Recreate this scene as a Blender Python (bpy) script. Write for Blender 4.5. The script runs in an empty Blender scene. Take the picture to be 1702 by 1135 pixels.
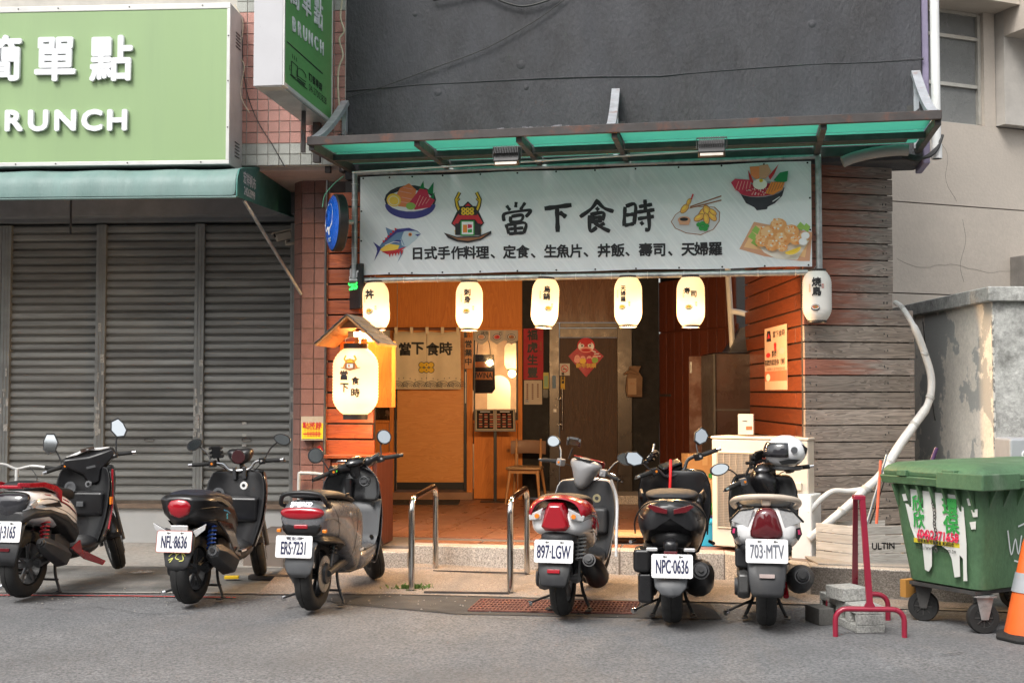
import bpy, math, random
from mathutils import Vector, Matrix, Euler, noise
R = math.radians; pi = math.pi; sin = math.sin; cos = math.cos
rnd = random.Random(7)
C = bpy.context.scene.collection
SC = bpy.context.scene
# ---------------------------------------------------------------- camera, sky, sun, exposure
F = 2000.0; HC = 1.55; TILT = math.atan(84.5 / F)
cam = bpy.data.cameras.new('camera'); cam.sensor_width = 36; cam.lens = F / 1702 * 36
cam.clip_start = .1; cam.clip_end = 2000
co = bpy.data.objects.new('camera', cam); C.objects.link(co)
co.location = (0, 0, HC); co.rotation_euler = (pi / 2 + TILT, 0, 0); SC.camera = co
W = bpy.data.worlds.new('World'); SC.world = W; W.use_nodes = True
wt = W.node_tree; bg = wt.nodes['Background']
sky = wt.nodes.new('ShaderNodeTexSky'); sky.sky_type = 'NISHITA'; sky.sun_disc = False
SE, SR = 52, 212
sky.sun_elevation = R(SE); sky.sun_rotation = R(SR); sky.air_density = 1.6; sky.dust_density = 5; sky.ozone_density = 1
hs = wt.nodes.new('ShaderNodeHueSaturation'); hs.inputs['Saturation'].default_value = .26
wt.links.new(sky.outputs[0], hs.inputs['Color']); wt.links.new(hs.outputs[0], bg.inputs[0]); bg.inputs[1].default_value = .115
sl = bpy.data.lights.new('sun', 'SUN'); sl.energy = 1.1; sl.angle = R(22); sl.color = (1, .97, .93)
so = bpy.data.objects.new('sun', sl); C.objects.link(so)
_d = Vector((sin(R(SR)) * cos(R(SE)), cos(R(SR)) * cos(R(SE)), sin(R(SE))))
so.rotation_euler = _d.to_track_quat('Z', 'Y').to_euler()
SC.view_settings.view_transform = 'Standard'; SC.view_settings.look = 'None'
SC.view_settings.exposure = 1.0; SC.view_settings.gamma = 1.0
SC.cycles.use_denoising = True
SC.cycles.max_bounces = 8; SC.cycles.sample_clamp_indirect = 6

# ---------------------------------------------------------------- geometry helpers
def ray(px, py):
    u = (px - 851) / F; v = (567.5 - py) / F
    return Vector((u, cos(TILT) - v * sin(TILT), sin(TILT) + v * cos(TILT)))
def pt(px, py, Y):
    d = ray(px, py); return Vector((0, 0, HC)) + d * (Y / d.y)
def gp(px, py, z=0.0):
    d = ray(px, py); t = (z - HC) / d.z; return Vector((0, 0, HC)) + d * t
class Fr:
    """a vertical building plane: local x along it, local -y out of it, z up"""
    def __init__(s, X, D, yaw):
        a = R(yaw); s.a = a; s.o = Vector((X, D, 0)); s.u = Vector((cos(a), -sin(a), 0)); s.n = Vector((-sin(a), -cos(a), 0))
    def px(s, px, py, d=0.0):
        r = ray(px, py); o = Vector((0, 0, HC)); c = s.o + s.n * d
        t = (c - o).dot(s.n) / r.dot(s.n); p = o + r * t
        return ((p - s.o).dot(s.u), p.z)
    def X(s, px, d=0.0): return s.px(px, 652, d)[0]
    def Z(s, px, py, d=0.0): return s.px(px, py, d)[1]
    def W(s, x, d, z): return s.o + s.u * x + s.n * d + Vector((0, 0, z))
    def empty(s, name, **k):
        e = bpy.data.objects.new(name, None); C.objects.link(e); e.location = s.o; e.rotation_euler = (0, 0, -s.a); tag(e, **k); return e
def tag(o, label=None, cat=None, group=None, kind=None):
    for k, v in (('label', label), ('category', cat), ('group', group), ('kind', kind)):
        if v: o[k] = v
    return o
def empty(name, loc, rz=0, label=None, cat=None, group=None, rx=0, ry=0, kind=None):
    e = bpy.data.objects.new(name, None); C.objects.link(e); e.location = loc; e.rotation_euler = (rx, ry, rz)
    return tag(e, label, cat, group, kind)
def inst(mesh, name, parent, loc=(0, 0, 0), rot=(0, 0, 0), sc=(1, 1, 1)):
    o = bpy.data.objects.new(name, mesh); C.objects.link(o); o.parent = parent; o.location = loc; o.rotation_euler = rot; o.scale = sc; return o
def copytree(o, parent=None):
    c = o.copy(); C.objects.link(c); c.parent = parent
    for ch in [x for x in o.children]: copytree(ch, c)
    return c
class M:
    def __init__(s): s.v = []; s.f = []; s.m = []; s.mi = 0; s.T = None
    def add(s, vs, fs):
        b = len(s.v)
        s.v += [tuple(s.T @ Vector(p)) if s.T is not None else tuple(p) for p in vs]
        s.f += [tuple(b + i for i in f) for f in fs]; s.m += [s.mi] * len(fs); return s
    def box(s, x0, x1, y0, y1, z0, z1):
        v = [(x, y, z) for z in (z0, z1) for y in (y0, y1) for x in (x0, x1)]
        return s.add(v, [(0, 2, 3, 1), (4, 5, 7, 6), (0, 1, 5, 4), (2, 6, 7, 3), (0, 4, 6, 2), (1, 3, 7, 5)])
    def cbox(s, c, sx, sy, sz, rot=(0, 0, 0)):
        m = Matrix.Translation(c) @ Euler(rot).to_matrix().to_4x4()
        v = [m @ Vector((x * sx / 2, y * sy / 2, z * sz / 2)) for z in (-1, 1) for y in (-1, 1) for x in (-1, 1)]
        return s.add(v, [(0, 2, 3, 1), (4, 5, 7, 6), (0, 1, 5, 4), (2, 6, 7, 3), (0, 4, 6, 2), (1, 3, 7, 5)])
    def loft(s, rings, cap=True, closed=True):
        n = len(rings[0]); v = [p for r in rings for p in r]; f = []
        for i in range(len(rings) - 1):
            for j in range(n if closed else n - 1):
                k = (j + 1) % n; f.append((i * n + j, i * n + k, (i + 1) * n + k, (i + 1) * n + j))
        if cap and closed:
            f.append(tuple(range(n - 1, -1, -1))); f.append(tuple(range((len(rings) - 1) * n, len(rings) * n)))
        return s.add(v, f)
    def tube(s, pts, r, n=8, cap=True, closed=False):
        pts = [Vector(p) for p in pts]; N = len(pts); rs = r if isinstance(r, (list, tuple)) else [r] * N; rings = []
        up = None
        for i, p in enumerate(pts):
            if closed: t = pts[(i + 1) % N] - pts[i - 1]
            else: t = pts[min(i + 1, N - 1)] - pts[max(i - 1, 0)]
            t = t.normalized() if t.length > 1e-9 else Vector((0, 0, 1))
            if up is None: up = t.orthogonal().normalized()
            up = (up - t * up.dot(t)); up = up.normalized() if up.length > 1e-6 else t.orthogonal().normalized()
            w = t.cross(up)
            rings.append([p + (up * cos(2 * pi * k / n) + w * sin(2 * pi * k / n)) * rs[i] for k in range(n)])
        if closed: rings.append(rings[0]); cap = False
        return s.loft(rings, cap)
    def cyl(s, a, b, r, r2=None, n=16): return s.tube([a, b], [r, r if r2 is None else r2], n)
    def lathe(s, prof, c=(0, 0, 0), ax='z', n=24, cap=True):
        rings = []
        for r, h in prof:
            ring = []
            for k in range(n):
                a = 2 * pi * k / n; x, y = r * cos(a), r * sin(a)
                p = (x, y, h) if ax == 'z' else ((x, h, y) if ax == 'y' else (h, x, y))
                ring.append(Vector(p) + Vector(c))
            rings.append(ring)
        return s.loft(rings, cap)
    def ell(s, c, rx, ry, rz, n=16, m=10):
        rings = []
        for i in range(1, m):
            t = pi * i / m; rings.append([(c[0] + rx * sin(t) * cos(2 * pi * k / n), c[1] + ry * sin(t) * sin(2 * pi * k / n), c[2] + rz * cos(t)) for k in range(n)])
        return s.loft(rings)
    def poly(s, pts): return s.add(pts, [tuple(range(len(pts)))])
    def prism(s, pts, axis, a, b):
        """pts 2-D polygon extruded from a to b along axis"""
        def q(p, h): return (h, p[0], p[1]) if axis == 'x' else ((p[0], h, p[1]) if axis == 'y' else (p[0], p[1], h))
        n = len(pts); v = [q(p, a) for p in pts] + [q(p, b) for p in pts]
        return s.add(v, [tuple(range(n)), tuple(range(2 * n - 1, n - 1, -1))] + [(i, i + n, (i + 1) % n + n, (i + 1) % n) for i in range(n)])
    def mesh(s, name, mats, smooth=None, fix=True):
        me = bpy.data.meshes.new(name); me.from_pydata(s.v, [], s.f)
        for m in (mats if isinstance(mats, (list, tuple)) else [mats]): me.materials.append(m)
        if max(s.m or [0]) > 0: me.polygons.foreach_set('material_index', s.m)
        me.update()
        if fix:
            import bmesh
            b = bmesh.new(); b.from_mesh(me); bmesh.ops.recalc_face_normals(b, faces=b.faces); b.to_mesh(me); b.free()
        if smooth is not None:
            me.polygons.foreach_set('use_smooth', [True] * len(me.polygons)); me.set_sharp_from_angle(angle=R(smooth))
        return me
    def ob(s, name, mats, parent=None, smooth=None, bevel=0, sub=0, loc=(0, 0, 0), rot=(0, 0, 0), fix=True, solid=0, **k):
        o = inst(s.mesh(name, mats, smooth if not sub else 180, fix), name, parent, loc, rot)
        if solid: q = o.modifiers.new('s', 'SOLIDIFY'); q.thickness = solid; q.offset = 0
        if sub: q = o.modifiers.new('u', 'SUBSURF'); q.levels = q.render_levels = sub
        if bevel:
            q = o.modifiers.new('b', 'BEVEL'); q.width = bevel; q.segments = 2; q.limit_method = 'ANGLE'; q.angle_limit = R(40)
            if smooth is None and not sub:
                o.data.polygons.foreach_set('use_smooth', [True] * len(o.data.polygons)); o.data.set_sharp_from_angle(angle=R(180)); q.harden_normals = True
        return tag(o, **k)
def bx(name, m, parent, x0, x1, y0, y1, z0, z1, bevel=0, **k): return M().box(x0, x1, y0, y1, z0, z1).ob(name, m, parent, bevel=bevel, **k)
def arc(c, r, a0, a1, n, ax='z', ry=None):
    out = []
    for i in range(n + 1):
        a = R(a0 + (a1 - a0) * i / n); x, y = r * cos(a), (ry or r) * sin(a)
        p = (x, y, 0) if ax == 'z' else ((x, 0, y) if ax == 'y' else (0, x, y))
        out.append(tuple(Vector(c) + Vector(p)))
    return out
def crv(pts, n=6):
    """Catmull-Rom through pts"""
    P = [Vector(p) for p in pts]; P = [P[0] * 2 - P[1]] + P + [P[-1] * 2 - P[-2]]; out = []
    for i in range(1, len(P) - 2):
        for k in range(n):
            t = k / n; a, b, c, d = P[i - 1:i + 3]
            out.append(.5 * ((2 * b) + (c - a) * t + (2 * a - 5 * b + 4 * c - d) * t * t + (3 * b - a - 3 * c + d) * t ** 3))
    return out + [P[-2]]

# ---------------------------------------------------------------- materials
MC = {}
def mat(name, col, rough=.6, metal=0, var=.12, vs=5, bump=0, bs=80, col2=None, amt=.5, cs=3, crisp=.08, rv=0, coat=0, em=None, es=0, trans=0, sc=(1, 1, 1), alpha=1, fine=0, ior=None, fs=None):
    if name in MC: return MC[name]
    m = bpy.data.materials.new(name); m.use_nodes = True; t = m.node_tree; N = t.nodes; L = t.links; p = N['Principled BSDF']
    tc = N.new('ShaderNodeTexCoord'); mp = N.new('ShaderNodeMapping'); mp.inputs['Scale'].default_value = sc
    oi = N.new('ShaderNodeObjectInfo'); ad = N.new('ShaderNodeVectorMath'); ad.operation = 'ADD'
    mu = N.new('ShaderNodeMath'); mu.operation = 'MULTIPLY'; mu.inputs[1].default_value = 37.0
    L.new(oi.outputs['Random'], mu.inputs[0]); L.new(tc.outputs['Object'], ad.inputs[0]); L.new(mu.outputs[0], ad.inputs[1]); L.new(ad.outputs[0], mp.inputs['Vector'])
    V = mp.outputs[0]
    def nz(scale, det=5, ro=.6):
        n = N.new('ShaderNodeTexNoise'); n.inputs['Scale'].default_value = scale; n.inputs['Detail'].default_value = det; n.inputs['Roughness'].default_value = ro; L.new(V, n.inputs['Vector']); return n.outputs['Fac']
    def mr(x, a, b, c, d):
        n = N.new('ShaderNodeMapRange'); L.new(x, n.inputs[0])
        for i, q in enumerate((a, b, c, d)): n.inputs[i + 1].default_value = q
        return n.outputs[0]
    def mix(f, A, B, mode='MIX'):
        n = N.new('ShaderNodeMix'); n.data_type = 'RGBA'; n.blend_type = mode
        if isinstance(f, float): n.inputs[0].default_value = f
        else: L.new(f, n.inputs[0])
        for i, q in ((6, A), (7, B)):
            if isinstance(q, tuple): n.inputs[i].default_value = q
            else: L.new(q, n.inputs[i])
        return n.outputs[2]
    c4 = (*col, 1)
    c = mix(1.0, c4, mr(nz(vs), .3, .7, 1 - var, 1 + var), 'MULTIPLY') if var else None
    if fine: c = mix(1.0, c or c4, mr(nz(fs or bs, 2, .7), .3, .7, 1 - fine, 1 + fine), 'MULTIPLY')
    if col2: c = mix(mr(nz(cs, 8, .65), 1 - amt - crisp, 1 - amt + crisp, 0, 1), c or c4, (*col2, 1))
    if rv: c = mix(1.0, c or c4, mr(oi.outputs['Random'], 0, 1, 1 - rv, 1 + rv), 'MULTIPLY')
    if c is not None: L.new(c, p.inputs['Base Color'])
    else: p.inputs['Base Color'].default_value = c4
    p.inputs['Roughness'].default_value = rough; p.inputs['Metallic'].default_value = metal
    if rough > .15 and rough < .98: L.new(mr(nz(vs * 2.3), .3, .7, max(0, rough - .08), min(1, rough + .08)), p.inputs['Roughness'])
    if coat: p.inputs['Coat Weight'].default_value = coat; p.inputs['Coat Roughness'].default_value = .06
    if trans: p.inputs['Transmission Weight'].default_value = trans
    if ior: p.inputs['IOR'].default_value = ior
    if em: p.inputs['Emission Color'].default_value = (*em, 1); p.inputs['Emission Strength'].default_value = es
    if alpha < 1: p.inputs['Alpha'].default_value = alpha
    if bump:
        b = N.new('ShaderNodeBump'); b.inputs['Strength'].default_value = 1; b.inputs['Distance'].default_value = bump; L.new(nz(bs, 4), b.inputs['Height']); L.new(b.outputs[0], p.inputs['Normal'])
    MC[name] = m; return m
def wood(name, ca, cb, ax=0, rough=.55, knots=0, sc=1.0, rv=.15, grey=None, gx=None, bump=.0012, coat=0):
    """ca/cb light and dark grain; ax = local axis the grain runs along"""
    if name in MC: return MC[name]
    m = bpy.data.materials.new(name); m.use_nodes = True; t = m.node_tree; N = t.nodes; L = t.links; p = N['Principled BSDF']
    tc = N.new('ShaderNodeTexCoord'); oi = N.new('ShaderNodeObjectInfo'); mu = N.new('ShaderNodeMath'); mu.operation = 'MULTIPLY'; mu.inputs[1].default_value = 53.0
    ad = N.new('ShaderNodeVectorMath'); ad.operation = 'ADD'; L.new(oi.outputs['Random'], mu.inputs[0]); L.new(tc.outputs['Object'], ad.inputs[0]); L.new(mu.outputs[0], ad.inputs[1])
    mp = N.new('ShaderNodeMapping'); s = [9 * sc] * 3; s[ax] = .9 * sc; mp.inputs['Scale'].default_value = s; L.new(ad.outputs[0], mp.inputs[0])
    n1 = N.new('ShaderNodeTexNoise'); n1.inputs['Scale'].default_value = 1.0; n1.inputs['Detail'].default_value = 3; n1.inputs['Distortion'].default_value = .6; L.new(mp.outputs[0], n1.inputs['Vector'])
    m2 = N.new('ShaderNodeMath'); m2.operation = 'MULTIPLY'; m2.inputs[1].default_value = 14; L.new(n1.outputs['Fac'], m2.inputs[0])
    m3 = N.new('ShaderNodeMath'); m3.operation = 'FRACT'; L.new(m2.outputs[0], m3.inputs[0])
    n2 = N.new('ShaderNodeTexNoise'); n2.inputs['Scale'].default_value = 9; n2.inputs['Detail'].default_value = 4; L.new(mp.outputs[0], n2.inputs['Vector'])
    m4 = N.new('ShaderNodeMath'); m4.operation = 'MULTIPLY_ADD'; m4.inputs[1].default_value = .55; L.new(m3.outputs[0], m4.inputs[0])
    m5 = N.new('ShaderNodeMath'); m5.operation = 'MULTIPLY'; m5.inputs[1].default_value = .6; L.new(n2.outputs['Fac'], m5.inputs[0]); L.new(m5.outputs[0], m4.inputs[2])
    def mix(f, A, B, mode='MIX'):
        n = N.new('ShaderNodeMix'); n.data_type = 'RGBA'; n.blend_type = mode
        if isinstance(f, float): n.inputs[0].default_value = f
        else: L.new(f, n.inputs[0])
        for i, q in ((6, A), (7, B)):
            if isinstance(q, tuple): n.inputs[i].default_value = q
            else: L.new(q, n.inputs[i])
        return n.outputs[2]
    c = mix(m4.outputs[0], (*ca, 1), (*cb, 1))
    if grey:   # weathered grey taking over along local x between gx[0] and gx[1]
        sx = N.new('ShaderNodeSeparateXYZ'); L.new(tc.outputs['Object'], sx.inputs[0])
        n3 = N.new('ShaderNodeTexNoise'); n3.inputs['Scale'].default_value = 3.5; n3.inputs['Detail'].default_value = 5; L.new(mp.outputs[0], n3.inputs['Vector'])
        a1 = N.new('ShaderNodeMath'); a1.operation = 'MULTIPLY_ADD'; a1.inputs[1].default_value = .9; L.new(n3.outputs['Fac'], a1.inputs[0]); L.new(sx.outputs[0], a1.inputs[2])
        r_ = N.new('ShaderNodeMapRange'); L.new(a1.outputs[0], r_.inputs[0]); r_.inputs[1].default_value = gx[0]; r_.inputs[2].default_value = gx[1]
        g2 = mix(m4.outputs[0], (*grey, 1), tuple(q * .27 for q in grey) + (1,)); c = mix(r_.outputs[0], c, g2)
    if knots:
        vo = N.new('ShaderNodeTexVoronoi'); vo.inputs['Scale'].default_value = knots; L.new(ad.outputs[0], vo.inputs['Vector'])
        r2 = N.new('ShaderNodeMapRange'); L.new(vo.outputs['Distance'], r2.inputs[0]); r2.inputs[1].default_value = .05; r2.inputs[2].default_value = .09; r2.inputs[3].default_value = 1; r2.inputs[4].default_value = 0
        c = mix(r2.outputs[0], c, tuple(q * .25 for q in cb) + (1,))
    mr = N.new('ShaderNodeMapRange'); L.new(oi.outputs['Random'], mr.inputs[0]); mr.inputs[3].default_value = 1 - rv; mr.inputs[4].default_value = 1 + rv
    c = mix(1.0, c, mr.outputs[0], 'MULTIPLY'); L.new(c, p.inputs['Base Color']); p.inputs['Roughness'].default_value = rough
    if coat: p.inputs['Coat Weight'].default_value = coat
    b = N.new('ShaderNodeBump'); b.inputs['Distance'].default_value = bump; L.new(m4.outputs[0], b.inputs['Height']); L.new(b.outputs[0], p.inputs['Normal'])
    MC[name] = m; return m
def flat(name, col, rough=.6): return mat('p_' + name, col, rough, var=0)
K = lambda *a: flat(*a)
INK = K('ink', (.012, .012, .014)); WHI = K('white', (.8, .8, .8), .4); RED = K('red', (.55, .02, .03)); YEL = K('yellow', (.8, .52, .03)); GRN = K('green', (.03, .3, .06)); ORA = K('orange', (.8, .25, .04))
# ---------------------------------------------------------------- lettering
def text(s, size, m, parent, loc, ext=0, off=0, xs=1, align='CENTER', name='lettering', rough=0, rot=(pi / 2, 0, 0), shear=0, space=1, seed=0, conv=None):
    c = bpy.data.curves.new('t', 'FONT'); c.body = s; c.size = size; c.resolution_u = 3; c.extrude = ext; c.align_x = align; c.align_y = 'CENTER'; c.shear = shear; c.space_character = space
    o = bpy.data.objects.new('t', c); C.objects.link(o); dg = bpy.context.evaluated_depsgraph_get(); dg.update()
    me = bpy.data.meshes.new_from_object(o.evaluated_get(dg)); bpy.data.objects.remove(o); bpy.data.curves.remove(c)
    me.name = name; me.transform(Matrix.Diagonal((xs, 1, 1, 1)))
    if off > 0:
        import bmesh
        b0 = bmesh.new(); n_ = 6 if off > size * .012 else 4
        for k in range(n_):
            a = 2 * pi * k / n_ + .4; t = me.copy(); t.transform(Matrix.Translation((off * 1.05 * cos(a), off * 1.05 * sin(a), k * .00025))); b0.from_mesh(t); bpy.data.meshes.remove(t)
        b0.to_mesh(me); b0.free()
    if rough:
        for v in me.vertices:
            q = v.co / size; d = noise.noise_vector(Vector((q.x * 5, q.y * 5, seed * 3.7))) * rough * size + noise.noise_vector(Vector((q.x * 1.6 + 9, q.y * 1.6, seed))) * rough * size * 2; v.co.x += d.x; v.co.y += d.y
    if conv:
        me.transform(Euler(rot).to_matrix().to_4x4()); me.transform(Matrix.Translation(loc))
        for v in me.vertices: v.co = conv(v.co)
        loc = (0, 0, 0); rot = (0, 0, 0)
    me.materials.clear(); me.materials.append(m)
    return inst(me, name, parent, loc, rot)
class Pic:
    """flat print on a plane of frame fr at distance d; coordinates are taken off the photograph in its own plane"""
    def __init__(s, fr, d, mapf=None): s.fr = fr; s.d = d; s.mats = []; s.M = M(); s.k = 0; s.mapf = mapf
    def q(s, p):
        if s.mapf: return s.mapf(p, s.k)
        x, z = s.fr.px(p[0], p[1], s.d); return (x, -s.d - .0012 - s.k * .00035, z)
    def pl(s, m, pts):
        if m not in s.mats: s.mats.append(m)
        s.M.mi = s.mats.index(m); s.k += 1; s.M.poly([s.q(p) for p in pts]); return s
    def el(s, m, cx, cy, rx, ry, rot=0, n=18, a0=0, a1=360):
        a = R(rot); L = []
        for i in range(n if a1 - a0 == 360 else n + 1):
            t = R(a0 + (a1 - a0) * i / n); x, y = rx * cos(t), ry * sin(t); L.append((cx + x * cos(a) - y * sin(a), cy + x * sin(a) + y * cos(a)))
        return s.pl(m, L)
    def st(s, m, pts, w):
        """brush stroke along pts, w: width or list of widths"""
        P = [Vector((p[0], p[1])) for p in pts]; n = len(P); ws = w if isinstance(w, (list, tuple)) else [w] * n; A = []; B = []
        for i, p in enumerate(P):
            t = (P[min(i + 1, n - 1)] - P[max(i - 1, 0)]).normalized(); q = Vector((-t.y, t.x)) * ws[i] / 2; A.append(p + q); B.append(p - q)
        if m not in s.mats: s.mats.append(m)
        s.M.mi = s.mats.index(m); s.k += 1
        for i in range(n - 1): s.M.poly([s.q(x) for x in (A[i], A[i + 1], B[i + 1], B[i])])
        return s
    def ob(s, name, parent, **k): return s.M.ob(name, s.mats, parent, fix=False, **k)
# ---------------------------------------------------------------- frames measured off the photograph
L_ = Fr(0, 11.975, 3.5); RF = Fr(0, 10.3, 11); I_ = Fr(0, 15.0, 0)
RP = Fr(2.394, 9.85, -14); RT = Fr(2.394, 11.94, 90); RB = Fr(3.82, 12.0, -22)
ZF = .23
asphalt = mat('asphalt', (.150, .150, .153), .88, var=.14, vs=1.3, bump=.007, bs=80, fine=.55, fs=55, col2=(.112, .111, .113), amt=.42, cs=.7, crisp=.2)
conc = mat('concrete', (.29, .27, .245), .9, var=.2, vs=3, bump=.003, bs=120, fine=.18, col2=(.17, .155, .14), amt=.45, cs=1.6, crisp=.15)
conc_dark = mat('dirty_concrete', (.17, .165, .155), .9, var=.3, vs=2, bump=.004, bs=90, fine=.2, col2=(.09, .087, .08), amt=.5, cs=2.2, crisp=.12)
pebble = mat('pebble_concrete', (.25, .215, .19), .85, var=.18, vs=2, bump=.005, bs=90, fine=.6, fs=75, col2=(.15, .13, .115), amt=.4, cs=1.4, crisp=.2)
granite = mat('granite_terrazzo', (.40, .36, .32), .6, var=.12, vs=2, bump=.0015, bs=120, fine=.6, fs=85)
tilefl = mat('terracotta_tile', (.27, .115, .065), .32, var=.2, vs=2, rv=.1, fine=.1, bs=60, bump=.0008)
grout = mat('grout', (.16, .13, .11), .9)
black = mat('black_plastic', (.010, .010, .011), .42)
blackpaint = mat('black_paint_wall', (.009, .009, .010), .75, var=.3, bump=.002, bs=60)
steel = mat('stainless', (.6, .59, .57), .14, 1, var=0)
galv = mat('galvanised_pipe', (.42, .44, .44), .45, .75, var=.2, vs=14, col2=(.25, .26, .25), amt=.4, cs=9)
rust = mat('rusty_dark_steel', (.055, .048, .046), .55, .2, var=.3, vs=6, col2=(.16, .055, .028), amt=.36, cs=5, crisp=.1, bump=.001, bs=90)
darksteel = mat('dark_steel', (.07, .068, .066), .55, .4, var=.25, vs=9, col2=(.17, .09, .06), amt=.3, cs=9)
white = mat('white_paint', (.72, .72, .71), .45, var=.06)
rubber = mat('rubber', (.014, .014, .014), .8, var=.2, vs=12, bump=.0006, bs=200)
wire = mat('black_cable', (.02, .02, .02), .5); wwire = mat('cream_cable', (.55, .48, .36), .5)

# ---------------------------------------------------------------- ground
g = M()
g.add([(-60, -40, 0), (60, -40, 0), (60, 9.6, 0), (-60, 9.6, 0)], [(0, 1, 2, 3)]); g.ob('road', asphalt, kind='structure')
gl = [gp(-400, 983), gp(0, 985), gp(690, 988), gp(1063, 999), gp(1310, 1002), gp(1500, 1012), gp(2100, 1030)]
def strip(A, B, name, m, **k):
    s = M(); n = len(A)
    for i in range(n - 1): s.poly([A[i], A[i + 1], B[i + 1], B[i]])
    return s.ob(name, m, fix=False, **k)
A = [Vector((p.x, p.y, .004)) for p in gl]; B = [Vector((p.x, 60, .004)) for p in gl]
A = [Vector((-60, 9.3, .004))] + A + [Vector((60, 8, .004))]; B = [Vector((-60, 60, .004))] + B + [Vector((60, 60, .004))]
strip(A, B, 'ground', conc_dark, kind='structure')
# gutter kerb line: narrow light edge
s = M()
for i in range(len(gl) - 1):
    a, b = gl[i], gl[i + 1]; s.poly([(a.x, a.y - .02, .008), (b.x, b.y - .02, .008), (b.x, b.y + .02, .012), (a.x, a.y + .02, .012)])
s.ob('gutter_edge', conc, fix=False, kind='structure')
# dark patched strip of tarmac round the grate
q = [gp(500, 987), gp(700, 989), gp(1180, 1003), gp(1200, 1030), gp(760, 1021), gp(560, 1003)]
M().poly([(p.x, p.y, .0045) for p in q]).ob('road_patch', mat('tar_patch', (.055, .054, .054), .85, var=.25, vs=4, bump=.003, bs=200, fine=.3), fix=False, kind='structure')
# concrete apron before the shutters, dropping in a lip from the wall
ap = M(); xs = [-9 + i * .5 for i in range(16)] + [-1.45]
def ga(x, t):
    D0 = 11.975 - x * .0612 + .1; Y = D0 - t; z = .05 if t < .15 else max(.008, .05 - (t - .15) * .10); z += .012 * noise.noise(Vector((x * 3, t * 3, 0)))
    if 0.55 < t < .8: z -= .012
    return (x, Y, max(z, .006))
ts = [0, .15, .3, .45, .6, .75, .95, 1.2, 1.5]
ap.loft([[ga(x, t) for t in ts] for x in xs], cap=False, closed=False); ap.ob('pavement_apron', mat('apron_concrete', (.33, .31, .28), .9, var=.25, vs=3, bump=.006, bs=25, fine=.2, col2=(.2, .18, .16), amt=.4, cs=3, crisp=.2), smooth=60, kind='structure')
# red no-parking line
ln = M(); P = [gp(-200, 985), gp(0, 990), gp(200, 991), gp(392, 994)]
for i in range(3):
    a, b = P[i], P[i + 1]; ln.poly([(a.x, a.y - .018, .0085), (b.x, b.y - .018, .0085), (b.x, b.y + .018, .0085), (a.x, a.y + .018, .0085)])
ln.ob('red_kerb_line_marking', mat('red_line_paint', (.5, .06, .05), .8, var=.25, vs=8, col2=(.13, .12, .12), amt=.42, cs=14, crisp=.05), fix=False, kind='structure')
# pebble ramp up to the porch step
st_top = [(-.88, 10.50), (0, 10.32), (.9, 10.13), (1.75, 9.95), (2.02, 9.52), (2.28, 9.24), (3.4, 8.86)]
s = M(); n = 14; rows = []
for i, (x, y) in enumerate([(-1.95, 10.35), (-1.3, 10.3)] + st_top):
    yb = 9.28 if x < -.8 else 9.28 - (x + .8) * .15
    zt = max(.015, .075 - (x + .9) * .025) if x > -1 else .06
    rows.append([Vector((x, yb + (y - yb) * t, .010 + (zt - .010) * t ** 1.2)) for t in [k / 6 for k in range(7)]])
s.loft(rows, cap=False, closed=False); s.ob('pavement_ramp', pebble, smooth=60, fix=False, kind='structure')
# porch slab + step
sl_ = M(); edge = st_top; back = 15.6
def slab(poly, z0, z1, name, m, bevel=.006): return M().prism(poly, 'z', z0, z1).ob(name, m, bevel=bevel, kind='structure')
slab(st_top + [(3.4, 15.6), (-2.4, 15.6), (-2.4, 10.82)], -.05, ZF - .012, 'porch_floor_base', grout, 0)
kerbq = [st_top[i] for i in range(7)] + [(x + .02, y + .16) for x, y in reversed(st_top)]
for i in range(6):
    a, b = st_top[i], st_top[i + 1]; c = (b[0] + .03, b[1] + .22); d = (a[0] + .03, a[1] + .22)
    e = (b[0] - .004 * (i < 5), b[1])
    slab([a, e, c, d], -.05, ZF - .001, 'kerb_stone', granite, .008)
slab([(-1.95, 10.3), (-.885, 10.3), (-.885, 10.75), (-1.95, 10.75)], -.05, .195, 'kerb_block', granite, .012)
slab([(2.35, 9.3), (3.4, 9.0), (3.4, 10.2), (2.35, 10.2)], ZF - .004, ZF + .012, 'ledge_top', conc, .004)
# floor tiles, laid diagonal to the facade, cropped by the slab front
fl = empty('porch_floor', (0, 0, ZF - .012), 0, kind='structure'); tl = .46
tm = M().box(-tl / 2 + .004, tl / 2 - .004, -tl / 2 + .004, tl / 2 - .004, 0, .012).mesh('floor_tile', tilefl)
an = R(-11)
for i in range(-4, 12):
    for j in range(0, 13):
        x = i * tl; y = j * tl; X = x * cos(an) - y * sin(an) - 1.0; Y = x * sin(an) + y * cos(an) + 10.92
        lim = 10.45 - (X + .88) * .2 + .22 + .26
        if X > 1.55: lim += 0
        if Y < lim or X < -2.1 or Y > 15.2 or X > 3.1: continue
        inst(tm, 'floor_tile', fl, (X, Y, 0), (0, 0, an))
# front border course
bt = M().box(-.3, .3, -.1, .1, 0, .0125).mesh('floor_tile', tilefl)
for i in range(5):
    x = -.58 + i * .61; y = 10.45 - (x + .88) * .2 + .335; inst(bt, 'floor_tile', fl, (x, y, 0), (0, 0, R(-11)))
# raised sill before the metal door
bx('door_step', granite, None, .35, 1.9, 14.3, 14.98, ZF - .005, ZF + .1, .006, kind='structure')
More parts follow.
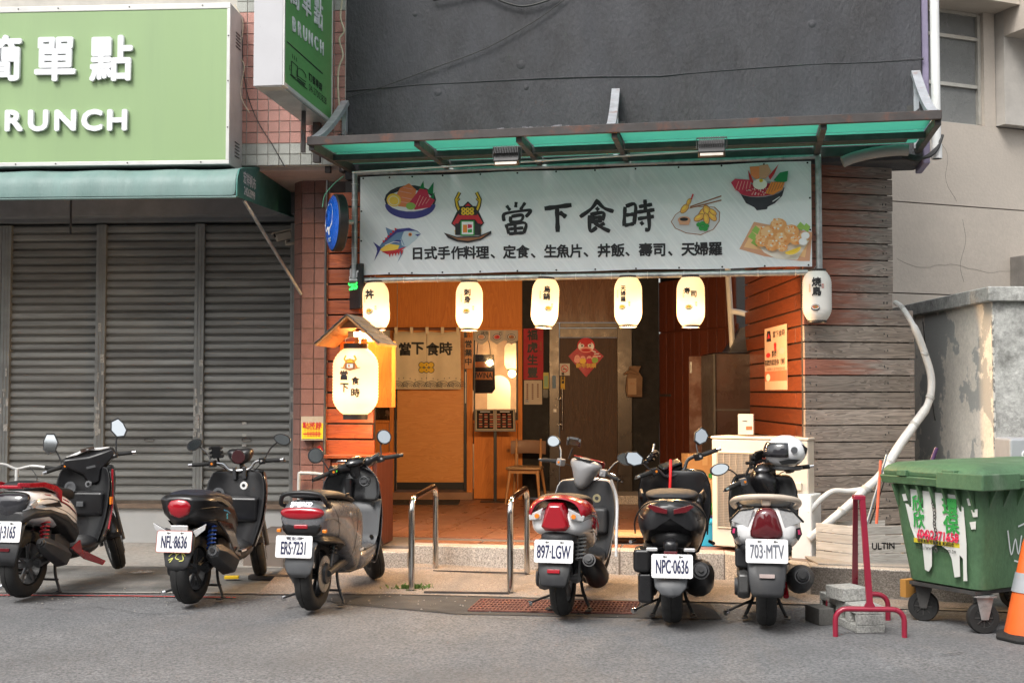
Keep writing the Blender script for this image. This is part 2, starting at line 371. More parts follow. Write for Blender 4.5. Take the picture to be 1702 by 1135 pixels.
# cracks in the road surface and apron
ck = mat('crack_dark', (.03, .03, .03), .95)
for P in ([(40, 1010), (110, 1016), (160, 1010), (240, 1021), (330, 1018)], [(560, 1003), (640, 1014), (700, 1012), (770, 1024), (900, 1034), (1040, 1033)], [(1180, 1030), (1250, 1046), (1330, 1042)], [(1090, 975), (1180, 980), (1290, 990), (1300, 1000)], [(1500, 1075), (1560, 1090), (1610, 1084)], [(380, 930), (450, 938), (500, 933), (560, 945)]):
    s = M(); Q = []
    for (a, b), (c, d_) in zip(P, P[1:]):
        for k in range(6): t = k / 6; Q.append(gp(a + (c - a) * t, b + (d_ - b) * t + rnd.uniform(-1.2, 1.2)))
    for a, b in zip(Q, Q[1:]):
        w = rnd.uniform(.002, .005); z = .0095 if P[0][1] > 1000 else .03; s.poly([(a.x, a.y - w, z), (b.x, b.y - w, z), (b.x, b.y + w, z), (a.x, a.y + w, z)])
    s.ob('ground_crack', ck, None, fix=False, kind='structure')
# cast iron grate panels
gc = [gp(798, 998), gp(1063, 1003), gp(1055, 1021), gp(777, 1016)]
gr = empty('drain_grate', gc[3], 0, 'perforated rust red drain grate in the road before the porch', 'drain grate')
gm = mat('rusty_grate', (.17, .075, .06), .8, .3, var=.3, vs=20, fine=.3); nb = 3
def gl_(u, v): a = gc[3].lerp(gc[2], u); b = gc[0].lerp(gc[1], u); p = a.lerp(b, v) - gc[3]; return (p.x, p.y)
for k in range(nb):
    s = M(); u0, u1 = k / nb + .004, (k + 1) / nb - .004; nx, ny = 14, 5
    for i in range(nx + 1):
        u = u0 + (u1 - u0) * i / nx; a = gl_(u - .004, 0); b = gl_(u + .004, 0); c = gl_(u + .004, 1); d = gl_(u - .004, 1)
        s.prism([a, b, c, d], 'z', .006, .016)
    for j in range(ny + 1):
        v = j / ny; a = gl_(u0, v - .035); b = gl_(u1, v - .035); c = gl_(u1, v + .035); d = gl_(u0, v + .035); s.prism([a, b, c, d], 'z', .006, .0165)
    s.ob('grate_panel', gm, gr)
M().poly([(x, y, .0052) for x, y in (gl_(0, -.05), gl_(1, -.05), gl_(1, 1.05), gl_(0, 1.05))]).ob('grate_pit', mat('pit_dark', (.02, .015, .013), .95), gr, fix=False)

# ---------------------------------------------------------------- left building
tileR = mat('pink_granite_tile', (.40, .20, .165), .5, var=.12, vs=9, rv=.12, fine=.42, bs=260, bump=.0008)
tileD = mat('brown_granite_tile', (.23, .115, .092), .45, var=.12, vs=9, rv=.12, fine=.4, bs=260, bump=.0008)
tileG = mat('grey_granite_tile', (.33, .34, .31), .5, var=.1, vs=9, rv=.1, fine=.38, bs=260, bump=.0008)
mortar = mat('pale_mortar', (.46, .44, .40), .9, var=.15, bump=.001); mortarD = mat('dark_mortar', (.16, .12, .10), .9, var=.15)
shut = mat('shutter_steel', (.285, .285, .27), .42, .25, var=.25, vs=3, rv=.15, col2=(.15, .148, .14), amt=.42, cs=2.2, crisp=.16, bump=.0008, bs=40, sc=(.3, 1, 2))
shutpost = mat('shutter_post_steel', (.29, .295, .285), .4, .5, var=.15, vs=6, col2=(.42, .4, .37), amt=.3, cs=18, crisp=.03)
lb = L_.empty('shop_building', label='pink tiled shop building with three closed grey roller shutters', cat='building')
zb = L_.Z(250, 898); zs0 = L_.Z(250, 838); zs1 = L_.Z(250, 374)
bx('base_wall', mat('grey_painted_base', (.42, .42, .41), .6, var=.1, vs=2), lb, -8, L_.X(492), -.06, .4, 0, zs0 - .03, .004)
bx('sill', mat('sill_brown', (.2, .14, .1), .7, var=.3), lb, -8, L_.X(492), -.1, .3, zs0 - .03, zs0 + .012, .002)
bx('wall', mat('dark_recess_wall', (.10, .10, .105), .7), lb, -8, L_.X(500) + .6, .12, .6, zs0, 4.3)
bx('lintel', mat('lintel_grey', (.16, .165, .17), .6, var=.15), lb, -8, L_.X(497), -.08, .118, zs1 + .02, 4.2, .004)
posts = [(3, 18), (160, 176), (324, 340), (483, 494)]
for a, b in posts:
    x0, x1 = L_.X(a), L_.X(b); m_ = M().box(x0, x1, -.05, .06, zs0 + .012, zs1); w = x1 - x0
    m_.box(x0 + w * .3, x0 + w * .36, -.056, -.05, zs0 + .02, zs1); m_.box(x0 + w * .64, x0 + w * .70, -.056, -.05, zs0 + .02, zs1)
    m_.ob('shutter_post', shutpost, lb, bevel=.002)
bx('shutter_post', shutpost, lb, -6.2, L_.X(2), -.05, .1, zs0 + .012, zs1, .002)
pr = []; NS = 35; ph = (zs1 - zs0 - .03) / NS
for k in range(7):
    t = k / 6; pr.append((-.015 * (abs(sin(pi * t)) ** .22 if 0 < k < 6 else 0) - (.003 if k in (1, 2) else 0), ph * (.05 + .84 * t)))
prof = [(.012, 0)] + pr + [(.012, ph * .94), (.012, ph)]
for a, b in zip([18, 176, 340], [160, 324, 483]):
    x0, x1 = L_.X(a), L_.X(b); s = M(); s.loft([[(0, y, z) for y, z in prof], [(x1 - x0, y, z) for y, z in prof]], cap=False, closed=False)
    me = s.mesh('slat', shut, 35, fix=False); dr = inst(None, 'roller_shutter', lb, (x0, 0, zs0 + .03))
    for i in range(NS): inst(me, 'slat', dr, (0, rnd.uniform(-.003, .003), i * ph + rnd.uniform(-.0015, .0015)), (rnd.uniform(-.03, .03), rnd.uniform(-.0016, .0016), 0))
    bx('bottom_bar', mat('rusty_bar', (.13, .10, .075), .6, .3, var=.3, vs=9), dr, .0, x1 - x0, -.02, .02, -.02, .012, .003)
    h = M(); xc = (x1 - x0) / 2; h.tube(arc((xc, -.022, .62), .05, 0, 360, 16, 'y', .016)[:-1], .004, 6, closed=True); h.ob('handle', steel, dr, smooth=60)
# stickers on the posts
stk = mat('worn_sticker', (.5, .49, .46), .8, var=.2, vs=60, col2=(.25, .2, .16), amt=.42, cs=50)
s = M()
for (a, b), n in zip(posts, (8, 16, 22, 6)):
    x0, x1 = L_.X(a), L_.X(b)
    for k in range(n):
        z = 1.0 + abs(rnd.gauss(0, .45)) + .1; x = rnd.uniform(x0, x1 - .02); s.box(x, min(x1, x + rnd.uniform(.01, .04)), -.0575, -.0505, z, z + rnd.uniform(.02, .09))
s.ob('sticker_remnants', stk, lb)['kind'] = 'stuff'
for zz in (635, 655, 672): bx('sticker', stk, lb, L_.X(404), L_.X(411), -.0185, -.0165, L_.Z(407, zz + 70), L_.Z(407, zz + 66))
# pillar with chamfered left edge
dp = .89; px0, px1 = L_.X(500, dp), L_.X(542, dp); zt = L_.Z(520, 297, dp)
M().prism([(px0, -dp + .008), (px1, -dp + .008), (px1, .1), (px0 - .10, .1), (px0 - .10, -dp + .13)], 'z', 0, zt).ob('pillar', mortarD, lb)
tw = (px1 - px0) / 2; th = .1405; nr = int((zt - .05) / th)
tme = M().box(.004, tw - .004, 0, .012, .004, th - .004).mesh('tile', tileD); tms = M().box(.004, .15, 0, .01, .004, th - .004).mesh('tile', tileD)
for r in range(nr):
    z = zt - (r + 1) * th
    for c in range(2): inst(tme, 'tile', lb, (px0 + c * tw, -dp - .004, z))
    inst(tms, 'tile', lb, (px0 - .1 - .003, -dp + .13 - .004, z), (0, 0, -math.atan2(.13, .1)))
# upper overhanging wall
du = 1.5; ux0, ux1 = L_.X(330, du), L_.X(571, du); uz0 = L_.Z(480, 275, du)
bx('upper_wall', mortar, lb, -8, ux1, -du + .008, .6, uz0, 6.6)
bx('soffit', mat('soffit_paint', (.55, .42, .36), .7, var=.15), lb, -8, ux1 + .6, -du + .1, .5, uz0 - .03, uz0)
tu = .0985
gme = {m.name: M().box(.004, tu - .004, 0, .012, .004, tu - .004).mesh('tile', m) for m in (tileR, tileG)}
nr = 17; nc = int((ux1 - L_.X(388, du)) / tu) + 1
for r in range(nr):
    for c in range(nc):
        m_ = tileG if r < 2 or r > 13 else tileR; x = ux1 - (c + 1) * tu; z = uz0 + r * tu
        inst(gme[m_.name], 'tile', lb, (x, -du - .004, z))
# white conduit on pillar, pipe loops
def tubeobj(name, pts, r, m, parent=None, n=8, sm=5, **k): return M().tube(crv(pts, sm) if sm else pts, r, n).ob(name, m, parent, smooth=60, **k)
W_ = lambda fr, px, py, d: fr.W(*((lambda q: (q[0], d, q[1]))(fr.px(px, py, d))))
pc = mat('grey_plastic_pipe', (.5, .5, .48), .5, var=.1)
tubeobj('water_pipe', [W_(L_, 497, 858, .98), W_(L_, 497, 792, .98), W_(L_, 503, 786, .98), W_(L_, 534, 788, .98), W_(L_, 540, 795, .98), W_(L_, 540, 858, .98)], .016, pc, sm=3, label='grey plastic water pipe bent over the pump at the pillar foot', cat='pipe')
tubeobj('conduit', [W_(RF, 544, 300, .02), W_(RF, 541, 450, .03), W_(RF, 541, 600, .03), W_(RF, 539, 760, .03), W_(RF, 541, 862, .03)], .011, darksteel, label='thin dark conduit down the joint between tiled pillar and plank panel', cat='pipe')

# ---------------------------------------------------------------- restaurant building
redwood = wood('red_stained_wood', (.40, .088, .018), (.17, .030, .008), 0, .45, rv=.2)
redwoodV = wood('red_stained_wood_upright', (.15, .038, .018), (.07, .017, .009), 2, .5, rv=.2)
greywood = wood('weathered_wood', (.34, .14, .095), (.2, .075, .05), 0, .75, rv=.16, grey=(.44, .37, .32), gx=(.72, 1.15), sc=1.3, bump=.003)
greywood2 = wood('weathered_wood_dark', (.34, .26, .21), (.15, .11, .09), 0, .75, rv=.22, grey=(.42, .35, .295), gx=(.3, .8), sc=1.3, bump=.003)
ply = wood('orange_plywood', (.74, .26, .035), (.58, .17, .02), 2, .6, knots=2.2, rv=.06, sc=.8)
plyH = wood('pale_door_veneer', (.80, .36, .095), (.64, .24, .05), 0, .5, rv=.03, sc=1.0)
dkbrown = wood('dark_brown_veneer', (.080, .036, .018), (.034, .016, .009), 2, .6, rv=.05, sc=1.2)
dw = mat('charcoal_render', (.036, .035, .0375), .8, var=.22, vs=1.4, bump=.010, bs=32, fine=.22, fs=34, col2=(.062, .064, .074), amt=.44, cs=1.3, crisp=.2, sc=(1.2, 1, .6))
rb = RF.empty('restaurant_building', label='charcoal rendered restaurant building with plank clad porch', cat='building')
bxl = RF.X(571); bxr = RF.X(1540)
bx('upper_wall', dw, rb, bxl, bxr, 0, .5, 3.43, 6.8, .01)
s = M()  # raised render band (crack ridge)
rg = [RF.px(x, y) for x, y in ((575, 152), (700, 141), (800, 136), (900, 131), (1000, 128), (1100, 127), (1150, 122), (1250, 114), (1350, 107), (1450, 104), (1535, 98))]
s.tube([(x, .004, z) for x, z in rg], [.007 + .004 * rnd.random() for _ in rg], 6); s.ob('render_ridge', dw, rb, smooth=60)
bx('rust_strip', rust, rb, bxl - .05, bxl - .005, -.01, .1, 3.5, 6.8, .003)
bx('corner_strip', mat('purple_paint', (.25, .22, .33), .7, var=.15, vs=3, bump=.003, bs=30), rb, bxr + .004, RF.X(1553), .03, .5, 3.4, 6.8, .01)
M().box(bxl - .0, RF.X(1352), .02, .2, 2.62, 3.42).ob('beam', mat('beam_dark', (.035, .03, .028), .7), rb)
M().prism([(-1.6, 10.87), (2.42, 10.3), (2.42, 15.3), (-1.95, 15.3), (-1.95, 11.7), (-1.6, 11.7)], 'z', 3.0, 3.1).ob('porch_ceiling', mat('porch_ceiling_paint', (.06, .042, .03), .7), None, kind='structure')
sm = M(); smx = [RF.px(760 + i * 6, 223 - i * .35 + rnd.uniform(-1.5, 1.5)) for i in range(32)]
for (a, z), (b_, z2) in zip(smx, smx[1:]):
    h_ = rnd.uniform(.012, .035); sm.poly([(a, -.0025, z - h_), (b_, -.0025, z2 - h_), (b_, -.0025, z2 + h_ * .8), (a, -.0025, z + h_ * .8)])
sm.ob('paint_smear', mat('pale_smear', (.20, .19, .21), .8, var=.4, vs=20, col2=(.06, .058, .062), amt=.5, cs=16), rb, fix=False)
for px, py, r_ in ((728, 154, .03), (875, 146, .022), (866, 108, .035), (1190, 250, .02), (1350, 40, .03), (690, 24, .02)):
    x, z = RF.px(px, py); M().lathe([(.0, -.006), (r_, -.003), (r_ * 1.2, .001)], (x, 0, z), 'y', 12, False).ob('wall_blemish', dw, rb, smooth=60, fix=False)
# closing walls the photo only glimpses
bx('porch_wall', blackpaint, None, -1.95, -1.86, 11.65, 15.3, 0, 3.0, kind='structure')
# left plank panel
lp = inst(None, 'plank_panel', rb); x0, x1 = RF.X(542), RF.X(621); pit = .1365
zr = RF.Z(580, 549); rows = range(-13, 9)
bx('backing', mat('backing_dark', (.02, .012, .01), .9), lp, x0, x1, .03, .06, .2, 3.42)
for k in rows:
    z = zr + k * pit
    if z < .3 or z > 3.35: continue
    e = rnd.uniform(-.012, .01); bx('plank', redwood, lp, x0, x1 + e, 0, .028, z + .008, min(z + pit - .008, 3.42), .003)
# cabinet box low against the panel
cb = empty('wooden_cabinet', RF.W(RF.X(541, .2), 0, ZF), -RF.a, 'low red brown wooden cabinet against the plank panel beside the porch', 'cabinet')
w_ = RF.X(628, .2) - RF.X(541, .2); hz = RF.Z(585, 756, .2) - ZF
bx('carcass', redwoodV, cb, .01, w_ - .01, -.18, .3, 0, hz - .03, .004); bx('top', redwood, cb, -.01, w_ + .01, -.22, .32, hz - .03, hz, .004)
bx('door_panel', redwood, cb, .06, w_ - .05, -.2, -.181, .08, hz - .07, .004); M().tube([(.12, -.23, hz - .06), (.14, -.25, hz - .05), (.2, -.25, hz - .05), (.22, -.23, hz - .06)], .008).ob('handle', steel, cb, smooth=60)
M().box(-.005, .05, -.205, -.18, .02, hz - .04).box(.1, .12, -.21, -.2, .2, hz - .1).ob('trim', redwoodV, cb)
# right plank wall
def plankwall(fr, x0f, x1f, name, mats, z0, z1, pit, zref, ends, parent=None, depth=.03):
    e = inst(None, name, parent); 
    if parent is None: e.location = fr.o; e.rotation_euler = (0, 0, -fr.a)
    k = -40
    while zref + k * pit < z1:
        z = zref + k * pit; k += 1
        if z < z0 - .01: continue
        a, b = ends(z); bx('plank', mats(z), e, a + rnd.uniform(0, .006), b + rnd.uniform(-.012, .004), 0, depth, z + .007, z + pit - .008, .0025)
    return e
pw = empty('plank_wall', RP.o, -RP.a, 'weathered grey plank wall at the right of the porch with flaking red stain', 'wall')
xs1, xs2 = RP.X(1487), RP.X(1521); pitr = .1372; z0r = 3.336 - 24 * pitr
k = 0
while z0r + k * pitr < 3.52:
    z = z0r + k * pitr; k += 1
    if z < .2: continue
    bx('plank', greywood if z > 2.1 or rnd.random() < .08 else greywood2, pw, .0 + rnd.uniform(0, .005), (xs1 if z > 2.18 else xs2) + rnd.uniform(-.01, .006), 0, .03, z + .005, z + pitr - .005, .0025)
bx('backing', mat('backing_dark2', (.025, .02, .018), .9), pw, .01, xs1 - .02, .041, .07, .2, 3.42); bx('backing', MC['backing_dark2'], pw, xs1 - .02, xs2 - .02, .041, .07, .2, 2.2)
for x in (.08, xs1 - .1): bx('batten', greywood2, pw, x, x + .05, .031, .04, .25, 3.4 if x < xs1 else 2.2)
s = M()
for k in range(25):
    z = z0r + k * pitr + .066
    if z < .3: continue
    for x in (.05, .105, xs1 - .06, xs1 - .09): s.cyl((x, .002, z + rnd.uniform(-.02, .02)), (x, -.002, z), .005, n=6)
s.ob('screw_heads', darksteel, pw)['kind'] = 'stuff'
# orange lit return wall
redwood_s = wood('red_stained_wood_dimmed', (.19, .042, .010), (.085, .016, .005), 0, .45, rv=.2)  # darker copy of the red stain, dimmed to offset the nearby lantern's light
rw = empty('porch_side_wall', RT.o, -RT.a, 'red stained plank wall along the right side of the porch', 'wall')
LR = 11.94 - 9.85
k = 0
while z0r + k * pitr < 2.75:
    z = z0r + k * pitr; k += 1
    if z < .2: continue
    if k % 3 == 1: bx('plank', redwood_s, rw, -.4, LR - .01, 0, .028, z + .007, z + pitr - .008, .003)
    else:
        j = LR - .3 if k % 2 else LR * .35; bx('plank', redwood_s, rw, -.4, j - .006, 0, .028, z + .007, z + pitr - .008, .003); bx('plank', redwood_s, rw, j + .006, LR - .01, 0, .028, z + .007, z + pitr - .008, .003)
bx('backing', MC['backing_dark'], rw, -.4, LR - .02, .035, .06, .2, 2.75); bx('beam', redwoodV, rw, -.4, LR, 0, .06, 2.755, 3.0)

# inner facade at the back of the porch
def ib(name, m, x0, x1, y0, y1, d0=0, d1=.06, bevel=.004, parent=None, **k):
    a, zb_ = I_.px(x0, y1); b, zt_ = I_.px(x1, y0); return bx(name, m, parent or fa, a, b, -d1, -d0, zb_, zt_, bevel, **k)
fa = I_.empty('wooden_shopfront', label='orange plywood shopfront with curtained sliding door at the back of the porch', cat='shopfront')
ib('panel', ply, 560, 660, 440, 545, 0, .02, .001); ib('panel', ply, 661, 868, 440, 545, 0, .02, .001)
ib('header_trim', ply, 560, 868, 545, 549, 0, .05)
ib('panel', ply, 560, 647, 703, 830, 0, .02, .001); ib('panel', ply, 788, 822, 703, 828, 0, .02, .001); ib('panel', ply, 823, 860, 703, 828, 0, .02, .001)
ib('post', ply, 648, 656, 549, 830, 0, .06); ib('post', ply, 776, 786, 549, 830, 0, .06); ib('post', ply, 861, 868, 549, 830, 0, .05)
ib('sill', ply, 787, 861, 698, 703, 0, .05); ib('sill', ply, 560, 648, 698, 703, 0, .05)
ib('door_frame', black, 656, 660, 549, 815, .0, .05); ib('door_frame', black, 771, 776, 549, 815, .0, .05)
dd = ib('door_panel', plyH, 660, 771, 549, 801, .0, .02, .001)
ib('bottom_rail', black, 660, 771, 801, 813, 0, .03); ib('threshold', mat('threshold_stone', (.3, .16, .09), .5), 650, 786, 817, 829, 0, .10)
ib('window_frame', black, 787, 790, 549, 697, .0, .03); ib('window_frame', black, 858, 861, 549, 697, .0, .03); ib('window_frame', black, 787, 861, 694, 698, .0, .034)
glass = mat('window_glass', (.9, .9, .9), .03, var=0, trans=1, ior=1.45)
ib('glass', glass, 788, 860, 549, 697, -.012, -.006, 0); ib('glass', glass, 560, 647, 549, 698, -.012, -.006, 0)
ib('door_pull', white, 773, 775, 618, 670, .05, .07)
# dining room behind the window
rm = I_.empty('dining_room', label='lit dining room with cream walls behind the shopfront window', cat='room')
cream = mat('cream_wall', (.42, .33, .25), .8)
bx('back_wall', cream, rm, -3.2, .3, 1.5, 1.6, .2, 3); bx('side_wall', cream, rm, .14, .2, .05, 1.5, .2, 3); bx('floor', mat('room_floor', (.1, .06, .04), .6), rm, -3.2, .2, .02, 1.6, .1, .24)
bx('ceiling', cream, rm, -3.2, .2, .02, 1.6, 2.9, 2.95); bx('table_edge', mat('brown_wood', (.06, .03, .02), .5), rm, -.7, .1, .25, .8, .9, 1.3)
bx('dark_panel', mat('dark_print', (.03, .03, .028), .7, col2=(.35, .3, .25), amt=.45, cs=4, crisp=.02), rm, -2.6, -1.45, .25, .27, 1.2, 2.1)
lampm = mat('room_lamp', (1, .9, .7), .5, var=0, em=(1, .72, .38), es=.32)
M().prism([(-.32, 1.22), (-.02, 1.22), (-.02, 1.62)] + [(-.17 + .15 * cos(R(a)), 1.62 + .15 * sin(R(a))) for a in range(0, 181, 20)], 'y', .5, .56).ob('arched_lamp', lampm, rm)
bg_ = empty('tote_bag', W_(I_, 804, 575, -.12), 0, 'black tote bag with orange print hanging inside the shopfront window', 'bag')
s = M(); s.loft([[(x * w, y * .03, z) for x, y in ((-1, 0), (-.6, -1), (.6, -1), (1, 0), (.6, 1), (-.6, 1))] for w, z in ((.20, -.12), (.21, -.35), (.22, -.6), (.16, -.66))]); s.ob('bag_body', mat('black_cloth', (.012, .012, .013), .9), bg_, smooth=50)
M().tube(crv([(-.13, 0, -.12), (-.1, 0, .05), (0, 0, .12), (.1, 0, .05), (.13, 0, -.12)]), .008).ob('handle', MC['black_cloth'], bg_, smooth=60)
M().box(-.16, .14, -.034, -.032, -.30, -.22).box(-.17, .17, -.034, -.032, -.47, -.36).ob('print', K('orange_print', (.6, .22, .06)), bg_)
bg_.scale = (.66, 1, .9)
text('IWINA', .11, K('black_print', (.01, .01, .01)), bg_, (0, -.036, -.415), off=.003)
# dark wall parts
ib('dark_wall', blackpaint, 868, 913, 440, 826, 0, .04); ib('dark_wall', blackpaint, 1047, 1094, 440, 826, 0, .04, 0)
# metal framed door
md = I_.empty('metal_framed_door', label='brown wood door in a stainless steel frame at the back of the porch', cat='door')
ib('transom_panel', wood('transom_veneer', (.20, .085, .035), (.10, .04, .018), 2, .25, rv=.02, coat=.6), 917, 1045, 455, 536, 0, .03, .002, md)
brz = mat('bronze_steel', (.075, .066, .06), .33, .8, var=.05, vs=5)
ib('frame', brz, 913, 929, 537, 818, 0, .08, .004, md); ib('frame', brz, 1026, 1049, 537, 818, 0, .08, .004, md); ib('frame', brz, 930, 1025.5, 537, 545, 0, .08, .004, md)
ib('door_rail', brz, 930, 1025.5, 546, 561, 0, .05, .003, md); ib('door_rail', mat('grey_rail', (.12, .11, .10), .4, .5), 930, 1025.5, 800, 816, 0, .05, .003, md)
for i in range(4): ib('door_board', dkbrown, 930 + i * 24, 953.6 + i * 24, 561.5, 800, 0, .036, .0015, md)
x, z = I_.px(934, 685); M().cyl((x, -.1, z - .22), (x, -.1, z + .30), .008, n=8).cyl((x - .07, -.1, z - .15), (x, -.1, z - .15), .008).cyl((x - .07, -.1, z + .17), (x, -.1, z + .17), .008).ob('handle', steel, md, smooth=60)
x, z = I_.px(922, 682); bx('lock', white, md, x - .02, x + .02, -.086, -.08, z - .02, z + .02, .002)

# gate leaf of upright boards at the right rear
GF = Fr(1.83, 15.0, 65); ga_ = GF.empty('slatted_gate', label='dark red gate of upright boards standing open at the right rear of the porch', cat='gate')
for i in range(9):
    w = 1.62 / 9; bx('board', redwoodV, ga_, i * w + .006, (i + 1) * w - .008, 0, .025, .3, 2.28 - i * .0, .003); bx('board', redwoodV, ga_, i * w + .006, (i + 1) * w - .008, 0, .025, 2.30, 2.92, .003)
bx('rail', redwoodV, ga_, 0, 1.62, .026, .05, 2.25, 2.33, .003); bx('rail', redwoodV, ga_, 0, 1.62, .026, .05, .6, .7, .003); bx('latch', darksteel, ga_, .05, .28, -.02, 0, 1.5, 1.53)
bx('handle', steel, ga_, 1.15, 1.17, -.06, 0, .95, 1.6, .002)
bx('yard_wall', mat('yard_wall_dark', (.035, .032, .03), .9), None, 1.9, 4.2, 15.3, 15.4, 0, 3.6, kind='structure')
bx('wall_rear', MC['cream_wall'], None, -3.3, .35, 16.75, 16.85, 0, 3.2, kind='structure')
# ---------------------------------------------------------------- big green sign and awning on the left
sg = mat('sign_green_film', (.285, .415, .20), .45, var=.05, vs=1, col2=(.255, .37, .185), amt=.42, cs=2, crisp=.2, sc=(3, 1, .35))
sg2 = mat('sign_green_deep', (.12, .34, .11), .45, var=.05, vs=1)
alu = mat('pale_aluminium', (.62, .62, .60), .4, .2, var=.08); bright = mat('white_letter_acrylic', (.74, .76, .78), .3, var=0)
ds = 1.9; bs_ = L_.empty('shop_sign', label='large green BRUNCH light box sign with raised white letters above the awning', cat='sign')
sx1 = L_.X(377, ds); zt_ = L_.Z(377, 5, ds); z0 = L_.Z(200, 275, ds)
bx('sign_case', mat('sign_case_grey', (.5, .5, .49), .5, .1, var=.12), bs_, -6.2, sx1 - .004, -ds + .02, -du, z0, zt_, .006)
fz = M(); t = .05
fz.box(-6.2, sx1, -ds - .006, -ds + .018, z0, z0 + t * .7).box(-6.2, sx1, -ds - .006, -ds + .018, zt_ - t, zt_).box(sx1 - t * .6, sx1, -ds - .006, -ds + .018, z0 + t * .7 + .001, zt_ - t - .001)
fz.ob('frame', alu, bs_, bevel=.004)
bx('face', sg, bs_, -6.2, sx1 - t * .6, -ds, -ds + .018, z0 + t * .7, zt_ - t)
s = M()
for px in (20, 87, 207, 330): s.cyl((L_.X(px, ds), -ds - .009, zt_ - .022), (L_.X(px, ds), -ds - .004, zt_ - .022), .007, n=6).cyl((L_.X(px, ds), -ds - .009, z0 + .018), (L_.X(px, ds), -ds - .004, z0 + .018), .007, n=6)
for py in (60, 135, 212): s.cyl((sx1 - .015, -ds - .009, L_.Z(375, py, ds)), (sx1 - .015, -ds - .004, L_.Z(375, py, ds)), .007, n=6)
for zz in (L_.Z(385, 45, ds), L_.Z(385, 230, ds)):
    for j in range(5): s.box(sx1 - .003, sx1 + .002, -ds + .17, -ds + .3, zz - j * .03, zz - j * .03 + .008)
s.ob('rivets', darksteel, bs_)['kind'] = 'stuff'
def signtext(ch, px, py, hpx, xs=1, fr=L_, d=ds, par=None, m=None, off=.03, ext=.014, name='letter'):
    x, z = fr.px(px, py, d); sc = F / (fr.W(x, d, z).y); return text(ch, hpx / sc, m or bright, par, (x, -d - .02, z), ext, off * hpx / sc, xs, name=name, seed=px)
for ch, px in zip('簡單點', (4, 94, 187)): signtext(ch, px, 105 - (px - 94) * .0, 80, .94, par=bs_, off=.028)
for ch, px in zip('BRUNCH', (-17, 24, 66, 111, 155, 197)): signtext(ch, px, 204 - (px - 24) * .006, 47, 1.12, par=bs_, off=.045)
# awning: fabric shell with rounded front edge
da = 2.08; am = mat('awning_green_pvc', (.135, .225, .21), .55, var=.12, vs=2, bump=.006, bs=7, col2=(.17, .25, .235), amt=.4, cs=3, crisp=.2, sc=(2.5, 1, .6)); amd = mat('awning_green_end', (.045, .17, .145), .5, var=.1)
aw = L_.empty('awning', label='grey green fabric awning over the roller shutters', cat='awning')
ax1 = L_.X(389, da); af0 = L_.Z(300, 328, da); af1 = L_.Z(300, 293, da) + .02; ab1 = L_.Z(487, 284, .12) - .05
prof = [(-.12, ab1)] + [(-da * .55, (ab1 + af1) / 2 + .06), (-da + .22, af1 + .09), (-da + .07, af1 + .05), (-da + .01, af1 - .03), (-da, af0 + .1), (-da, af0)]
s = M(); rings = []; xs = [-7.5 + i * .125 for i in range(int((ax1 + 7.5) / .125) + 1)] + [ax1]
for x in xs:
    ph_ = math.cos(2 * pi * (x - ax1) / .62); sag = .016 * abs(sin(pi * (x - ax1) / .62)) ** .6
    rings.append([(x, y + (sag * .8 if 3 <= i <= 5 else 0), z - (sag if 0 < i < 5 else 0)) for i, (y, z) in enumerate(prof)])
s.loft(rings, cap=False, closed=False); s.ob('canopy_cloth', am, aw, sub=1, fix=False, solid=.006)
pe = [(y, z) for y, z in prof] + [(-.12, L_.Z(487, 362, .12))]
M().prism(pe, 'x', ax1 - .003, ax1 + .012).ob('end_panel', amd, aw, bevel=.004)
M().tube([(-7.5, -da + .01, af0), (ax1, -da + .01, af0)], .012).ob('front_bar', am, aw, smooth=60)
a = L_.px(418, 338, da - .35); b = L_.px(497, 488, dp - .15); M().tube([(ax1 - .02, -da + .3, af0 + .02), (L_.X(497, .95), -.9, L_.Z(497, 488, .95))], .016).ob('strut', galv, aw, smooth=60)
for i, tt in enumerate(('宏祥帆布', '24263999')): text(tt, .115 if i == 0 else .1, white, aw, (ax1 + .0135, -da + .36, af1 - .01 - i * .105), off=.002, xs=.85, rot=(pi / 2, 0, pi / 2))
# hanging rod below awning
tubeobj('hanging_rod', [L_.W(L_.X(113, 1.2), 1.2, L_.Z(113, 330, 1.2) + .1), L_.W(L_.X(113, 1.2), 1.2, L_.Z(113, 390, 1.2))], .01, darksteel, sm=0, label='thin dark rod hanging under the awning', cat='rod')
bx('soffit_wall', mat('under_awning_grey', (.2, .205, .21), .7, var=.15), lb, -8, L_.X(497), -.25, -.081, zs1 + .06, 4.2, .004)
# security camera
scx, scz = L_.px(471, 393, .35); sc_ = empty('security_camera', L_.W(scx, .35, scz), -L_.a, 'beige bullet security camera on an arm beside the third shutter', 'camera'); cm = mat('beige_plastic', (.5, .44, .36), .5)
M().cbox((0, 0, 0), .15, .075, .07, (0, R(-16), R(25))).ob('housing', cm, sc_, bevel=.01); M().cbox((-.02, -.01, .045), .19, .09, .012, (0, R(-16), R(25))).ob('sun_hood', cm, sc_, bevel=.003)
M().tube([(.03, 0, -.04), (.03, 0, -.08), (.1, 0, -.07), (.16, .1, -.02)], .014).ob('bracket', cm, sc_, smooth=60); M().cyl((-.07, -.045, .005), (-.082, -.05, 0), .02).ob('lens', black, sc_)
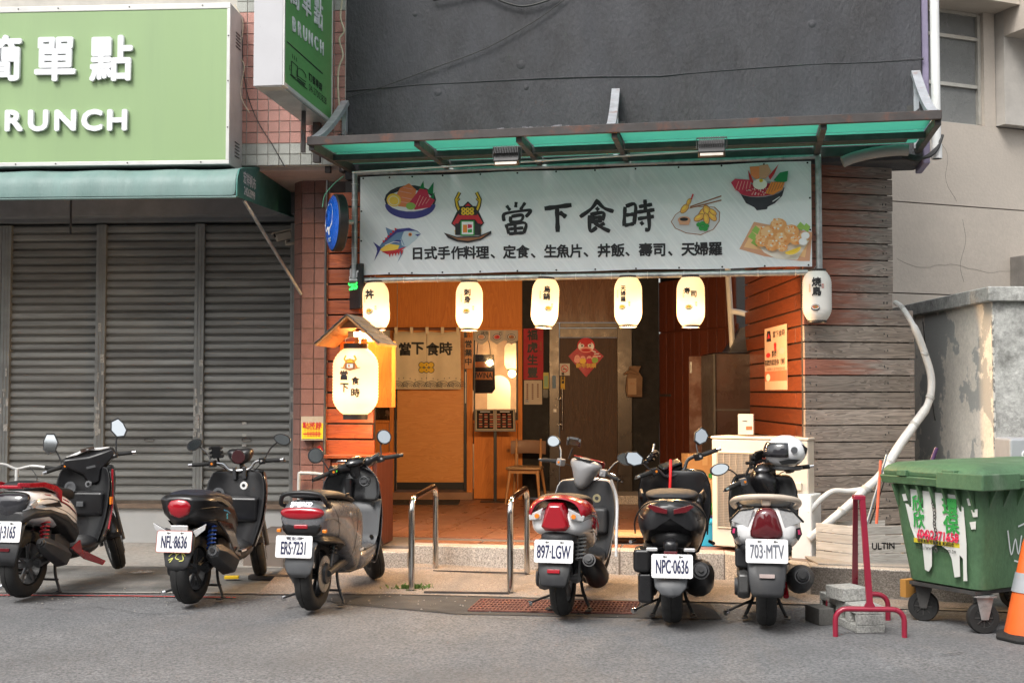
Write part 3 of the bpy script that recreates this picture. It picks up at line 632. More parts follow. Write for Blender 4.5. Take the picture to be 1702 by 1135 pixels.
# ---------------------------------------------------------------- projecting vertical light box
Pf = Vector(((466 - 851) / 218.5, 2000 / 218.5, 0)); Pb = Vector(((548 - 851) / 190.5, 2000 / 190.5, 0)); dv = (Pb - Pf); ln_ = dv.length; yaw = math.atan2(dv.y, dv.x)
vs_ = empty('projecting_sign', Pf, yaw, 'tall green and white BRUNCH light box sign projecting over the pavement', 'sign')
zb0 = HC + (652 - 137.5) / 218.5; wd = .235
case = M().box(0, ln_, .0, wd, zb0, 6.6).ob('sign_case', mat('sign_white_case', (.50, .50, .52), .35, .0, var=.03), vs_, bevel=.006)
M().box(.012, ln_ - .012, .012, wd - .012, zb0 - .006, zb0 - .0005).ob('bottom_panel', mat('sign_bottom', (.42, .42, .40), .4, .3, var=.15), vs_)
M().box(.0, .02, -.012, -.0005, zb0, 6.6).box(ln_ - .02, ln_, -.012, -.0005, zb0, 6.6).box(.021, ln_ - .021, -.012, -.0005, zb0, zb0 + .03).ob('frame', alu, vs_, bevel=.002)
M().box(.021, ln_ - .021, -.006, -.0005, zb0 + .031, 6.6).ob('face', sg2, vs_)
VF = Fr(Pf.x, Pf.y, -math.degrees(yaw))
for ch, px, py in zip('簡單點', (488, 508, 527.5), (-13, 3, 22)):
    x, z = VF.px(px, py + 2); text(ch, .29, bright, vs_, (x, -.010, z), .003, .0035, .9, name='letter')
for i, ch in enumerate('BRUNCH'):
    x, z = VF.px(486.5 + i * 9.3, 43 + i * 7.6); text(ch, .155, bright, vs_, (x, -.010, z), .003, .004, 1.0, name='letter')
pc_ = Pic(VF, .006)
pc_.st(INK, [(477, 70), (536, 123)], 1.8)
for i in range(3): pc_.st(INK, [(486 + i * 3.2, 90 + i * 3), (486 + i * 3.2, 97 + i * 3)], .8)
pc_.st(INK, [(484, 102), (484, 124), (490, 130), (494, 128), (494, 111), (484, 102)], 1); pc_.st(INK, [(484, 110), (481, 109), (481, 116), (484, 118)], .8)
pc_.st(INK, [(493, 128), (493, 118), (496, 114), (502, 117), (507, 124), (508, 130)], 1); pc_.st(INK, [(493, 126), (508, 137)], 1); pc_.st(INK, [(493, 130), (507, 141)], 1.6); pc_.st(INK, [(493, 133), (506, 143)], 1); pc_.st(INK, [(481, 124), (510, 149)], 1.2)
pc_.ob('printed_picture', vs_)
x, z = VF.px(523, 138); text('訂餐專線', .075, INK, vs_, (x, -.0075, z), off=.001, xs=1.3); x, z = VF.px(527, 158); text('04-27003828', .085, INK, vs_, (x, -.0075, z), xs=1.15)
# steel bracket frame behind it
s = M(); X0 = ln_ + .02
for z in (4.55, 5.35): s.box(ln_ - .25, X0 + .15, .05, .08, z, z + .04)
for a, b in (((ln_ - .3, .06, zb0 + .35), (X0 + .12, .06, 4.55)), ((X0, .06, 4.55), (X0 + .12, .06, 5.35))): s.tube([a, b], .014, 4)
s.box(X0 + .1, X0 + .14, .04, .09, 3.5, 6.6).box(ln_ - .55, ln_ - .52, .07, .1, 3.55, zb0).box(ln_ - .12, ln_ - .06, .07, .13, 3.55, zb0); s.ob('bracket_frame', rust, vs_)
# ---------------------------------------------------------------- glass canopy
cp = RF.empty('glass_canopy', label='rusty steel canopy with green glass panes along the restaurant front', cat='canopy')
cx0, cx1 = RF.X(507, 1.1), RF.X(1573, 1.1); zc = 3.512; s = M()
ggl = mat('green_wired_glass', (.06, .36, .29), .35, var=.15, vs=6, trans=0, col2=(.02, .2, .15), amt=.3, cs=2.5); 
gn = ggl.node_tree; pb_ = gn.nodes['Principled BSDF']; tr_ = gn.nodes.new('ShaderNodeBsdfTranslucent'); tr_.inputs[0].default_value = (.30, .72, .61, 1); mx_ = gn.nodes.new('ShaderNodeMixShader'); mx_.inputs[0].default_value = .62; gn.links.new(pb_.outputs[0], mx_.inputs[1]); gn.links.new(tr_.outputs[0], mx_.inputs[2]); gn.links.new(mx_.outputs[0], gn.nodes['Material Output'].inputs[0])
bx('front_beam', rust, cp, cx0, cx1, -1.1, -1.06, zc + .002, zc + .066, .003)
bx('rear_beam', darksteel, cp, cx0 + .1, cx1 - .15, -.09, -.03, zc - .05, zc + .03, .003)
bx('middle_beam', darksteel, cp, cx0, cx1, -.60, -.56, zc - .03, zc + .02, .003)
xsb = [cx0, RF.X(690, 1.0), RF.X(860, 1.0), RF.X(1018, 1.05), RF.X(1368, 1.0), cx1 - .045]
for i, x in enumerate(xsb): bx('cross_beam', darksteel, cp, x, x + .045, -1.059, -.02, zc - .034, zc + .034 if i in (0, 5) else zc + .026, .003)
for a, b in zip(xsb[:-1], xsb[1:]):
    for y0, y1 in ((-1.055, -.603), (-.557, -.095)): bx('glass_pane', ggl, cp, a + .05, b - .004, y0, y1, zc + .036, zc + .044)
bx('flashing', mat('flashing_grime', (.06, .08, .06), .8, col2=(.3, .26, .05), amt=.3, cs=12), cp, cx0 + .1, cx1 - .15, -.4, -.3, zc + .0, zc + .034)
arcs = [(575, 165, cx0 + .03), (1024, 145, RF.X(1016, 1.08)), (1521, 115, cx1 - .05)]
for px, py, xe in arcs:
    xw, zw = RF.px(px, py); zw -= .02; s = M(); pts = []
    for k in range(13): t = k / 12; pts.append((xe + (xw - xe) * (1 - t), -.03 - 1.04 * t, zc + .075 + (zw - zc - .075) * (1 - t) ** 1.3))
    rings = [[(x - .034, y, z), (x + .034, y, z), (x + .034, y + .03, z - .03), (x - .034, y + .03, z - .03)] for x, y, z in pts]
    s.loft(rings); s.box(xw - .02, xw + .02, -.05, -.005, zc, zw - .03); s.ob('curved_bracket', mat('bracket_steel', (.45, .47, .5), .5, .5, var=.2, vs=9, col2=(.28, .12, .07), amt=.36, cs=7), cp)
    s = M(); s.tube([(xw, -.06, zc + .3), (xe, -.35, zc + .22), (xe, -.25, zc + .1), (xw, -.06, zc + .12)], .009, 6); s.tube(arc((xw * .7 + xe * .3, -.2, zc + .2), .08, 0, 330, 12, 'x'), .007, 6); s.box(xw - .07, xw + .07, -.012, -.002, zw - .33, zw - .28); s.ob('scroll_brace', darksteel, cp, smooth=60)
M().tube([(cx0 + .15, -.42, zc - .1), (RF.X(1175, .42), -.42, zc - .03)], .008).ob('thin_rod', alu, cp)
# floodlights
for px, py, face in ((843, 258, 0), (1183, 243, 1)):
    x, z = RF.px(px, py + 2, 1.16); e = empty('floodlight', RF.W(x, 1.16, z), -RF.a, 'black floodlight under the canopy left of centre, tilted down at the banner' if not face else 'black floodlight with pale lens under the canopy toward the right bracket', 'floodlight', 'floodlights on the canopy')
    M().cbox((0, .0, -.01), .2, .07, .12, (R(-30), 0, 0)).ob('housing', black, e, bevel=.008)
    s = M()
    for i in range(15): s.cbox((-.09 + i * .0128, -.03, .03), .004, .05, .07, (R(-30), 0, 0))
    s.ob('cooling_fins', black, e); M().cbox((0, -.05, -.055), .17, .006, .045, (R(-30), 0, 0)).ob('lens', mat('dusty_lens', (.4, .36, .32), .2, .1), e, bevel=.002)
    M().tube([(-.11, 0, -.01), (-.11, .0, .07), (.11, 0, .07), (.11, 0, -.01)], .006, 6).ob('bracket', darksteel, e, smooth=40)
# ---------------------------------------------------------------- banner
d = .1; bn = RF.empty('banner', label='wide pale grey restaurant banner with brush lettering and food pictures', cat='banner')
bx0, bx1 = RF.X(597, d), RF.X(1352, d); bz0, bz1 = 2.568, 3.428
clo = mat('banner_vinyl', (.68, .71, .725), .42, var=.08, vs=1.5, col2=(.78, .80, .81), amt=.5, cs=3, crisp=.3)
# streaks on the vinyl
t = clo.node_tree; N = t.nodes; Lk = t.links; tc = N.new('ShaderNodeTexCoord'); mq = N.new('ShaderNodeMapping'); mq.inputs['Rotation'].default_value = (0, R(38), 0); mp = N.new('ShaderNodeMapping'); mp.inputs['Scale'].default_value = (45, 1, 1.6); no = N.new('ShaderNodeTexNoise'); no.inputs['Scale'].default_value = 1.3; no.inputs['Detail'].default_value = 4; no.inputs['Distortion'].default_value = .5
Lk.new(tc.outputs['Object'], mq.inputs[0]); Lk.new(mq.outputs[0], mp.inputs[0]); Lk.new(mp.outputs[0], no.inputs['Vector']); rr = N.new('ShaderNodeMapRange'); Lk.new(no.outputs['Fac'], rr.inputs[0]); rr.inputs[1].default_value = .46; rr.inputs[2].default_value = .66; rr.inputs[3].default_value = 0; rr.inputs[4].default_value = .5
mx = N.new('ShaderNodeMix'); mx.data_type = 'RGBA'; Lk.new(rr.outputs[0], mx.inputs[0]); old = [l for l in t.links if l.to_socket == N['Principled BSDF'].inputs['Base Color']][0].from_socket; Lk.new(old, mx.inputs[6]); mx.inputs[7].default_value = (.86, .88, .88, 1); Lk.new(mx.outputs[2], N['Principled BSDF'].inputs['Base Color'])
s = M(); nx, nz = 48, 12; rows = []
for i in range(nx + 1):
    r = []
    for j in range(nz + 1):
        u, v = i / nx, j / nz; r.append((bx0 + (bx1 - bx0) * u, -d - .0 + .0006 * sin(u * 70) * (v > .8), bz0 + (bz1 - bz0) * v + .004 * sin(u * pi * 7) * (abs(v - .5) * 2) ** 4))
    rows.append(r)
s.loft(rows, cap=False, closed=False); s.ob('vinyl_sheet', clo, bn, solid=.0016, fix=False)
s = M()
for px in (602, 646, 684, 735, 798, 860, 925, 990, 1058, 1130, 1202, 1273, 1346):
    for z in (bz1 - .012, bz0 + .012):
        x = RF.X(px, d); s.cyl((x, -d - .001, z), (x, -d - .004, z), .008, n=8)
for z in (bz0 + .3, bz0 + .56):
    for x in (bx0 + .012, bx1 - .012): s.cyl((x, -d - .001, z), (x, -d - .004, z), .008, n=8)
s.ob('eyelets', INK, bn)['kind'] = 'stuff'
def btxt(ch, px, py, h, off, xs=1, ro=.012, seed=0, sh=0):
    x, z = RF.px(px, py, d); return text(ch, h / 197, INK, bn, (x, -d - .004, z), off=off * h / 197, xs=xs, rough=ro, seed=seed, name='letter', shear=sh)
# four large brush characters, stroke by stroke (photo pixels in the banner plane)
S = {
 '當': [[(858, 336), (857, 345)], [(842, 342), (848, 350)], [(873, 337), (865, 349)], [(838, 368), (837, 358), (845, 354), (874, 350), (882, 351), (874, 361)], [(849, 360), (850, 369), (866, 367), (868, 358), (850, 360)], [(841, 373), (846, 389)], [(843, 374), (873, 371), (871, 388)], [(846, 389), (871, 387)], [(856, 373), (857, 388)], [(846, 381), (870, 379)]],
 '下': [[(905, 347), (950, 341)], [(926, 346), (927, 386)], [(930, 353), (941, 361)]],
 '食': [[(994, 332), (983, 347), (964, 361)], [(992, 334), (1004, 346), (1020, 352)], [(991, 345), (995, 350)], [(980, 358), (981, 384), (992, 378)], [(981, 357), (1003, 354), (1001, 367)], [(982, 363), (1000, 361)], [(982, 369), (1001, 367)], [(1005, 371), (997, 376)], [(988, 370), (999, 378), (1014, 385)]],
 '時': [[(1039, 344), (1037, 376)], [(1040, 343), (1056, 341), (1054, 373)], [(1040, 358), (1054, 356)], [(1038, 375), (1054, 372)], [(1062, 344), (1084, 340)], [(1072, 332), (1073, 352)], [(1059, 353), (1088, 349)], [(1060, 364), (1087, 360)], [(1078, 352), (1079, 380), (1072, 382)], [(1065, 369), (1069, 374)]]}
for ch, st in S.items():
    pb = Pic(RF, d + .0015)
    base = (6.6 if ch in '食時' else 8) if ch != '當' else 5.6
    for pts in st:
        c = crv([(x, y, 0) for x, y in pts], 5) if len(pts) > 2 else [Vector((pts[0][0] + (pts[1][0] - pts[0][0]) * i / 5, pts[0][1] + (pts[1][1] - pts[0][1]) * i / 5, 0)) for i in range(6)]
        n = len(c); pb.st(INK, [(p.x, p.y) for p in c], [base * (.72 + .38 * abs(cos(pi * i / (n - 1)))) * (.75 if i in (0, n - 1) else 1) for i in range(n)])
    pb.ob('brush_character', bn)
line = '日式手作料理、定食、生魚片、丼飯、壽司、天婦羅'
xs_ = [694, 716, 738, 760, 781, 802, 826, 847, 869, 893, 915, 936, 958, 981, 1004, 1027, 1050, 1073, 1096, 1121, 1144, 1166, 1189]
for i, (ch, px) in enumerate(zip(line, xs_)): btxt(ch, px, 424 - (px - 694) * .0155 - 1, 23, .032, 1, .016, i)
# food pictures
DK = K('dark_bowl', (.03, .03, .04)); BLU = K('navy', (.04, .04, .22)); SAL = K('salmon', (.85, .25, .09)); TUN = K('tuna', (.62, .03, .08)); CRM = K('cream', (.8, .76, .66)); LEM = K('lemon', (.9, .6, .08)); LGR = K('light_green', (.3, .5, .1)); DGR = K('dark_green', (.01, .22, .07)); PNK = K('pink', (.85, .4, .35)); BRN = K('brown', (.3, .12, .05)); TMP = K('tempura', (.8, .42, .08)); GRY = K('grey', (.35, .36, .38)); STL = K('steel_blue', (.12, .22, .36)); LBL = K('pale_blue', (.5, .6, .65)); FRY = K('fried', (.78, .36, .12)); FR2 = K('fried_light', (.85, .52, .25)); PLT = K('plate_clay', (.66, .34, .2))
p = Pic(RF, d + .0015)
p.el(DK, 682, 332, 43, 24); p.el(BLU, 682, 340, 42, 24, a0=0, a1=180); p.el(WHI, 682, 334, 39, 18)
p.pl(SAL, [(658, 326), (665, 313), (680, 305), (692, 316), (690, 330), (678, 345), (662, 343)]); p.st(PNK, [(664, 318), (684, 322)], 1); p.st(PNK, [(668, 328), (686, 332)], 1); p.st(PNK, [(662, 335), (680, 338)], 1); p.st(PNK, [(670, 312), (686, 315)], 1)
for dx, dy, a, b in ((704, 301, -6, 1), (721, 303, -9, 4), (723, 320, -12, 6)): p.pl(DGR, [(dx, dy), (dx + a - 4, dy + 18), (dx + a + 8, dy + 20)])
p.pl(TUN, [(690, 325), (698, 314), (710, 316), (714, 328), (723, 333), (715, 345), (690, 349), (680, 338)])
for i in range(4): p.st(PNK, [(690 + i * 6, 345 - i * 2), (699 + i * 5, 325 + i * 2)], .9)
p.el(LEM, 655, 333, 12, 11, 20); p.el(CRM, 655, 334, 9, 8, 20); p.el(LEM, 655, 334, 8, 7, 20); p.el(LGR, 683, 343, 8, 6)
p.ob('sashimi_bowl_picture', bn)
p = Pic(RF, d + .0015)   # tuna fish
p.pl(STL, [(628, 414), (634, 405), (645, 392), (660, 381), (680, 380), (694, 384), (700, 389), (692, 398), (680, 408), (662, 418), (646, 420), (634, 416)])
p.pl(LBL, [(666, 398), (672, 384), (690, 384), (700, 389), (690, 400), (676, 411), (668, 408)]); p.pl(LEM, [(630, 416), (645, 405), (664, 408), (660, 418), (645, 420)]); p.pl(RED, [(634, 418), (655, 416), (676, 410), (660, 421), (644, 423)])
p.pl(STL, [(645, 392), (641, 378), (650, 382), (658, 384)]); p.pl(BLU, [(634, 412), (620, 402), (626, 412), (627, 418), (622, 434), (630, 420)]); p.pl(STL, [(664, 416), (666, 424), (660, 438), (670, 420)]); p.pl(BLU, [(668, 400), (660, 405), (652, 402), (660, 399)])
p.pl(BLU, [(634, 407), (645, 392), (660, 381), (680, 379), (694, 384), (676, 384), (660, 387), (646, 398)]); p.st(STL, [(670, 386), (667, 396), (672, 408)], 1.2); p.pl(BLU, [(690, 390), (700, 389), (694, 393)]); p.st(WHI, [(640, 408), (655, 402), (664, 403)], 1); p.el(ORA, 682, 390, 3, 3); p.el(INK, 682, 390, 1.5, 1.5)
for i in range(6): p.pl(RED, [(637 + i * 4, 404 - i * 4), (636 + i * 4, 399 - i * 4), (641 + i * 4, 401 - i * 4)])
for i in range(5): p.pl(RED, [(646 + i * 5, 421 - i), (648 + i * 5, 428 - i), (651 + i * 5, 420 - i)])
p.ob('fish_picture', bn)
p = Pic(RF, d + .0015)   # helmet emblem
def horn(sx):
    P = [(778 + sx * 14, 352), (778 + sx * 18, 342), (778 + sx * 20, 332), (778 + sx * 14, 320)]; p.st(INK, P, [7, 7, 6, 6]); p.st(INK, [(778 + sx * 20, 336), (778 + sx * 14, 330)], 4); p.st(YEL, P, [3.5, 3.5, 3, 3]); p.st(YEL, [(778 + sx * 20, 336), (778 + sx * 14.5, 330)], 2)
horn(-1); horn(1)
p.pl(INK, [(778, 335), (796, 352), (805, 371), (797, 380), (759, 380), (750, 372), (759, 353)]); p.pl(RED, [(778, 338), (793, 353), (763, 353)]); p.pl(RED, [(762, 356), (794, 356), (803, 371), (797, 375), (790, 365), (766, 365), (759, 376), (752, 372)]); p.pl(INK, [(765, 343), (791, 343), (793, 358), (763, 358)])
for i in range(3):
    for j in range(2): p.el(YEL, 770.5 + i * 7, 348.5 + j * 6, 3.8, 3.4); p.el(INK, 770.5 + i * 7, 348.5 + j * 6, 1.2, 1.1)
p.pl(INK, [(757, 372), (799, 372), (800, 391), (757, 391)])
p.pl(INK, [(738, 387), (760, 394), (795, 393), (817, 384), (817, 389), (800, 399), (778, 404), (760, 402), (745, 396)]); p.pl(BRN, [(741, 389), (760, 396), (796, 395), (814, 387), (799, 397), (778, 401), (762, 399)])
p.pl(GRN, [(766, 367), (789, 367), (789, 392), (766, 392)]); p.pl(WHI, [(768, 369), (787, 369), (787, 390), (768, 390)]); p.pl(ORA, [(770, 374), (777, 374), (777, 387), (770, 387)]); p.pl(TUN, [(778, 373), (785, 374), (785, 379), (778, 380)]); p.pl(GRN, [(778, 382), (785, 381), (785, 387), (778, 387)])
p.ob('helmet_emblem', bn); btxt('食', 759, 386, 9, .02).data.materials[0] = YEL; btxt('時', 796.5, 385, 9, .02).data.materials[0] = YEL
p = Pic(RF, d + .0015)   # tempura plate
pl_ = [(1115, 369), (1122, 357), (1135, 348), (1160, 343), (1188, 344), (1197, 353), (1196, 368), (1186, 382), (1165, 391), (1140, 388), (1122, 380)]
p.pl(BRN, pl_); p.pl(K('plate_white', (.62, .62, .63)), [(1156 + (x - 1156) * .965, 366 + (y - 366) * .95) for x, y in pl_])
p.st(BRN, [(1147, 344), (1199, 326)], 2); p.st(BRN, [(1147, 346), (1199, 333)], 2)
for cx, cy, rr, ro in ((1138, 347, 9, -50), (1145, 336, 6, -65), (1168, 356, 11, -60), (1176, 352, 11, 65), (1184, 360, 9, 50), (1162, 362, 9, -30), (1174, 364, 9, 80), (1185, 353, 7, 40)): p.el(BRN, cx, cy, rr * 1.12, rr * .62, ro, 10); p.el(TMP, cx, cy, rr, rr * .5, ro, 10); p.el(LEM, cx - 1, cy - 1, rr * .5, rr * .22, ro, 8)
p.st(RED, [(1149, 332), (1152, 323)], 2.5); p.el(PLT, 1137, 366, 10.5, 6); p.pl(PLT, [(1127, 366), (1148, 366), (1145, 374), (1130, 374)]); p.el(INK, 1137, 365, 7, 3); 
for cx, cy in ((1162, 374), (1168, 372), (1174, 376), (1166, 380), (1172, 381)): p.el(GRN, cx, cy, 5, 4, 0, 7)
p.ob('tempura_picture', bn)
p = Pic(RF, d + .0015)   # seafood bowl
p.pl(DK, [(1228, 318), (1304, 312), (1300, 326), (1288, 338), (1276, 344), (1275, 348), (1258, 350), (1254, 345), (1240, 338)]); p.el(GRY, 1265, 315, 38, 13, -4); p.el(K('roe', (.55, .03, .07)), 1262, 316, 34, 11, -4)
for i in range(40): p.el(PNK if i % 3 else WHI, 1240 + rnd.random() * 46, 314 + rnd.random() * 11, 1.2, 1.2, 0, 5)
p.pl(SAL, [(1246, 278), (1262, 277), (1268, 292), (1258, 300), (1248, 292)]); p.pl(PLT, [(1262, 276), (1276, 274), (1282, 286), (1272, 298), (1262, 296)]); p.pl(TUN, [(1215, 304), (1222, 298), (1248, 300), (1246, 314), (1232, 322), (1222, 316)])
for i in range(5): p.st(PNK, [(1222 + i * 6, 318 - i), (1228 + i * 5, 302)], 1)
p.pl(RED, [(1243, 283), (1248, 292), (1254, 308), (1246, 302)]); p.pl(RED, [(1294, 274), (1287, 290), (1280, 300), (1277, 294)]); p.pl(DGR, [(1310, 285), (1308, 302), (1296, 307), (1286, 300), (1296, 288)])
p.pl(ORA, [(1282, 303), (1304, 304), (1300, 316), (1284, 325), (1272, 322)]); 
for i in range(5): p.st(BRN, [(1277 + i * 5, 322 - i * 2), (1284 + i * 4.5, 304)], .8)
p.el(CRM, 1263, 307, 12, 9); p.el(YEL, 1265, 301, 3.2, 3); p.st(WHI, [(1284, 336), (1296, 328)], 1.5)
p.ob('seafood_bowl_picture', bn)
p = Pic(RF, d + .0015)   # fried chicken plate
p.pl(PLT, [(1229, 414), (1253, 369), (1300, 378), (1350, 386), (1346, 434), (1330, 434), (1270, 426)]); p.pl(FR2, [(1236, 411), (1256, 375), (1345, 390), (1338, 428)]); p.pl(CRM, [(1258, 405), (1345, 400), (1325, 432), (1290, 430), (1270, 420)])
for cx, cy in ((1250, 392), (1256, 382), (1255, 402), (1340, 378), (1330, 376)): p.pl(LGR, [(cx - 7, cy + 2), (cx, cy - 7), (cx + 7, cy - 1), (cx + 3, cy + 8)])
for cx, cy, r_ in ((1277, 388, 15), (1294, 375, 14), (1300, 398, 15), (1315, 385, 13), (1283, 408, 12), (1266, 402, 11), (1322, 400, 10), (1300, 412, 9)):
    p.el(FRY, cx, cy, r_, r_ * .85, 0, 12)
    p.el(FR2, cx - r_ * .15, cy - r_ * .2, r_ * .7, r_ * .55, 0, 10)
    for k in range(16): p.el((FR2, ORA, FRY, CRM)[k % 4], cx + rnd.uniform(-.75, .65) * r_, cy + rnd.uniform(-.7, .6) * r_, r_ * .15, r_ * .12, 0, 6)
p.el(WHI, 1338, 393, 7, 6); p.el(WHI, 1334, 403, 7, 6); p.el(LEM, 1317, 416, 14, 8, -20, a0=0, a1=180); p.el(YEL, 1317, 416, 11, 5, -20, a0=0, a1=180)
p.ob('fried_chicken_picture', bn)
# pipe frame holding the banner
pf = RF.empty('pipe_frame', label='galvanised pipe frame tied round the banner', cat='frame'); fx0, fx1 = RF.X(588, d), RF.X(1364, d)
for n_, P, r_ in (('pole', [(fx0, -d, bz0 - .03), (fx0, -d, zc - .05)], .026), ('pole', [(fx1, -d, bz0 - .03), (fx1, -d, zc - .05)], .026), ('lower_pipe', [(fx0 - .04, -d, bz0 - .045), (fx1 + .02, -d, bz0 - .045)], .026), ('upper_pipe', [(fx0 - .02, -d, bz1 + .035), (fx1 + .02, -d, bz1 + .035)], .02)): M().tube(P, r_, 12).ob(n_, galv, pf, smooth=60)
s = M()
for i in range(13): x = fx0 + .15 + i * .3; s.tube(arc((x, -d, bz0 - .045), .0285, 0, 330, 10, 'x'), .0028, 5)
for i in range(6): s.tube(arc((fx0, -d, bz0 + .1 + i * .14), .0285, 0, 330, 10, 'z'), .0028, 5)
s.ob('cable_ties', alu, pf)['kind'] = 'stuff'
# ---------------------------------------------------------------- lanterns
def papermat(nm, e, col=(.93, .82, .62)):
    m = mat(nm, col, .8, var=.03, em=(1, .84, .58), es=e); t = m.node_tree; p = t.nodes['Principled BSDF']; tr = t.nodes.new('ShaderNodeBsdfTranslucent'); tr.inputs[0].default_value = (.95, .8, .55, 1); mx = t.nodes.new('ShaderNodeMixShader'); mx.inputs[0].default_value = .6; t.links.new(p.outputs[0], mx.inputs[1]); t.links.new(tr.outputs[0], mx.inputs[2]); t.links.new(mx.outputs[0], t.nodes['Material Output'].inputs[0]); return m
paper = papermat('lit_lantern_paper', .25); paper2 = papermat('big_lantern_paper', .26); paper0 = mat('unlit_lantern_paper', (.68, .66, .62), .7, var=.05)
cap_ = mat('lantern_cap', (.03, .022, .018), .5)
def lantern(loc, rz, r, h, pm, label, power, tilt=0, name='paper_lantern', group=None, cf=.62, ch=.045):
    e = empty(name, loc, rz, label, 'lantern', group, ry=tilt); s = M(); prof = []; N_ = 44; H = h / 2
    for i in range(N_ + 1):
        t = -1 + 2 * i / N_; at = abs(t); rr = r * (1 if at < .45 else 1 - (1 - cf) * ((at - .45) / .55) ** 2.2); rr *= 1 - .035 * (i % 2); prof.append((rr, t * H))
    s.lathe(prof, n=32, cap=False); s.ob('paper_shell', pm, e, smooth=25 if 0 else 60)
    c1 = M().lathe([(r * cf * 1.02, -h * .02), (r * cf * 1.02, h * ch), (r * cf * .9, h * ch), (r * cf * .9, 0)], (0, 0, H - .002), n=24, cap=False); c1.ob('top_rim', cap_, e, smooth=40); c1 = M().lathe([(r * cf * 1.02, h * .02), (r * cf * 1.02, -h * ch), (r * cf * .88, -h * ch), (r * cf * .88, 0)], (0, 0, -H + .002), n=24, cap=False)
    c1.ob('bottom_rim', cap_, e, smooth=40)
    M().lathe([(.0, 0), (r * cf * .99, 0), (r * cf * .99, -.006), (.0, -.006)], (0, 0, -H - .004), n=24).ob('added_mouth_disc', mat('glowing_mouth_disc', (.9, .8, .6), .6, em=(1, .8, .5), es=.5) if power else cap_, e)  # added disc keeps the fill lamp off the shell, glowing like an open mouth
    M().tube([(-r * .3, 0, H), (0, 0, H + h * .13), (r * .3, 0, H)], .002, 5).ob('hanging_wire', alu, e)
    if power:
        l = bpy.data.lights.new('bulb', 'POINT'); l.energy = power; l.color = (1, .68, .36); l.shadow_soft_size = .035; lo = bpy.data.objects.new('bulb_light', l); C.objects.link(lo); lo.parent = e; lo.location = (0, 0, -H * .45)
        l = bpy.data.lights.new('added_fill', 'POINT'); l.energy = 42 if r < .15 else 10; l.color = (1, .62, .30); l.shadow_soft_size = .05; lo = bpy.data.objects.new('added_fill_light', l); C.objects.link(lo); lo.parent = e; lo.location = (0, 0, -H - .055)  # added fill lamp under the lantern, brightens what stands around it
        M().ell((0, 0, -H * .30), .022, .022, .03, 10, 6).ob('bulb', mat('bulb_glass', (1, .9, .7), .4, var=0, em=(1, .78, .5), es=12), e, smooth=60)
    return e
def lprint(e, r, m, items, hgt):
    """print wrapped on the front of the paper: (string, size, x, z, material, vertical?)"""
    for k, (s_, size, x, z, mm, ro) in enumerate(items):
        for i, ch in enumerate(s_):
            zz = z - i * size * 1.02
            text(ch, size, mm, e, (x, 0, zz), off=size * .04 if ro else size * .01, rough=.014 * ro, seed=k * 5 + i, rot=(pi / 2, 0, 0), conv=lambda p: Vector((r * 1.012 * sin(p.x / r), (-r * 1.012 + p.y) * cos(p.x / r), p.z)))
def lpic(e, r, name, fn):
    p = Pic(None, 0, mapf=lambda q, k: (( r * 1.012 + k * .0004) * sin(q[0] / r), -(r * 1.012 + k * .0004) * cos(q[0] / r), q[1])); fn(p); return p.ob(name, e)
INKR = K('red_ink', (.5, .06, .03)); GOLD = K('gold_ink', (.62, .33, .05))
def bowl(cx, cz, s, top=YEL):
    def f(p):
        p.el(INK, cx, cz, s, s * .72, 0); p.el(WHI, cx, cz + s * .1, s * .85, s * .52); p.el(top, cx, cz + s * .12, s * .75, s * .42)
        for i in range(5): p.el((ORA, GRN, RED)[i % 3], cx + s * .5 * cos(i * 1.3), cz + s * .12 + s * .22 * sin(i * 1.3), s * .12, s * .1, 0, 6)
    return f
spec = [(625, 508, '丼', 'leftmost lit paper lantern under the banner with a rice bowl print, leaning', -.05, 1), (780, 508, '刺身', 'second lit paper lantern from the left with sashimi print above the open sign', 0, 2), (906, 503, '烏鍋', 'third lit paper lantern from the left leaning left above the red scroll', .06, 3), (1044, 501, '天婦羅', 'lit paper lantern with three character tempura print above the metal door', 0, 4), (1148, 501, '寿司', 'rightmost lit paper lantern with sushi print before the slatted gate', 0, 5), (1358, 492, '焼鳥', 'white unlit paper lantern hanging before the plank wall', 0, 6)]
for px, py, tx, lab, ti, sd in spec:
    x, z = RF.px(px, py, d); r = .117; lit = sd < 6
    e = lantern(RF.W(x, d, z), -RF.a, r, .40, paper if lit else paper0, lab, 1.15 if lit else 0, ti, group='paper lanterns hung under the banner')
    side = {1: -.02, 2: .01, 3: .03, 4: -.03, 5: .0, 6: -.01}[sd]; n = len(tx); size = .085 if n == 1 else (.06 if n == 2 else .045)
    if sd == 5: lprint(e, r, None, [('寿', .055, -.025, .075, INK, 1), ('司', .055, .03, .05, INK, 1)], 0)
    else: lprint(e, r, None, [(tx, size if sd != 6 else .075, side, .10 if n > 1 else .085, INK, 1)], 0)
    lpic(e, r, 'printed_picture', bowl(side - .01 + (.03 if sd == 3 else 0), -.055 if sd != 6 else -.10, .036 if sd in (1, 6) else .03, YEL if sd != 6 else BRN))
    lprint(e, r, None, [('手作料理', .016, side - .055, .08, INKR if sd % 2 else GOLD, 0), ('美味', .02, side + .05, -.02 + (.1 if sd == 6 else 0), INKR if sd == 6 else GOLD, 0)], 0)
x, z = RF.px(591, 634, .35); r = .195
bl = lantern(RF.W(x, .35, z), -RF.a, r, .56, paper2, 'large lit paper lantern with helmet emblem under a small shingled roof', 1.7, 0, 'large_lantern', cf=.52, ch=.075)
M().tube([(-.08, 0, .3), (-.1, .01, .36), (0, .01, .4), (.1, .01, .36), (.08, 0, .3)], .003, 5).ob('hanging_wire', alu, bl)
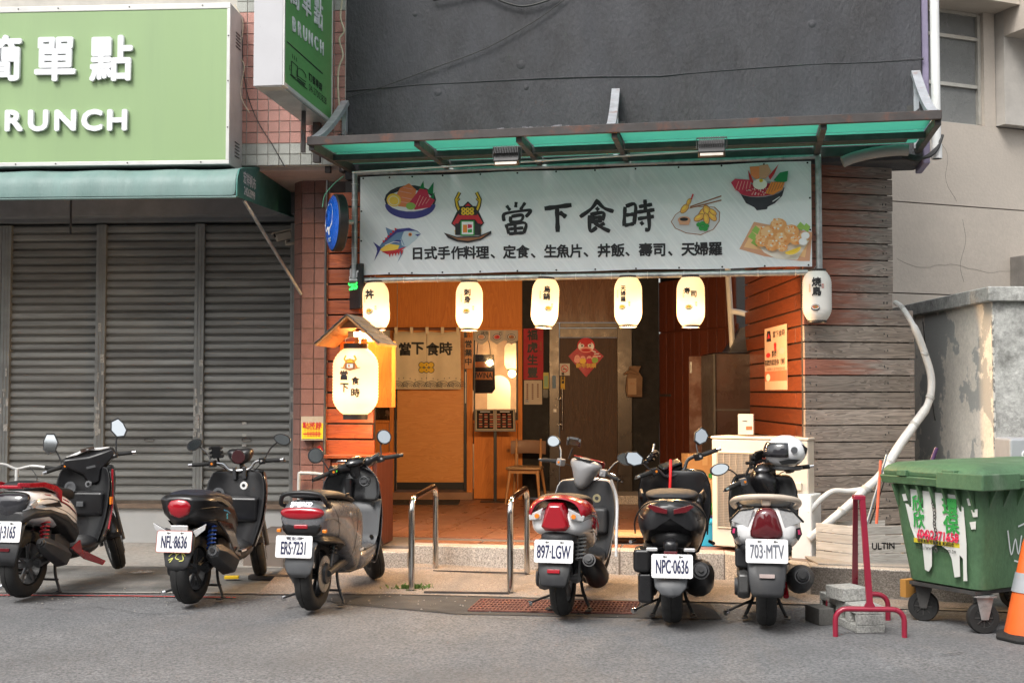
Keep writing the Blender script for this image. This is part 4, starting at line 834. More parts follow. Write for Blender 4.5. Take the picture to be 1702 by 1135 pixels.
lprint(bl, r, None, [('當', .082, -.04, .045, INK, 1), ('下', .082, -.035, -.055, INK, 1), ('食', .068, .06, .0, INK, 1), ('時', .075, .06, -.10, INK, 1)], 0)
def emb(p):
    c = (.015, .16)
    for sx in (-1, 1): p.st(INK, [(c[0] + sx * .03, c[1]), (c[0] + sx * .05, c[1] + .025), (c[0] + sx * .035, c[1] + .055)], .016); p.st(YEL, [(c[0] + sx * .03, c[1]), (c[0] + sx * .05, c[1] + .025), (c[0] + sx * .035, c[1] + .055)], .009)
    p.pl(ORA, [(c[0] - .065, c[1] - .045), (c[0] - .03, c[1] + .02), (c[0], c[1] + .03), (c[0] + .03, c[1] + .02), (c[0] + .065, c[1] - .045)]); p.pl(YEL, [(c[0] - .025, c[1] - .005), (c[0] + .025, c[1] - .005), (c[0] + .02, c[1] + .018), (c[0] - .02, c[1] + .018)])
    p.pl(BRN, [(c[0] - .04, c[1] - .05), (c[0] + .04, c[1] - .05), (c[0] + .04, c[1] - .01), (c[0] - .04, c[1] - .01)]); p.pl(CRM, [(c[0] - .025, c[1] - .047), (c[0] + .025, c[1] - .047), (c[0] + .025, c[1] - .015), (c[0] - .025, c[1] - .015)]); p.pl(ORA, [(c[0] - .015, c[1] - .04), (c[0], c[1] - .04), (c[0], c[1] - .022), (c[0] - .015, c[1] - .022)])
    p.st(BRN, [(c[0] - .085, c[1] - .045), (c[0], c[1] - .063), (c[0] + .085, c[1] - .045)], [.006, .018, .006])
lpic(bl, r, 'helmet_emblem', emb)
w_l = pt(851, 592, 15.5); lantern(w_l, 0, .10, .34, paper, 'lit paper lantern seen inside through the window above the menu stand', 1.0)
# its little roof
hx, hz_ = RF.px(597, 531, .3); rf = empty('lantern_roof', RF.W(hx, .0, hz_), -RF.a, 'small gabled wooden roof with dark shingles above the large lantern', 'roof')
hw, hh = .27, .235; yr0, yr1 = -.62, -.12
lw = wood('light_plywood', (.50, .25, .09), (.36, .16, .05), 0, .5); sh_ = mat('dark_shingle', (.065, .06, .06), .85, var=.3, fine=.4, bs=300, rv=.15)
for sx in (-1, 1):
    a = math.atan2(hh, hw); L0 = math.hypot(hw, hh)
    M().add([(0, yr0, 0), (sx * hw, yr0, -hh), (sx * hw, yr1, -hh), (0, yr1, 0), (0, yr0, .018), (sx * (hw + .01), yr0, -hh + .014), (sx * (hw + .01), yr1, -hh + .014), (0, yr1, .018)], [(0, 1, 2, 3), (4, 5, 6, 7), (0, 1, 5, 4), (1, 2, 6, 5), (2, 3, 7, 6)]).ob('roof_board', lw, rf)
    for i in range(5):
        for j in range(3):
            s = M(); t0, t1 = i / 5, (i + 1.25) / 5; y0 = yr0 - .01 + j * .175; lift = .024
            v = []
            for t, hgt in ((t0, .020), (t1, .030)):
                for y in (y0, y0 + .168): v.append((sx * hw * t, y, -hh * t + hgt))
            v += [(x, y, z + .007) for x, y, z in v]
            s.add(v, [(0, 1, 3, 2), (4, 5, 7, 6), (0, 1, 5, 4), (2, 3, 7, 6), (0, 2, 6, 4), (1, 3, 7, 5)]).ob('shingle', sh_, rf)
M().prism([(-.105, -.085), (0, -.005), (.105, -.085)], 'y', yr0 + .1, yr0 + .12).ob('gable_board', lw, rf)
M().box(-.025, .025, yr0 + .1, .0, -.16, -.11).box(-.02, .02, -.36, -.31, -.24, -.1).ob('bracket', lw, rf, bevel=.003)
bx('back_board', ply, rf, -.23, .24, -.13, -.02, -.75, -.18, .003); M().box(-.02, .02, -.13, .0, -.2, -.02).ob('post', lw, rf)
# ---------------------------------------------------------------- small signs left of the banner
x, z = RF.px(563, 371, .35); bs2 = empty('round_sign', RF.W(x, .35, z), -RF.a + R(-57), 'blue round sign box seen nearly edge on left of the banner', 'sign')
M().lathe([(.001, -.055), (.235, -.055), (.245, -.045), (.245, .02), (.235, .03), (.001, .03)], ax='y', n=40).ob('sign_case', black, bs2, smooth=40)
M().lathe([(.001, -.095), (.08, -.092), (.16, -.082), (.21, -.068), (.232, -.056)], ax='y', n=40).ob('face', mat('sign_blue', (.01, .12, .62), .25, var=0, coat=.6), bs2, smooth=60, fix=False)
def onface(p, k=0): rr = math.hypot(p[0], p[1]); return (p[0], -.0965 - k * .0006 + rr * rr * .55, p[1])
pp = Pic(None, 0, mapf=lambda q, k: onface(q, k)); pp.pl(WHI, [(-.12, .12), (-.03, .16), (.07, .15), (.13, .08), (.12, -.03), (.06, -.06), (.04, -.11), (.01, -.11), (0, -.06), (-.07, -.08), (-.13, 0)]); pp.pl(K('sign_blue2', (.01, .12, .62)), [(.02, .10), (.06, .08), (.06, .02), (.02, .0)]); pp.pl(INK, [(-.06, .08), (-.04, .09), (-.04, .05), (-.06, .05)]); pp.ob('printed_picture', bs2)
text('Pet', .07, LBL, bs2, (.02, -.085, -.145), off=.001); M().tube([(.1, .03, 0), (.1, .10, 0)], .02).ob('bracket', galv, bs2)
x, z = RF.px(590, 478, .04); ue = empty('delivery_sign', RF.W(x, .04, z), -RF.a + R(-48), 'black delivery sign with green lettering behind the leftmost lantern', 'sign')
M().box(-.13, .15, -.02, .02, -.19, .20).box(-.13, -.06, .02, .12, -.05, .15).ob('sign_case', black, ue, bevel=.006)
text('Uber', .12, K('sign_white_text', (.85, .85, .85)), ue, (0, -.022, .12), off=.003); text('Eats', .125, mat('green_lit_letters', (.05, .9, .15), .5, var=0, em=(.04, .9, .12), es=1.0), ue, (0, -.022, .02), off=.004)
# ---------------------------------------------------------------- curtain, open sign, window flags
linen = mat('cream_linen', (.80, .68, .48), .9, var=.08, vs=4, bump=.0008, bs=300)
nd = .16; nv = I_.empty('door_curtain', label='cream split door curtain with black brush letters and wave border', cat='curtain')
ncx = [I_.X(654, nd), I_.X(708.5, nd), I_.X(765, nd)]; nz1, nz0 = I_.Z(700, 552, nd), I_.Z(700, 647, nd)
M().cyl((I_.X(640, nd), -nd, nz1 + .04), (I_.X(775, nd), -nd, nz1 + .04), .016).ob('rod', mat('wooden_rod', (.16, .06, .03), .5), nv, smooth=60)
def wav(x): return -.02 * sin(x * 13) - .012 * sin(x * 29 + 1)
for a, b in ((ncx[0], ncx[1] - .003), (ncx[1] + .003, ncx[2])):
    s = M(); rows = []
    for i in range(21):
        x = a + (b - a) * i / 20; rows.append([(x + .01 * (1 - v) * ((i - 10) / 10), -nd + wav(x) * (.25 + .75 * (1 - v)), nz0 + (nz1 - nz0) * v - .006 * sin(x * 20) * (v > .95)) for v in [j / 8 for j in range(9)]])
    s.loft(rows, cap=False, closed=False); s.ob('cloth_panel', linen, nv, smooth=60, solid=.003, fix=False)
for k in range(5): x = ncx[0] + .03 + k * (ncx[2] - ncx[0] - .06) / 4; bx('loop', linen, nv, x - .02, x + .02, -nd - .02, -nd + .02, nz1 - .02, nz1 + .062, .004)
cv = lambda p: Vector((p.x, -nd + wav(p.x) * (.25 + .75 * (1 - (p.z - nz0) / (nz1 - nz0))) - .005 + p.y, p.z))
for ch, px, py in zip('當下食時', (673, 694, 719, 741), (582, 580, 582, 581)):
    x, z = I_.px(px, py, nd); text(ch, .165, INK, nv, (x, 0, z), off=.006, rough=.012, seed=px, name='letter', conv=cv)
def nm(q, k): x, z = I_.px(q[0], q[1], nd); v = cv(Vector((x, 0, z))); return (v.x, v.y - k * .0002, v.z)
p = Pic(I_, nd, mapf=nm)
for i in range(3):
    for j in range(2): p.el(INK, 700.7 + i * 8, 606.5 + j * 8.4, 5.4, 5.2, 0, 12)
for i in range(3):
    for j in range(2): p.el(YEL, 700.7 + i * 8, 606.5 + j * 8.4, 4.3, 4.1, 0, 12); p.el(INK, 700.7 + i * 8, 606.5 + j * 8.4, 1.1, 1.1, 0, 6)
p.ob('coin_crest', nv); NAV = K('wave_ink', (.05, .06, .08)); p = Pic(I_, nd, mapf=nm)
for k in range(6):
    cx = 660 + k * 19
    for r_ in (11, 8, 5.5, 3): p.st(NAV, [(cx + r_ * cos(R(a)), 643 - r_ * .9 * sin(R(a))) for a in range(0, 181, 20)], .8)
    for j in range(3): p.st(NAV, [(cx + 9, 636 + j * 3.4), (cx + 14, 634 + j * 3.6), (cx + 19, 638 + j * 3)], .8)
    p.el(NAV, cx + 3, 629, .9, .9, 0, 6); p.el(NAV, cx + 11, 628 + k % 2 * 3, .9, .9, 0, 6)
p.ob('wave_border', nv)
x, z = I_.px(778.5, 586, .2); os_ = empty('open_sign', I_.W(x, .2, z), 0, 'narrow wooden open sign with three black characters beside the curtain', 'sign')
bx('board', wood('sign_board_wood', (.62, .30, .10), (.5, .2, .06), 2, .5), os_, -.048, .048, 0, .015, -.20, .185, .003)
for i, ch in enumerate('営業中'): text(ch, .092, INK, os_, (0, -.002, .10 - i * .108), off=.003, rough=.008, seed=i, name='letter')
M().tube([(-.02, 0, .185), (0, 0, .25), (.02, 0, .185)], .003, 5).ob('cord', INK, os_)
wf = I_.empty('window_bunting', label='row of white pennants with food pictures at the top of the window', cat='bunting')
for k, c in enumerate((800, 826, 850)):
    x, zz = I_.px(c, 545, .03); w = .088; z1 = zz - .01; M().prism([(x - w, z1), (x + w, z1), (x + w, z1 - .14), (x, z1 - .2), (x - w, z1 - .14)], 'y', -.035, -.032).ob('pennant', mat('pennant_cloth', (.48, .45, .40), .9), wf)
    p = Pic(I_, .035)
    p.el(INK, c, 560, 7, 5); p.el(WHI, c, 560, 6, 4); p.el((PLT, RED, BRN)[k], c, 560, 5, 3.4); p.el(ORA, c - 2, 559, 1.5, 1, 0, 6); p.ob('printed_picture', wf)
    if k < 2: text('烤魚' if k == 0 else '石', .05, INK, wf, (x + .045, -.038, z1 - .06), rough=.01)
x, zz = I_.px(632, 545, .03); M().prism([(x - .14, zz), (x + .12, zz), (x + .12, zz - .16), (x, zz - .24), (x - .14, zz - .18)], 'y', -.035, -.032).ob('pennant', MC['pennant_cloth'], wf); text('めし', .08, INK, wf, (x, -.037, zz - .1), rough=.02)
p = Pic(I_, .02); p.el(mat('poster_pale', (.5, .48, .42), .8), 630, 615, 18, 34, 10); p.pl(INK, [(620, 640), (634, 634), (648, 640), (648, 662), (620, 662)]); p.el(INK, 632, 600, 4, 7); p.pl(YEL, [(641, 662), (647, 662), (647, 668), (641, 668)]); p.ob('window_poster', fa)
# ---------------------------------------------------------------- red scroll, notices, door ornament
def card(name, fr, x0, y0, x1, y1, d_, m, label, cat, th=.004):
    a, zb_ = fr.px(x0, y1, d_); b, zt_ = fr.px(x1, y0, d_); e = empty(name, fr.W((a + b) / 2, d_, (zb_ + zt_) / 2), -fr.a, label, cat); w, h = b - a, zt_ - zb_
    bx('sheet', m, e, -w / 2, w / 2, -th / 2, th / 2, -h / 2, h / 2); return e, w, h
scm = mat('red_scroll_paper', (.36, .015, .03), .7, var=.1, col2=(.55, .25, .06), amt=.24, cs=45, crisp=.01)
e, w, h = card('red_scroll', I_, 870, 546, 903, 631, .06, scm, 'red spring scroll with four black brush characters on the black wall', 'scroll')
for i, ch in enumerate('福虎生豐'): text(ch, .135, INK, e, (-.01, -.004, h / 2 - .09 - i * .155), off=.005, rough=.016, seed=i + 3, name='letter')
text('恭\n賀\n新\n禧', .028, K('gold_faint', (.25, .1, .03)), e, (w / 2 - .03, -.004, .1))
npap = mat('notice_paper', (.48, .42, .34), .7, var=.05)
e, w, h = card('wall_notice', I_, 871, 632, 901, 672, .07, npap, 'small beige notice with rows of dark dots under the red scroll', 'notice', .02)
s = M()
for c in range(3):
    for r_ in range(9 - c): s.box(-w / 2 + .03 + c * .065, -w / 2 + .052 + c * .065, -.0125, -.0105, h / 2 - .06 - r_ * .025, h / 2 - .045 - r_ * .025)
s.ob('print', K('maroon', (.12, .02, .02)), e); s = M().prism([(-.1, -.13)] + [(-.1 + .05 * cos(R(a)), -.13 + .05 * sin(R(a))) for a in range(0, 91, 15)], 'y', -.0125, -.0105).ob('print', GRY, e)
e, w, h = card('tag_card', I_, 903, 619, 912, 646, .08, K('yellow_tag', (.45, .4, .1)), 'small yellow and green tag card beside the beige notice', 'card'); bx('card_face', K('green_card', (.2, .35, .2)), e, -w * .35, w * .35, -.005, -.003, -h * .4, h * .3)
e, w, h = card('meter_box', I_, 902, 647, 911, 661, .1, black, 'small black box on the wall under the tag card', 'box', .05)
e, w, h = card('no_smoking_sign', I_, 930, 604, 947, 624, .045, K('sign_pale', (.55, .5, .45)), 'square no smoking sign on the brown door', 'sign')
p = Pic(None, 0, mapf=lambda q, k: (q[0], -.004 - k * .0004, q[1])); p.st(K('red_print', (.5, .03, .03)), [(.042 * cos(R(a)), .01 + .042 * sin(R(a))) for a in range(0, 361, 24)], .009); p.st(INK, [(-.025, .005), (.025, .005)], .01); p.st(RED, [(-.028, .04), (.028, -.02)], .009); p.ob('printed_picture', e)
e, w, h = card('yellow_door_label', I_, 932, 626, 939, 647, .045, K('label_yellow', (.6, .38, .04)), 'narrow yellow label with black characters on the brown door', 'label'); text('推\n拉\n門\n請', .035, INK, e, (0, -.004, .06), off=.002)
e, w, h = card('frame_sticker', I_, 918, 624, 924, 645, .085, K('sticker_blue', (.12, .2, .3)), 'small blue sticker on the steel door frame', 'sticker')
# diamond new year ornament: generic lion face
x, z = I_.px(974, 592, .05); no_ = empty('new_year_ornament', I_.W(x, .05, z), 0, 'red diamond new year ornament with a lion face hanging on the brown door', 'ornament')
M().prism([(0, .2), (.22, .0), (0, -.26), (-.22, .0)], 'y', -.006, 0).ob('diamond_card', mat('ornament_red', (.42, .02, .04), .5), no_)
p = Pic(None, 0, mapf=lambda q, k: (q[0], -.007 - k * .0005, q[1]))
p.el(RED, 0, .13, .11, .1); p.el(WHI, 0, .12, .10, .07); p.el(RED, 0, .15, .07, .05); p.el(PNK, 0, .08, .075, .035); p.el(RED, 0, .075, .06, .02)
for sx in (-1, 1): p.el(WHI, sx * .05, .13, .028, .022); p.el(INK, sx * .05, .13, .012, .012)
for cx, cy, m_ in ((-.11, -.03, PNK), (-.04, -.04, LEM), (.04, -.04, TUN), (.11, -.03, LGR)): p.el(PNK, cx, cy, .036, .045); p.el(m_, cx, cy - .02, .04, .035); p.el(INK, cx - .012, cy + .012, .004, .004, 0, 6); p.el(INK, cx + .012, cy + .012, .004, .004, 0, 6)
p.st(WHI, [(.07, .07), (.12, .05), (.10, .03), (.16, .03), (.13, .0), (.18, .0)], .012); p.ob('printed_picture', no_)
text('新年快樂', .062, K('gold', (.65, .4, .08)), no_, (0, -.014, -.12), off=.003)
# paper bag on door frame
x, z = I_.px(1053, 634, .12); pb2 = empty('paper_bag', I_.W(x, .12, z), 0, 'crumpled brown paper bag hanging right of the metal framed door', 'bag')
km = mat('kraft_paper', (.20, .12, .07), .8, var=.2, bump=.004, bs=14); s = M()
s.loft([[(x * w + o, y * q, z) for x, y in ((-1, -1), (1, -1), (1.05, 0), (1, 1), (-1, 1), (-1.03, 0))] for w, q, z, o in ((.09, .045, -.19, .01), (.1, .05, -.1, 0), (.095, .05, .05, .01), (.06, .03, .12, 0), (.07, .012, .19, .02))]); s.ob('bag_body', km, pb2, smooth=50)
bx('label_patch', K('bag_label', (.34, .22, .13)), pb2, -.075, .03, -.056, -.0535, -.16, .04); M().tube([(-.12, -.02, .09), (-.04, -.05, .13), (.05, -.05, .09)], [.01, .03, .012]).ob('knot', km, pb2, smooth=60)
text('手作', .03, BRN, pb2, (-.02, -.058, -.03))
# poster on the orange side wall, yellow leaflet box on the pillar, small red tags
px0_, z1_ = RT.px(1272, 545); px1_, z0_ = RT.px(1310, 650); po = empty('recruit_poster', RT.W((px0_ + px1_) / 2, .006, (z0_ + z1_) / 2), -RT.a, 'pale peach poster with small black text on the red side wall', 'poster'); w, h = abs(px1_ - px0_), abs(z1_ - z0_) * .96
bx('sheet', mat('peach_poster', (.62, .40, .28), .6, var=.04), po, -w / 2, w / 2, -.002, .002, -h / 2, h / 2)
text('當下食時', .062, INK, po, (w * .16, -.003, h * .37), off=.001, xs=w / .46); text('徵', .08, RED, po, (0, -.003, h * .17), off=.004, xs=1.3); text('夥伴！', .07, INK, po, (0, -.003, h * .06), xs=1.4, off=.001)
text('喜歡的就是你（妳）', .06, INK, po, (0, -.003, -.04), xs=w / .55, off=.001); 
for i in range(3): text('時薪制人員早晚班供餐', .032, BRN, po, (0, -.003, -.10 - i * .045), xs=w / .38)
bx('printed_band', K('wave_red', (.55, .16, .08)), po, -w / 2, w / 2, -.0035, -.0022, -h * .36, -h * .20); p = Pic(None, 0, mapf=lambda q, k: (q[0], -.003 - k * .0004, q[1])); p.pl(INK, [(-w * .4, h * .28), (-w * .18, h * .28), (-w * .22, h * .45), (-w * .37, h * .45)]); p.pl(RED, [(-w * .36, h * .33), (-w * .22, h * .33), (-w * .29, h * .42)]); p.el(PNK, w * .3, h * .1, w * .12, h * .05); p.el(RED, -w * .32, h * .06, w * .1, h * .04); p.el(CRM, -w * .33, -h * .3, w * .1, h * .06); p.ob('printed_picture', po)
e, w, h = card('leaflet_box', L_, 502, 692, 540, 731, dp + .06, mat('clear_box_plastic', (.48, .42, .32), .3, coat=.3), 'clear leaflet box with a yellow and red notice on the tiled pillar', 'leaflet box', .09)
bx('yellow_notice', K('bright_yellow', (.85, .62, .02)), e, -w * .46, w * .47, -.050, -.047, -h * .44, h * .22); text('點將錄', .06, RED, e, (0, -.0515, h * .12), off=.0012, rough=.008)
for i in range(3): text('工商服務專案', .026, RED, e, (0, -.0515, -h * .04 - i * .03))
bx('red_band', RED, e, -w * .4, w * .4, -.0515, -.0502, -h * .25, -h * .21)
e = empty('red_tag', L_.W(L_.X(529, dp + .02), dp + .02, L_.Z(529, 748, dp)), -L_.a, 'small red and yellow paper tag stuck on the pillar under the leaflet box', 'tag', ry=R(-35)); bx('tag_paper', RED, e, -.045, .045, -.002, 0, -.028, .028); bx('tag_print', LEM, e, -.03, .03, -.003, -.0021, -.015, .005)
# cables on facade
tubeobj('facade_cable', [W_(RF, *p_, .03) for p_ in ((575, 164), (640, 143), (730, 110), (800, 84), (850, 58), (900, 28), (945, -6))], .0045, wire, label='thin dark cable slanting across the charcoal wall', cat='cable')
tubeobj('facade_cable', [W_(RF, *p_, .04) for p_ in ((720, 1), (760, -6), (800, -12), (838, 4), (870, 11), (905, 3), (930, -8))], .009, wire, label='sagging black cable bundle at the top edge of the charcoal wall', cat='cable')
tubeobj('wall_cable', [L_.W(*((lambda q: (q[0], 1.56, q[1]))(L_.px(x, y, 1.56)))) for x, y in ((394, 20), (402, 60), (404, 110), (412, 160), (430, 205), (452, 240), (473, 277))], .0045, wire, label='thin black cable curving down over the pink tiles', cat='cable')
tubeobj('wall_cable', [L_.W(*((lambda q: (q[0], 1.56, q[1]))(L_.px(x, y, 1.56)))) for x, y in ((390, 8), (404, 40), (398, 90), (406, 110), (400, 150), (404, 170), (415, 188))], .005, wwire, label='cream cable pair hanging beside the big green sign', cat='cable')
tubeobj('wall_cable', [L_.W(*((lambda q: (q[0], 1.6, q[1]))(L_.px(x, y, 1.6)))) for x, y in ((569, 0), (566, 30), (572, 52), (564, 66), (570, 92), (563, 115), (562, 150), (566, 200))], .008, wwire, label='twisted cream cables beside the rusty strip at the wall joint', cat='cable')
tubeobj('dangling_rope', [W_(RF, *p_, .12) for p_ in ((571, 293), (555, 306), (540, 325), (536, 345))], .004, K('cord_green', (.1, .35, .22)), label='loose green cord hanging by the round blue sign', cat='cord')
# ---------------------------------------------------------------- buildings on the right
beige = mat('beige_render', (.57, .505, .435), .85, var=.1, vs=1, bump=.003, bs=30, fine=.05, col2=(.48, .43, .375), amt=.45, cs=1.2, crisp=.2)
bb = RB.empty('beige_building', label='beige rendered building with a tall glazed window at the right', cat='building')
zg = [RB.Z(1600, 343), RB.Z(1600, 491), RB.Z(1600, 206)]; xw0, xw1, xw2, xe = -.6, RB.X(1643), RB.X(1664), 6
bx('wall', beige, bb, xw0, xe, 0, .4, 0, zg[1] - .006); bx('wall_band', beige, bb, xw0, xe, 0, .4, zg[1] + .006, zg[0] - .006); bx('wall_band', beige, bb, xw0, xe, 0, .4, zg[0] + .006, zg[2]); bx('groove', mat('groove_dark', (.08, .07, .06), .9), bb, xw0, xe, .02, .3, .5, zg[2] - .05)
bx('window_reveal', beige, bb, xw1 + .012, xw1 + .16, .0, .5, zg[2] + .001, 6.5)
bx('wall', mat('pale_render', (.50, .47, .43), .8, var=.1, bump=.002, bs=30), bb, xw1 + .17, 6, -.12, .5, zg[2] + .012, 6.6); bx('overhang_beam', beige, bb, xw1 + .17, xe, -.75, .4, RB.Z(1690, 40, .5), 6.6, .01)
wz = [zg[2], RB.Z(1600, 140), RB.Z(1600, 60), 5.5]; xl = RB.X(1560) - .1
alw = mat('window_aluminium', (.55, .53, .48), .4, .4, var=.15)
for i, (a, b) in enumerate(zip(wz, wz[1:])): bx('glass', mat('frosted_wired_glass', (.20, .205, .20), .25, var=.1, vs=3, bump=.004, bs=120), bb, xl, xw1 - .03, .08, .09, a + .01, b - .01)
s = M()
for z in wz: s.box(xl, xw1, .05, .1, z - .018, z + .018)
s.box(xw1 - .03, xw1 + .01, .04, .11, wz[0] + .02, wz[3]); s.ob('window_frame', alw, bb); bx('window_head', beige, bb, xl - .5, xw1 + .16, -.35, .5, 5.52, 6.6)
for P in ([(1490, 430), (1530, 445), (1580, 440), (1640, 452), (1702, 449)], [(1560, 230), (1575, 260), (1572, 300), (1590, 335)], [(1600, 366), (1605, 400), (1596, 440), (1602, 470)]):
    Q = [RB.px(a, b_) for a, b_ in P]; c_ = crv([(x, -.001, z) for x, z in Q], 6); M().tube([v + Vector((0, 0, rnd.uniform(-.008, .008))) for v in c_], .0011, 4).ob('wall_crack', MC['groove_dark'], bb)
bx('ledge_box', conc, bb, RB.X(1682), xe, -.2, 0, RB.Z(1690, 487), RB.Z(1690, 428), .01)
# low concrete wall with cap: runs toward the street then turns right
lw_ = empty('low_concrete_wall', (0, 0, 0), 0, 'peeling low concrete wall with a stained cap behind the dumpster', 'wall')
wx0, wx1, wy0, wy1 = 3.78, 3.98, 11.9, 9.45; zt0 = 2.26
peel = mat('peeling_wall_paint', (.76, .71, .63), .8, var=.08, bump=.003, bs=40, col2=(.42, .42, .40), amt=.49, cs=1.7, crisp=.012, fine=.1, fs=30)
stain = mat('mouldy_concrete', (.38, .38, .36), .85, var=.3, vs=9, bump=.006, bs=40, fine=.2, fs=50, col2=(.11, .11, .10), amt=.40, cs=3.2, crisp=.08)
bx('wall_face', peel, lw_, wx0, wx0 + .3, wy1 + .003, wy0, 0, zt0); bx('wall_front', stain, lw_, wx0 + .003, 7, wy1, wy1 + .3, 0, zt0 - .002)
M().box(wx0 - .05, wx0 + .3, wy1 + .35, wy0, zt0 + .001, zt0 + .12).box(wx0 - .05, 7, wy1 - .05, wy1 + .349, zt0 + .001, zt0 + .12).ob('wall_cap', stain, lw_, bevel=.012)
s = M(); cr = [(wx0 - .002, wy, z) for wy, z in ((11.05, 2.2), (11.0, 2.0), (10.98, 1.85), (10.88, 1.7), (10.84, 1.55), (10.8, 1.4), (10.78, 1.3))]
s.tube([(x, y + rnd.uniform(-.02, .02), z) for x, y, z in cr], .006, 4); s.ob('crack', MC['groove_dark'], lw_)
M().box(wx0 - .005, wx0 + .01, wy1 - .004, wy1 + .012, 0, zt0 - .1).ob('corner_trim', mat('chipped_white', (.6, .58, .52), .8, col2=(.2, .2, .19), amt=.5, cs=20, crisp=.02), lw_)
# meter cabinet at the frame edge
mb = empty('grey_cabinet', pt(1715, 760, 8.9), 0, 'grey metal cabinet with a round lock at the right edge behind the dumpster', 'cabinet'); bx('cabinet_body', mat('cabinet_grey', (.33, .34, .36), .5), mb, -.16, .3, 0, .3, -.35, .14, .02); M().lathe([(.022, 0), (.032, 0), (.032, -.012), (.022, -.012)], (-.045, 0, .02), 'y', 20, False).ob('lock_ring', white, mb)
# white downpipe, AC pipe bundle
dpx = RF.px(1560, 560, .0)
dn = empty('downpipe', (0, 0, 0), 0, 'white vertical downpipe at the right end of the charcoal wall', 'pipe'); a = RF.W(RF.X(1561), .05, 3.42); M().tube([a, a + Vector((0, 0, 3.4))], .036, 16).ob('pipe', white, dn, smooth=60); M().tube([a, a + Vector((0, 0, .12))], .043, 16).ob('socket', white, dn, smooth=60)
for k in range(3): tubeobj('loose_cable', [W_(RF, 1561 + k * 3, 225, .05), W_(RF, 1560 - k, 245, .1), W_(RF, 1540 - k * 6, 262 + k * 2, .15), W_(RF, 1500, 256 + k * 3, .12)], .011, wire, label='black cable loop under the right canopy corner, strand %s' % ('nearest the pipe', 'in the middle', 'lowest')[k], cat='cable')
tubeobj('taped_pipe', [W_(RF, *p_, .2) for p_ in ((1400, 270), (1420, 262), (1455, 254), (1490, 250), (1510, 250))], .045, mat('grey_tape', (.3, .29, .28), .5, bump=.002, bs=30), label='grey taped pipe bundle passing under the canopy at the top of the plank wall', cat='pipe')
hm = mat('white_wrap_tape', (.50, .50, .49), .5, var=.1, bump=.004, bs=26)
hp = empty('wrapped_pipe', (0, 0, 0), 0, 'white tape wrapped air conditioner pipe curving down from the plank wall', 'pipe')
def hz3(L): return [pt(x, y, D) for x, y, D in L]
M().tube(crv(hz3([(1488, 503, 10.0), (1500, 512, 9.9), (1520, 545, 9.8), (1537, 588, 9.8), (1548, 630, 9.8), (1543, 670, 9.8), (1520, 705, 9.8), (1495, 740, 9.75), (1478, 768, 9.7), (1462, 792, 9.65), (1440, 812, 9.65), (1415, 836, 9.65), (1385, 862, 9.65), (1346, 895, 9.7)]), 6), [.022] * 12 + [.03] * 20 + [.036] * 47, 12).ob('main_hose', hm, hp, smooth=60)
M().tube(crv(hz3([(1458, 800, 9.66), (1435, 812, 9.68), (1410, 816, 9.7), (1385, 816, 9.7), (1364, 830, 9.7), (1344, 852, 9.72)]), 6), .022, 12).ob('side_hose', hm, hp, smooth=60)
s = M()
for x, y, D, r_ in ((1500, 512, 9.9, .027), (1537, 588, 9.8, .036), (1546, 660, 9.8, .036), (1520, 705, 9.8, .038), (1478, 768, 9.7, .041), (1440, 812, 9.65, .041), (1400, 849, 9.65, .041)):
    c = pt(x, y, D); s.tube([c + Vector((.008, 0, .012)), c - Vector((.008, 0, .012))], r_, 12)
s.ob('tape_joint', mat('tape_joint_grey', (.36, .36, .35), .6), hp, smooth=60)
# outdoor AC unit beside the step
acm = mat('cream_enamel', (.62, .55, .46), .45, var=.05, col2=(.45, .38, .30), amt=.25, cs=3); sc = 2000 / 9.75
ac = empty('air_conditioner', Vector((2.04, 9.98, ZF + .03)), R(-33), 'cream outdoor air conditioner unit standing on the porch step', 'air conditioner')
X0, X1 = -.42, .42; Hh = .90
M().box(X0, X1, 0, .32, .0, Hh).ob('casing', acm, ac, bevel=.012)
M().box(X0 - .006, X1 + .006, -.006, .326, Hh + .001, Hh + .022).ob('top_cover', acm, ac, bevel=.006)
s = M(); gx0, gx1, gz0, gz1 = X0 + .06, X0 + .50, .17, .78
for i in range(46): z = gz0 + (gz1 - gz0) * i / 45; s.tube([(gx0, -.012, z), (gx1, -.012, z)], .0016, 4)
for i in range(9): x = gx0 + (gx1 - gx0) * i / 8; s.tube([(x, -.014, gz0), (x, -.014, gz1)], .0025, 4)
s.ob('fan_grille', mat('grille_beige', (.42, .36, .29), .6), ac); bx('grille_recess', mat('fan_dark', (.25, .21, .17), .8), ac, gx0, gx1, -.004, -.0012, gz0, gz1); M().tube([(gx0 - .01, -.01, gz0 - .01), (gx1 + .01, -.01, gz0 - .01), (gx1 + .01, -.01, gz1 + .01), (gx0 - .01, -.01, gz1 + .01)], .006, 6, closed=True).ob('grille_frame', acm, ac)
bx('brand_badge', K('badge_red', (.55, .02, .03)), ac, -.02, .10, -.004, -.001, .74, .80); text('HERAN', .05, WHI, ac, (.04, -.0055, .77), off=.001, xs=.72); bx('brand_badge', MC['p_badge_red'], ac, -.02, .12, -.004, -.001, .61, .71); text('禾聯', .075, WHI, ac, (.05, -.0055, .66), off=.002, xs=.9)
bx('side_cover', white, ac, .29, .46, -.05, .3, -.09 + .02, .47, .012); M().tube(crv([(.20, -.02, .52), (.24, -.05, .44), (.29, -.06, .36)]), .008).ob('pipe_lead', wire, ac, smooth=60); bx('terminal_lid', acm, ac, .12, .37, -.03, -.002, .50, .56, .004)
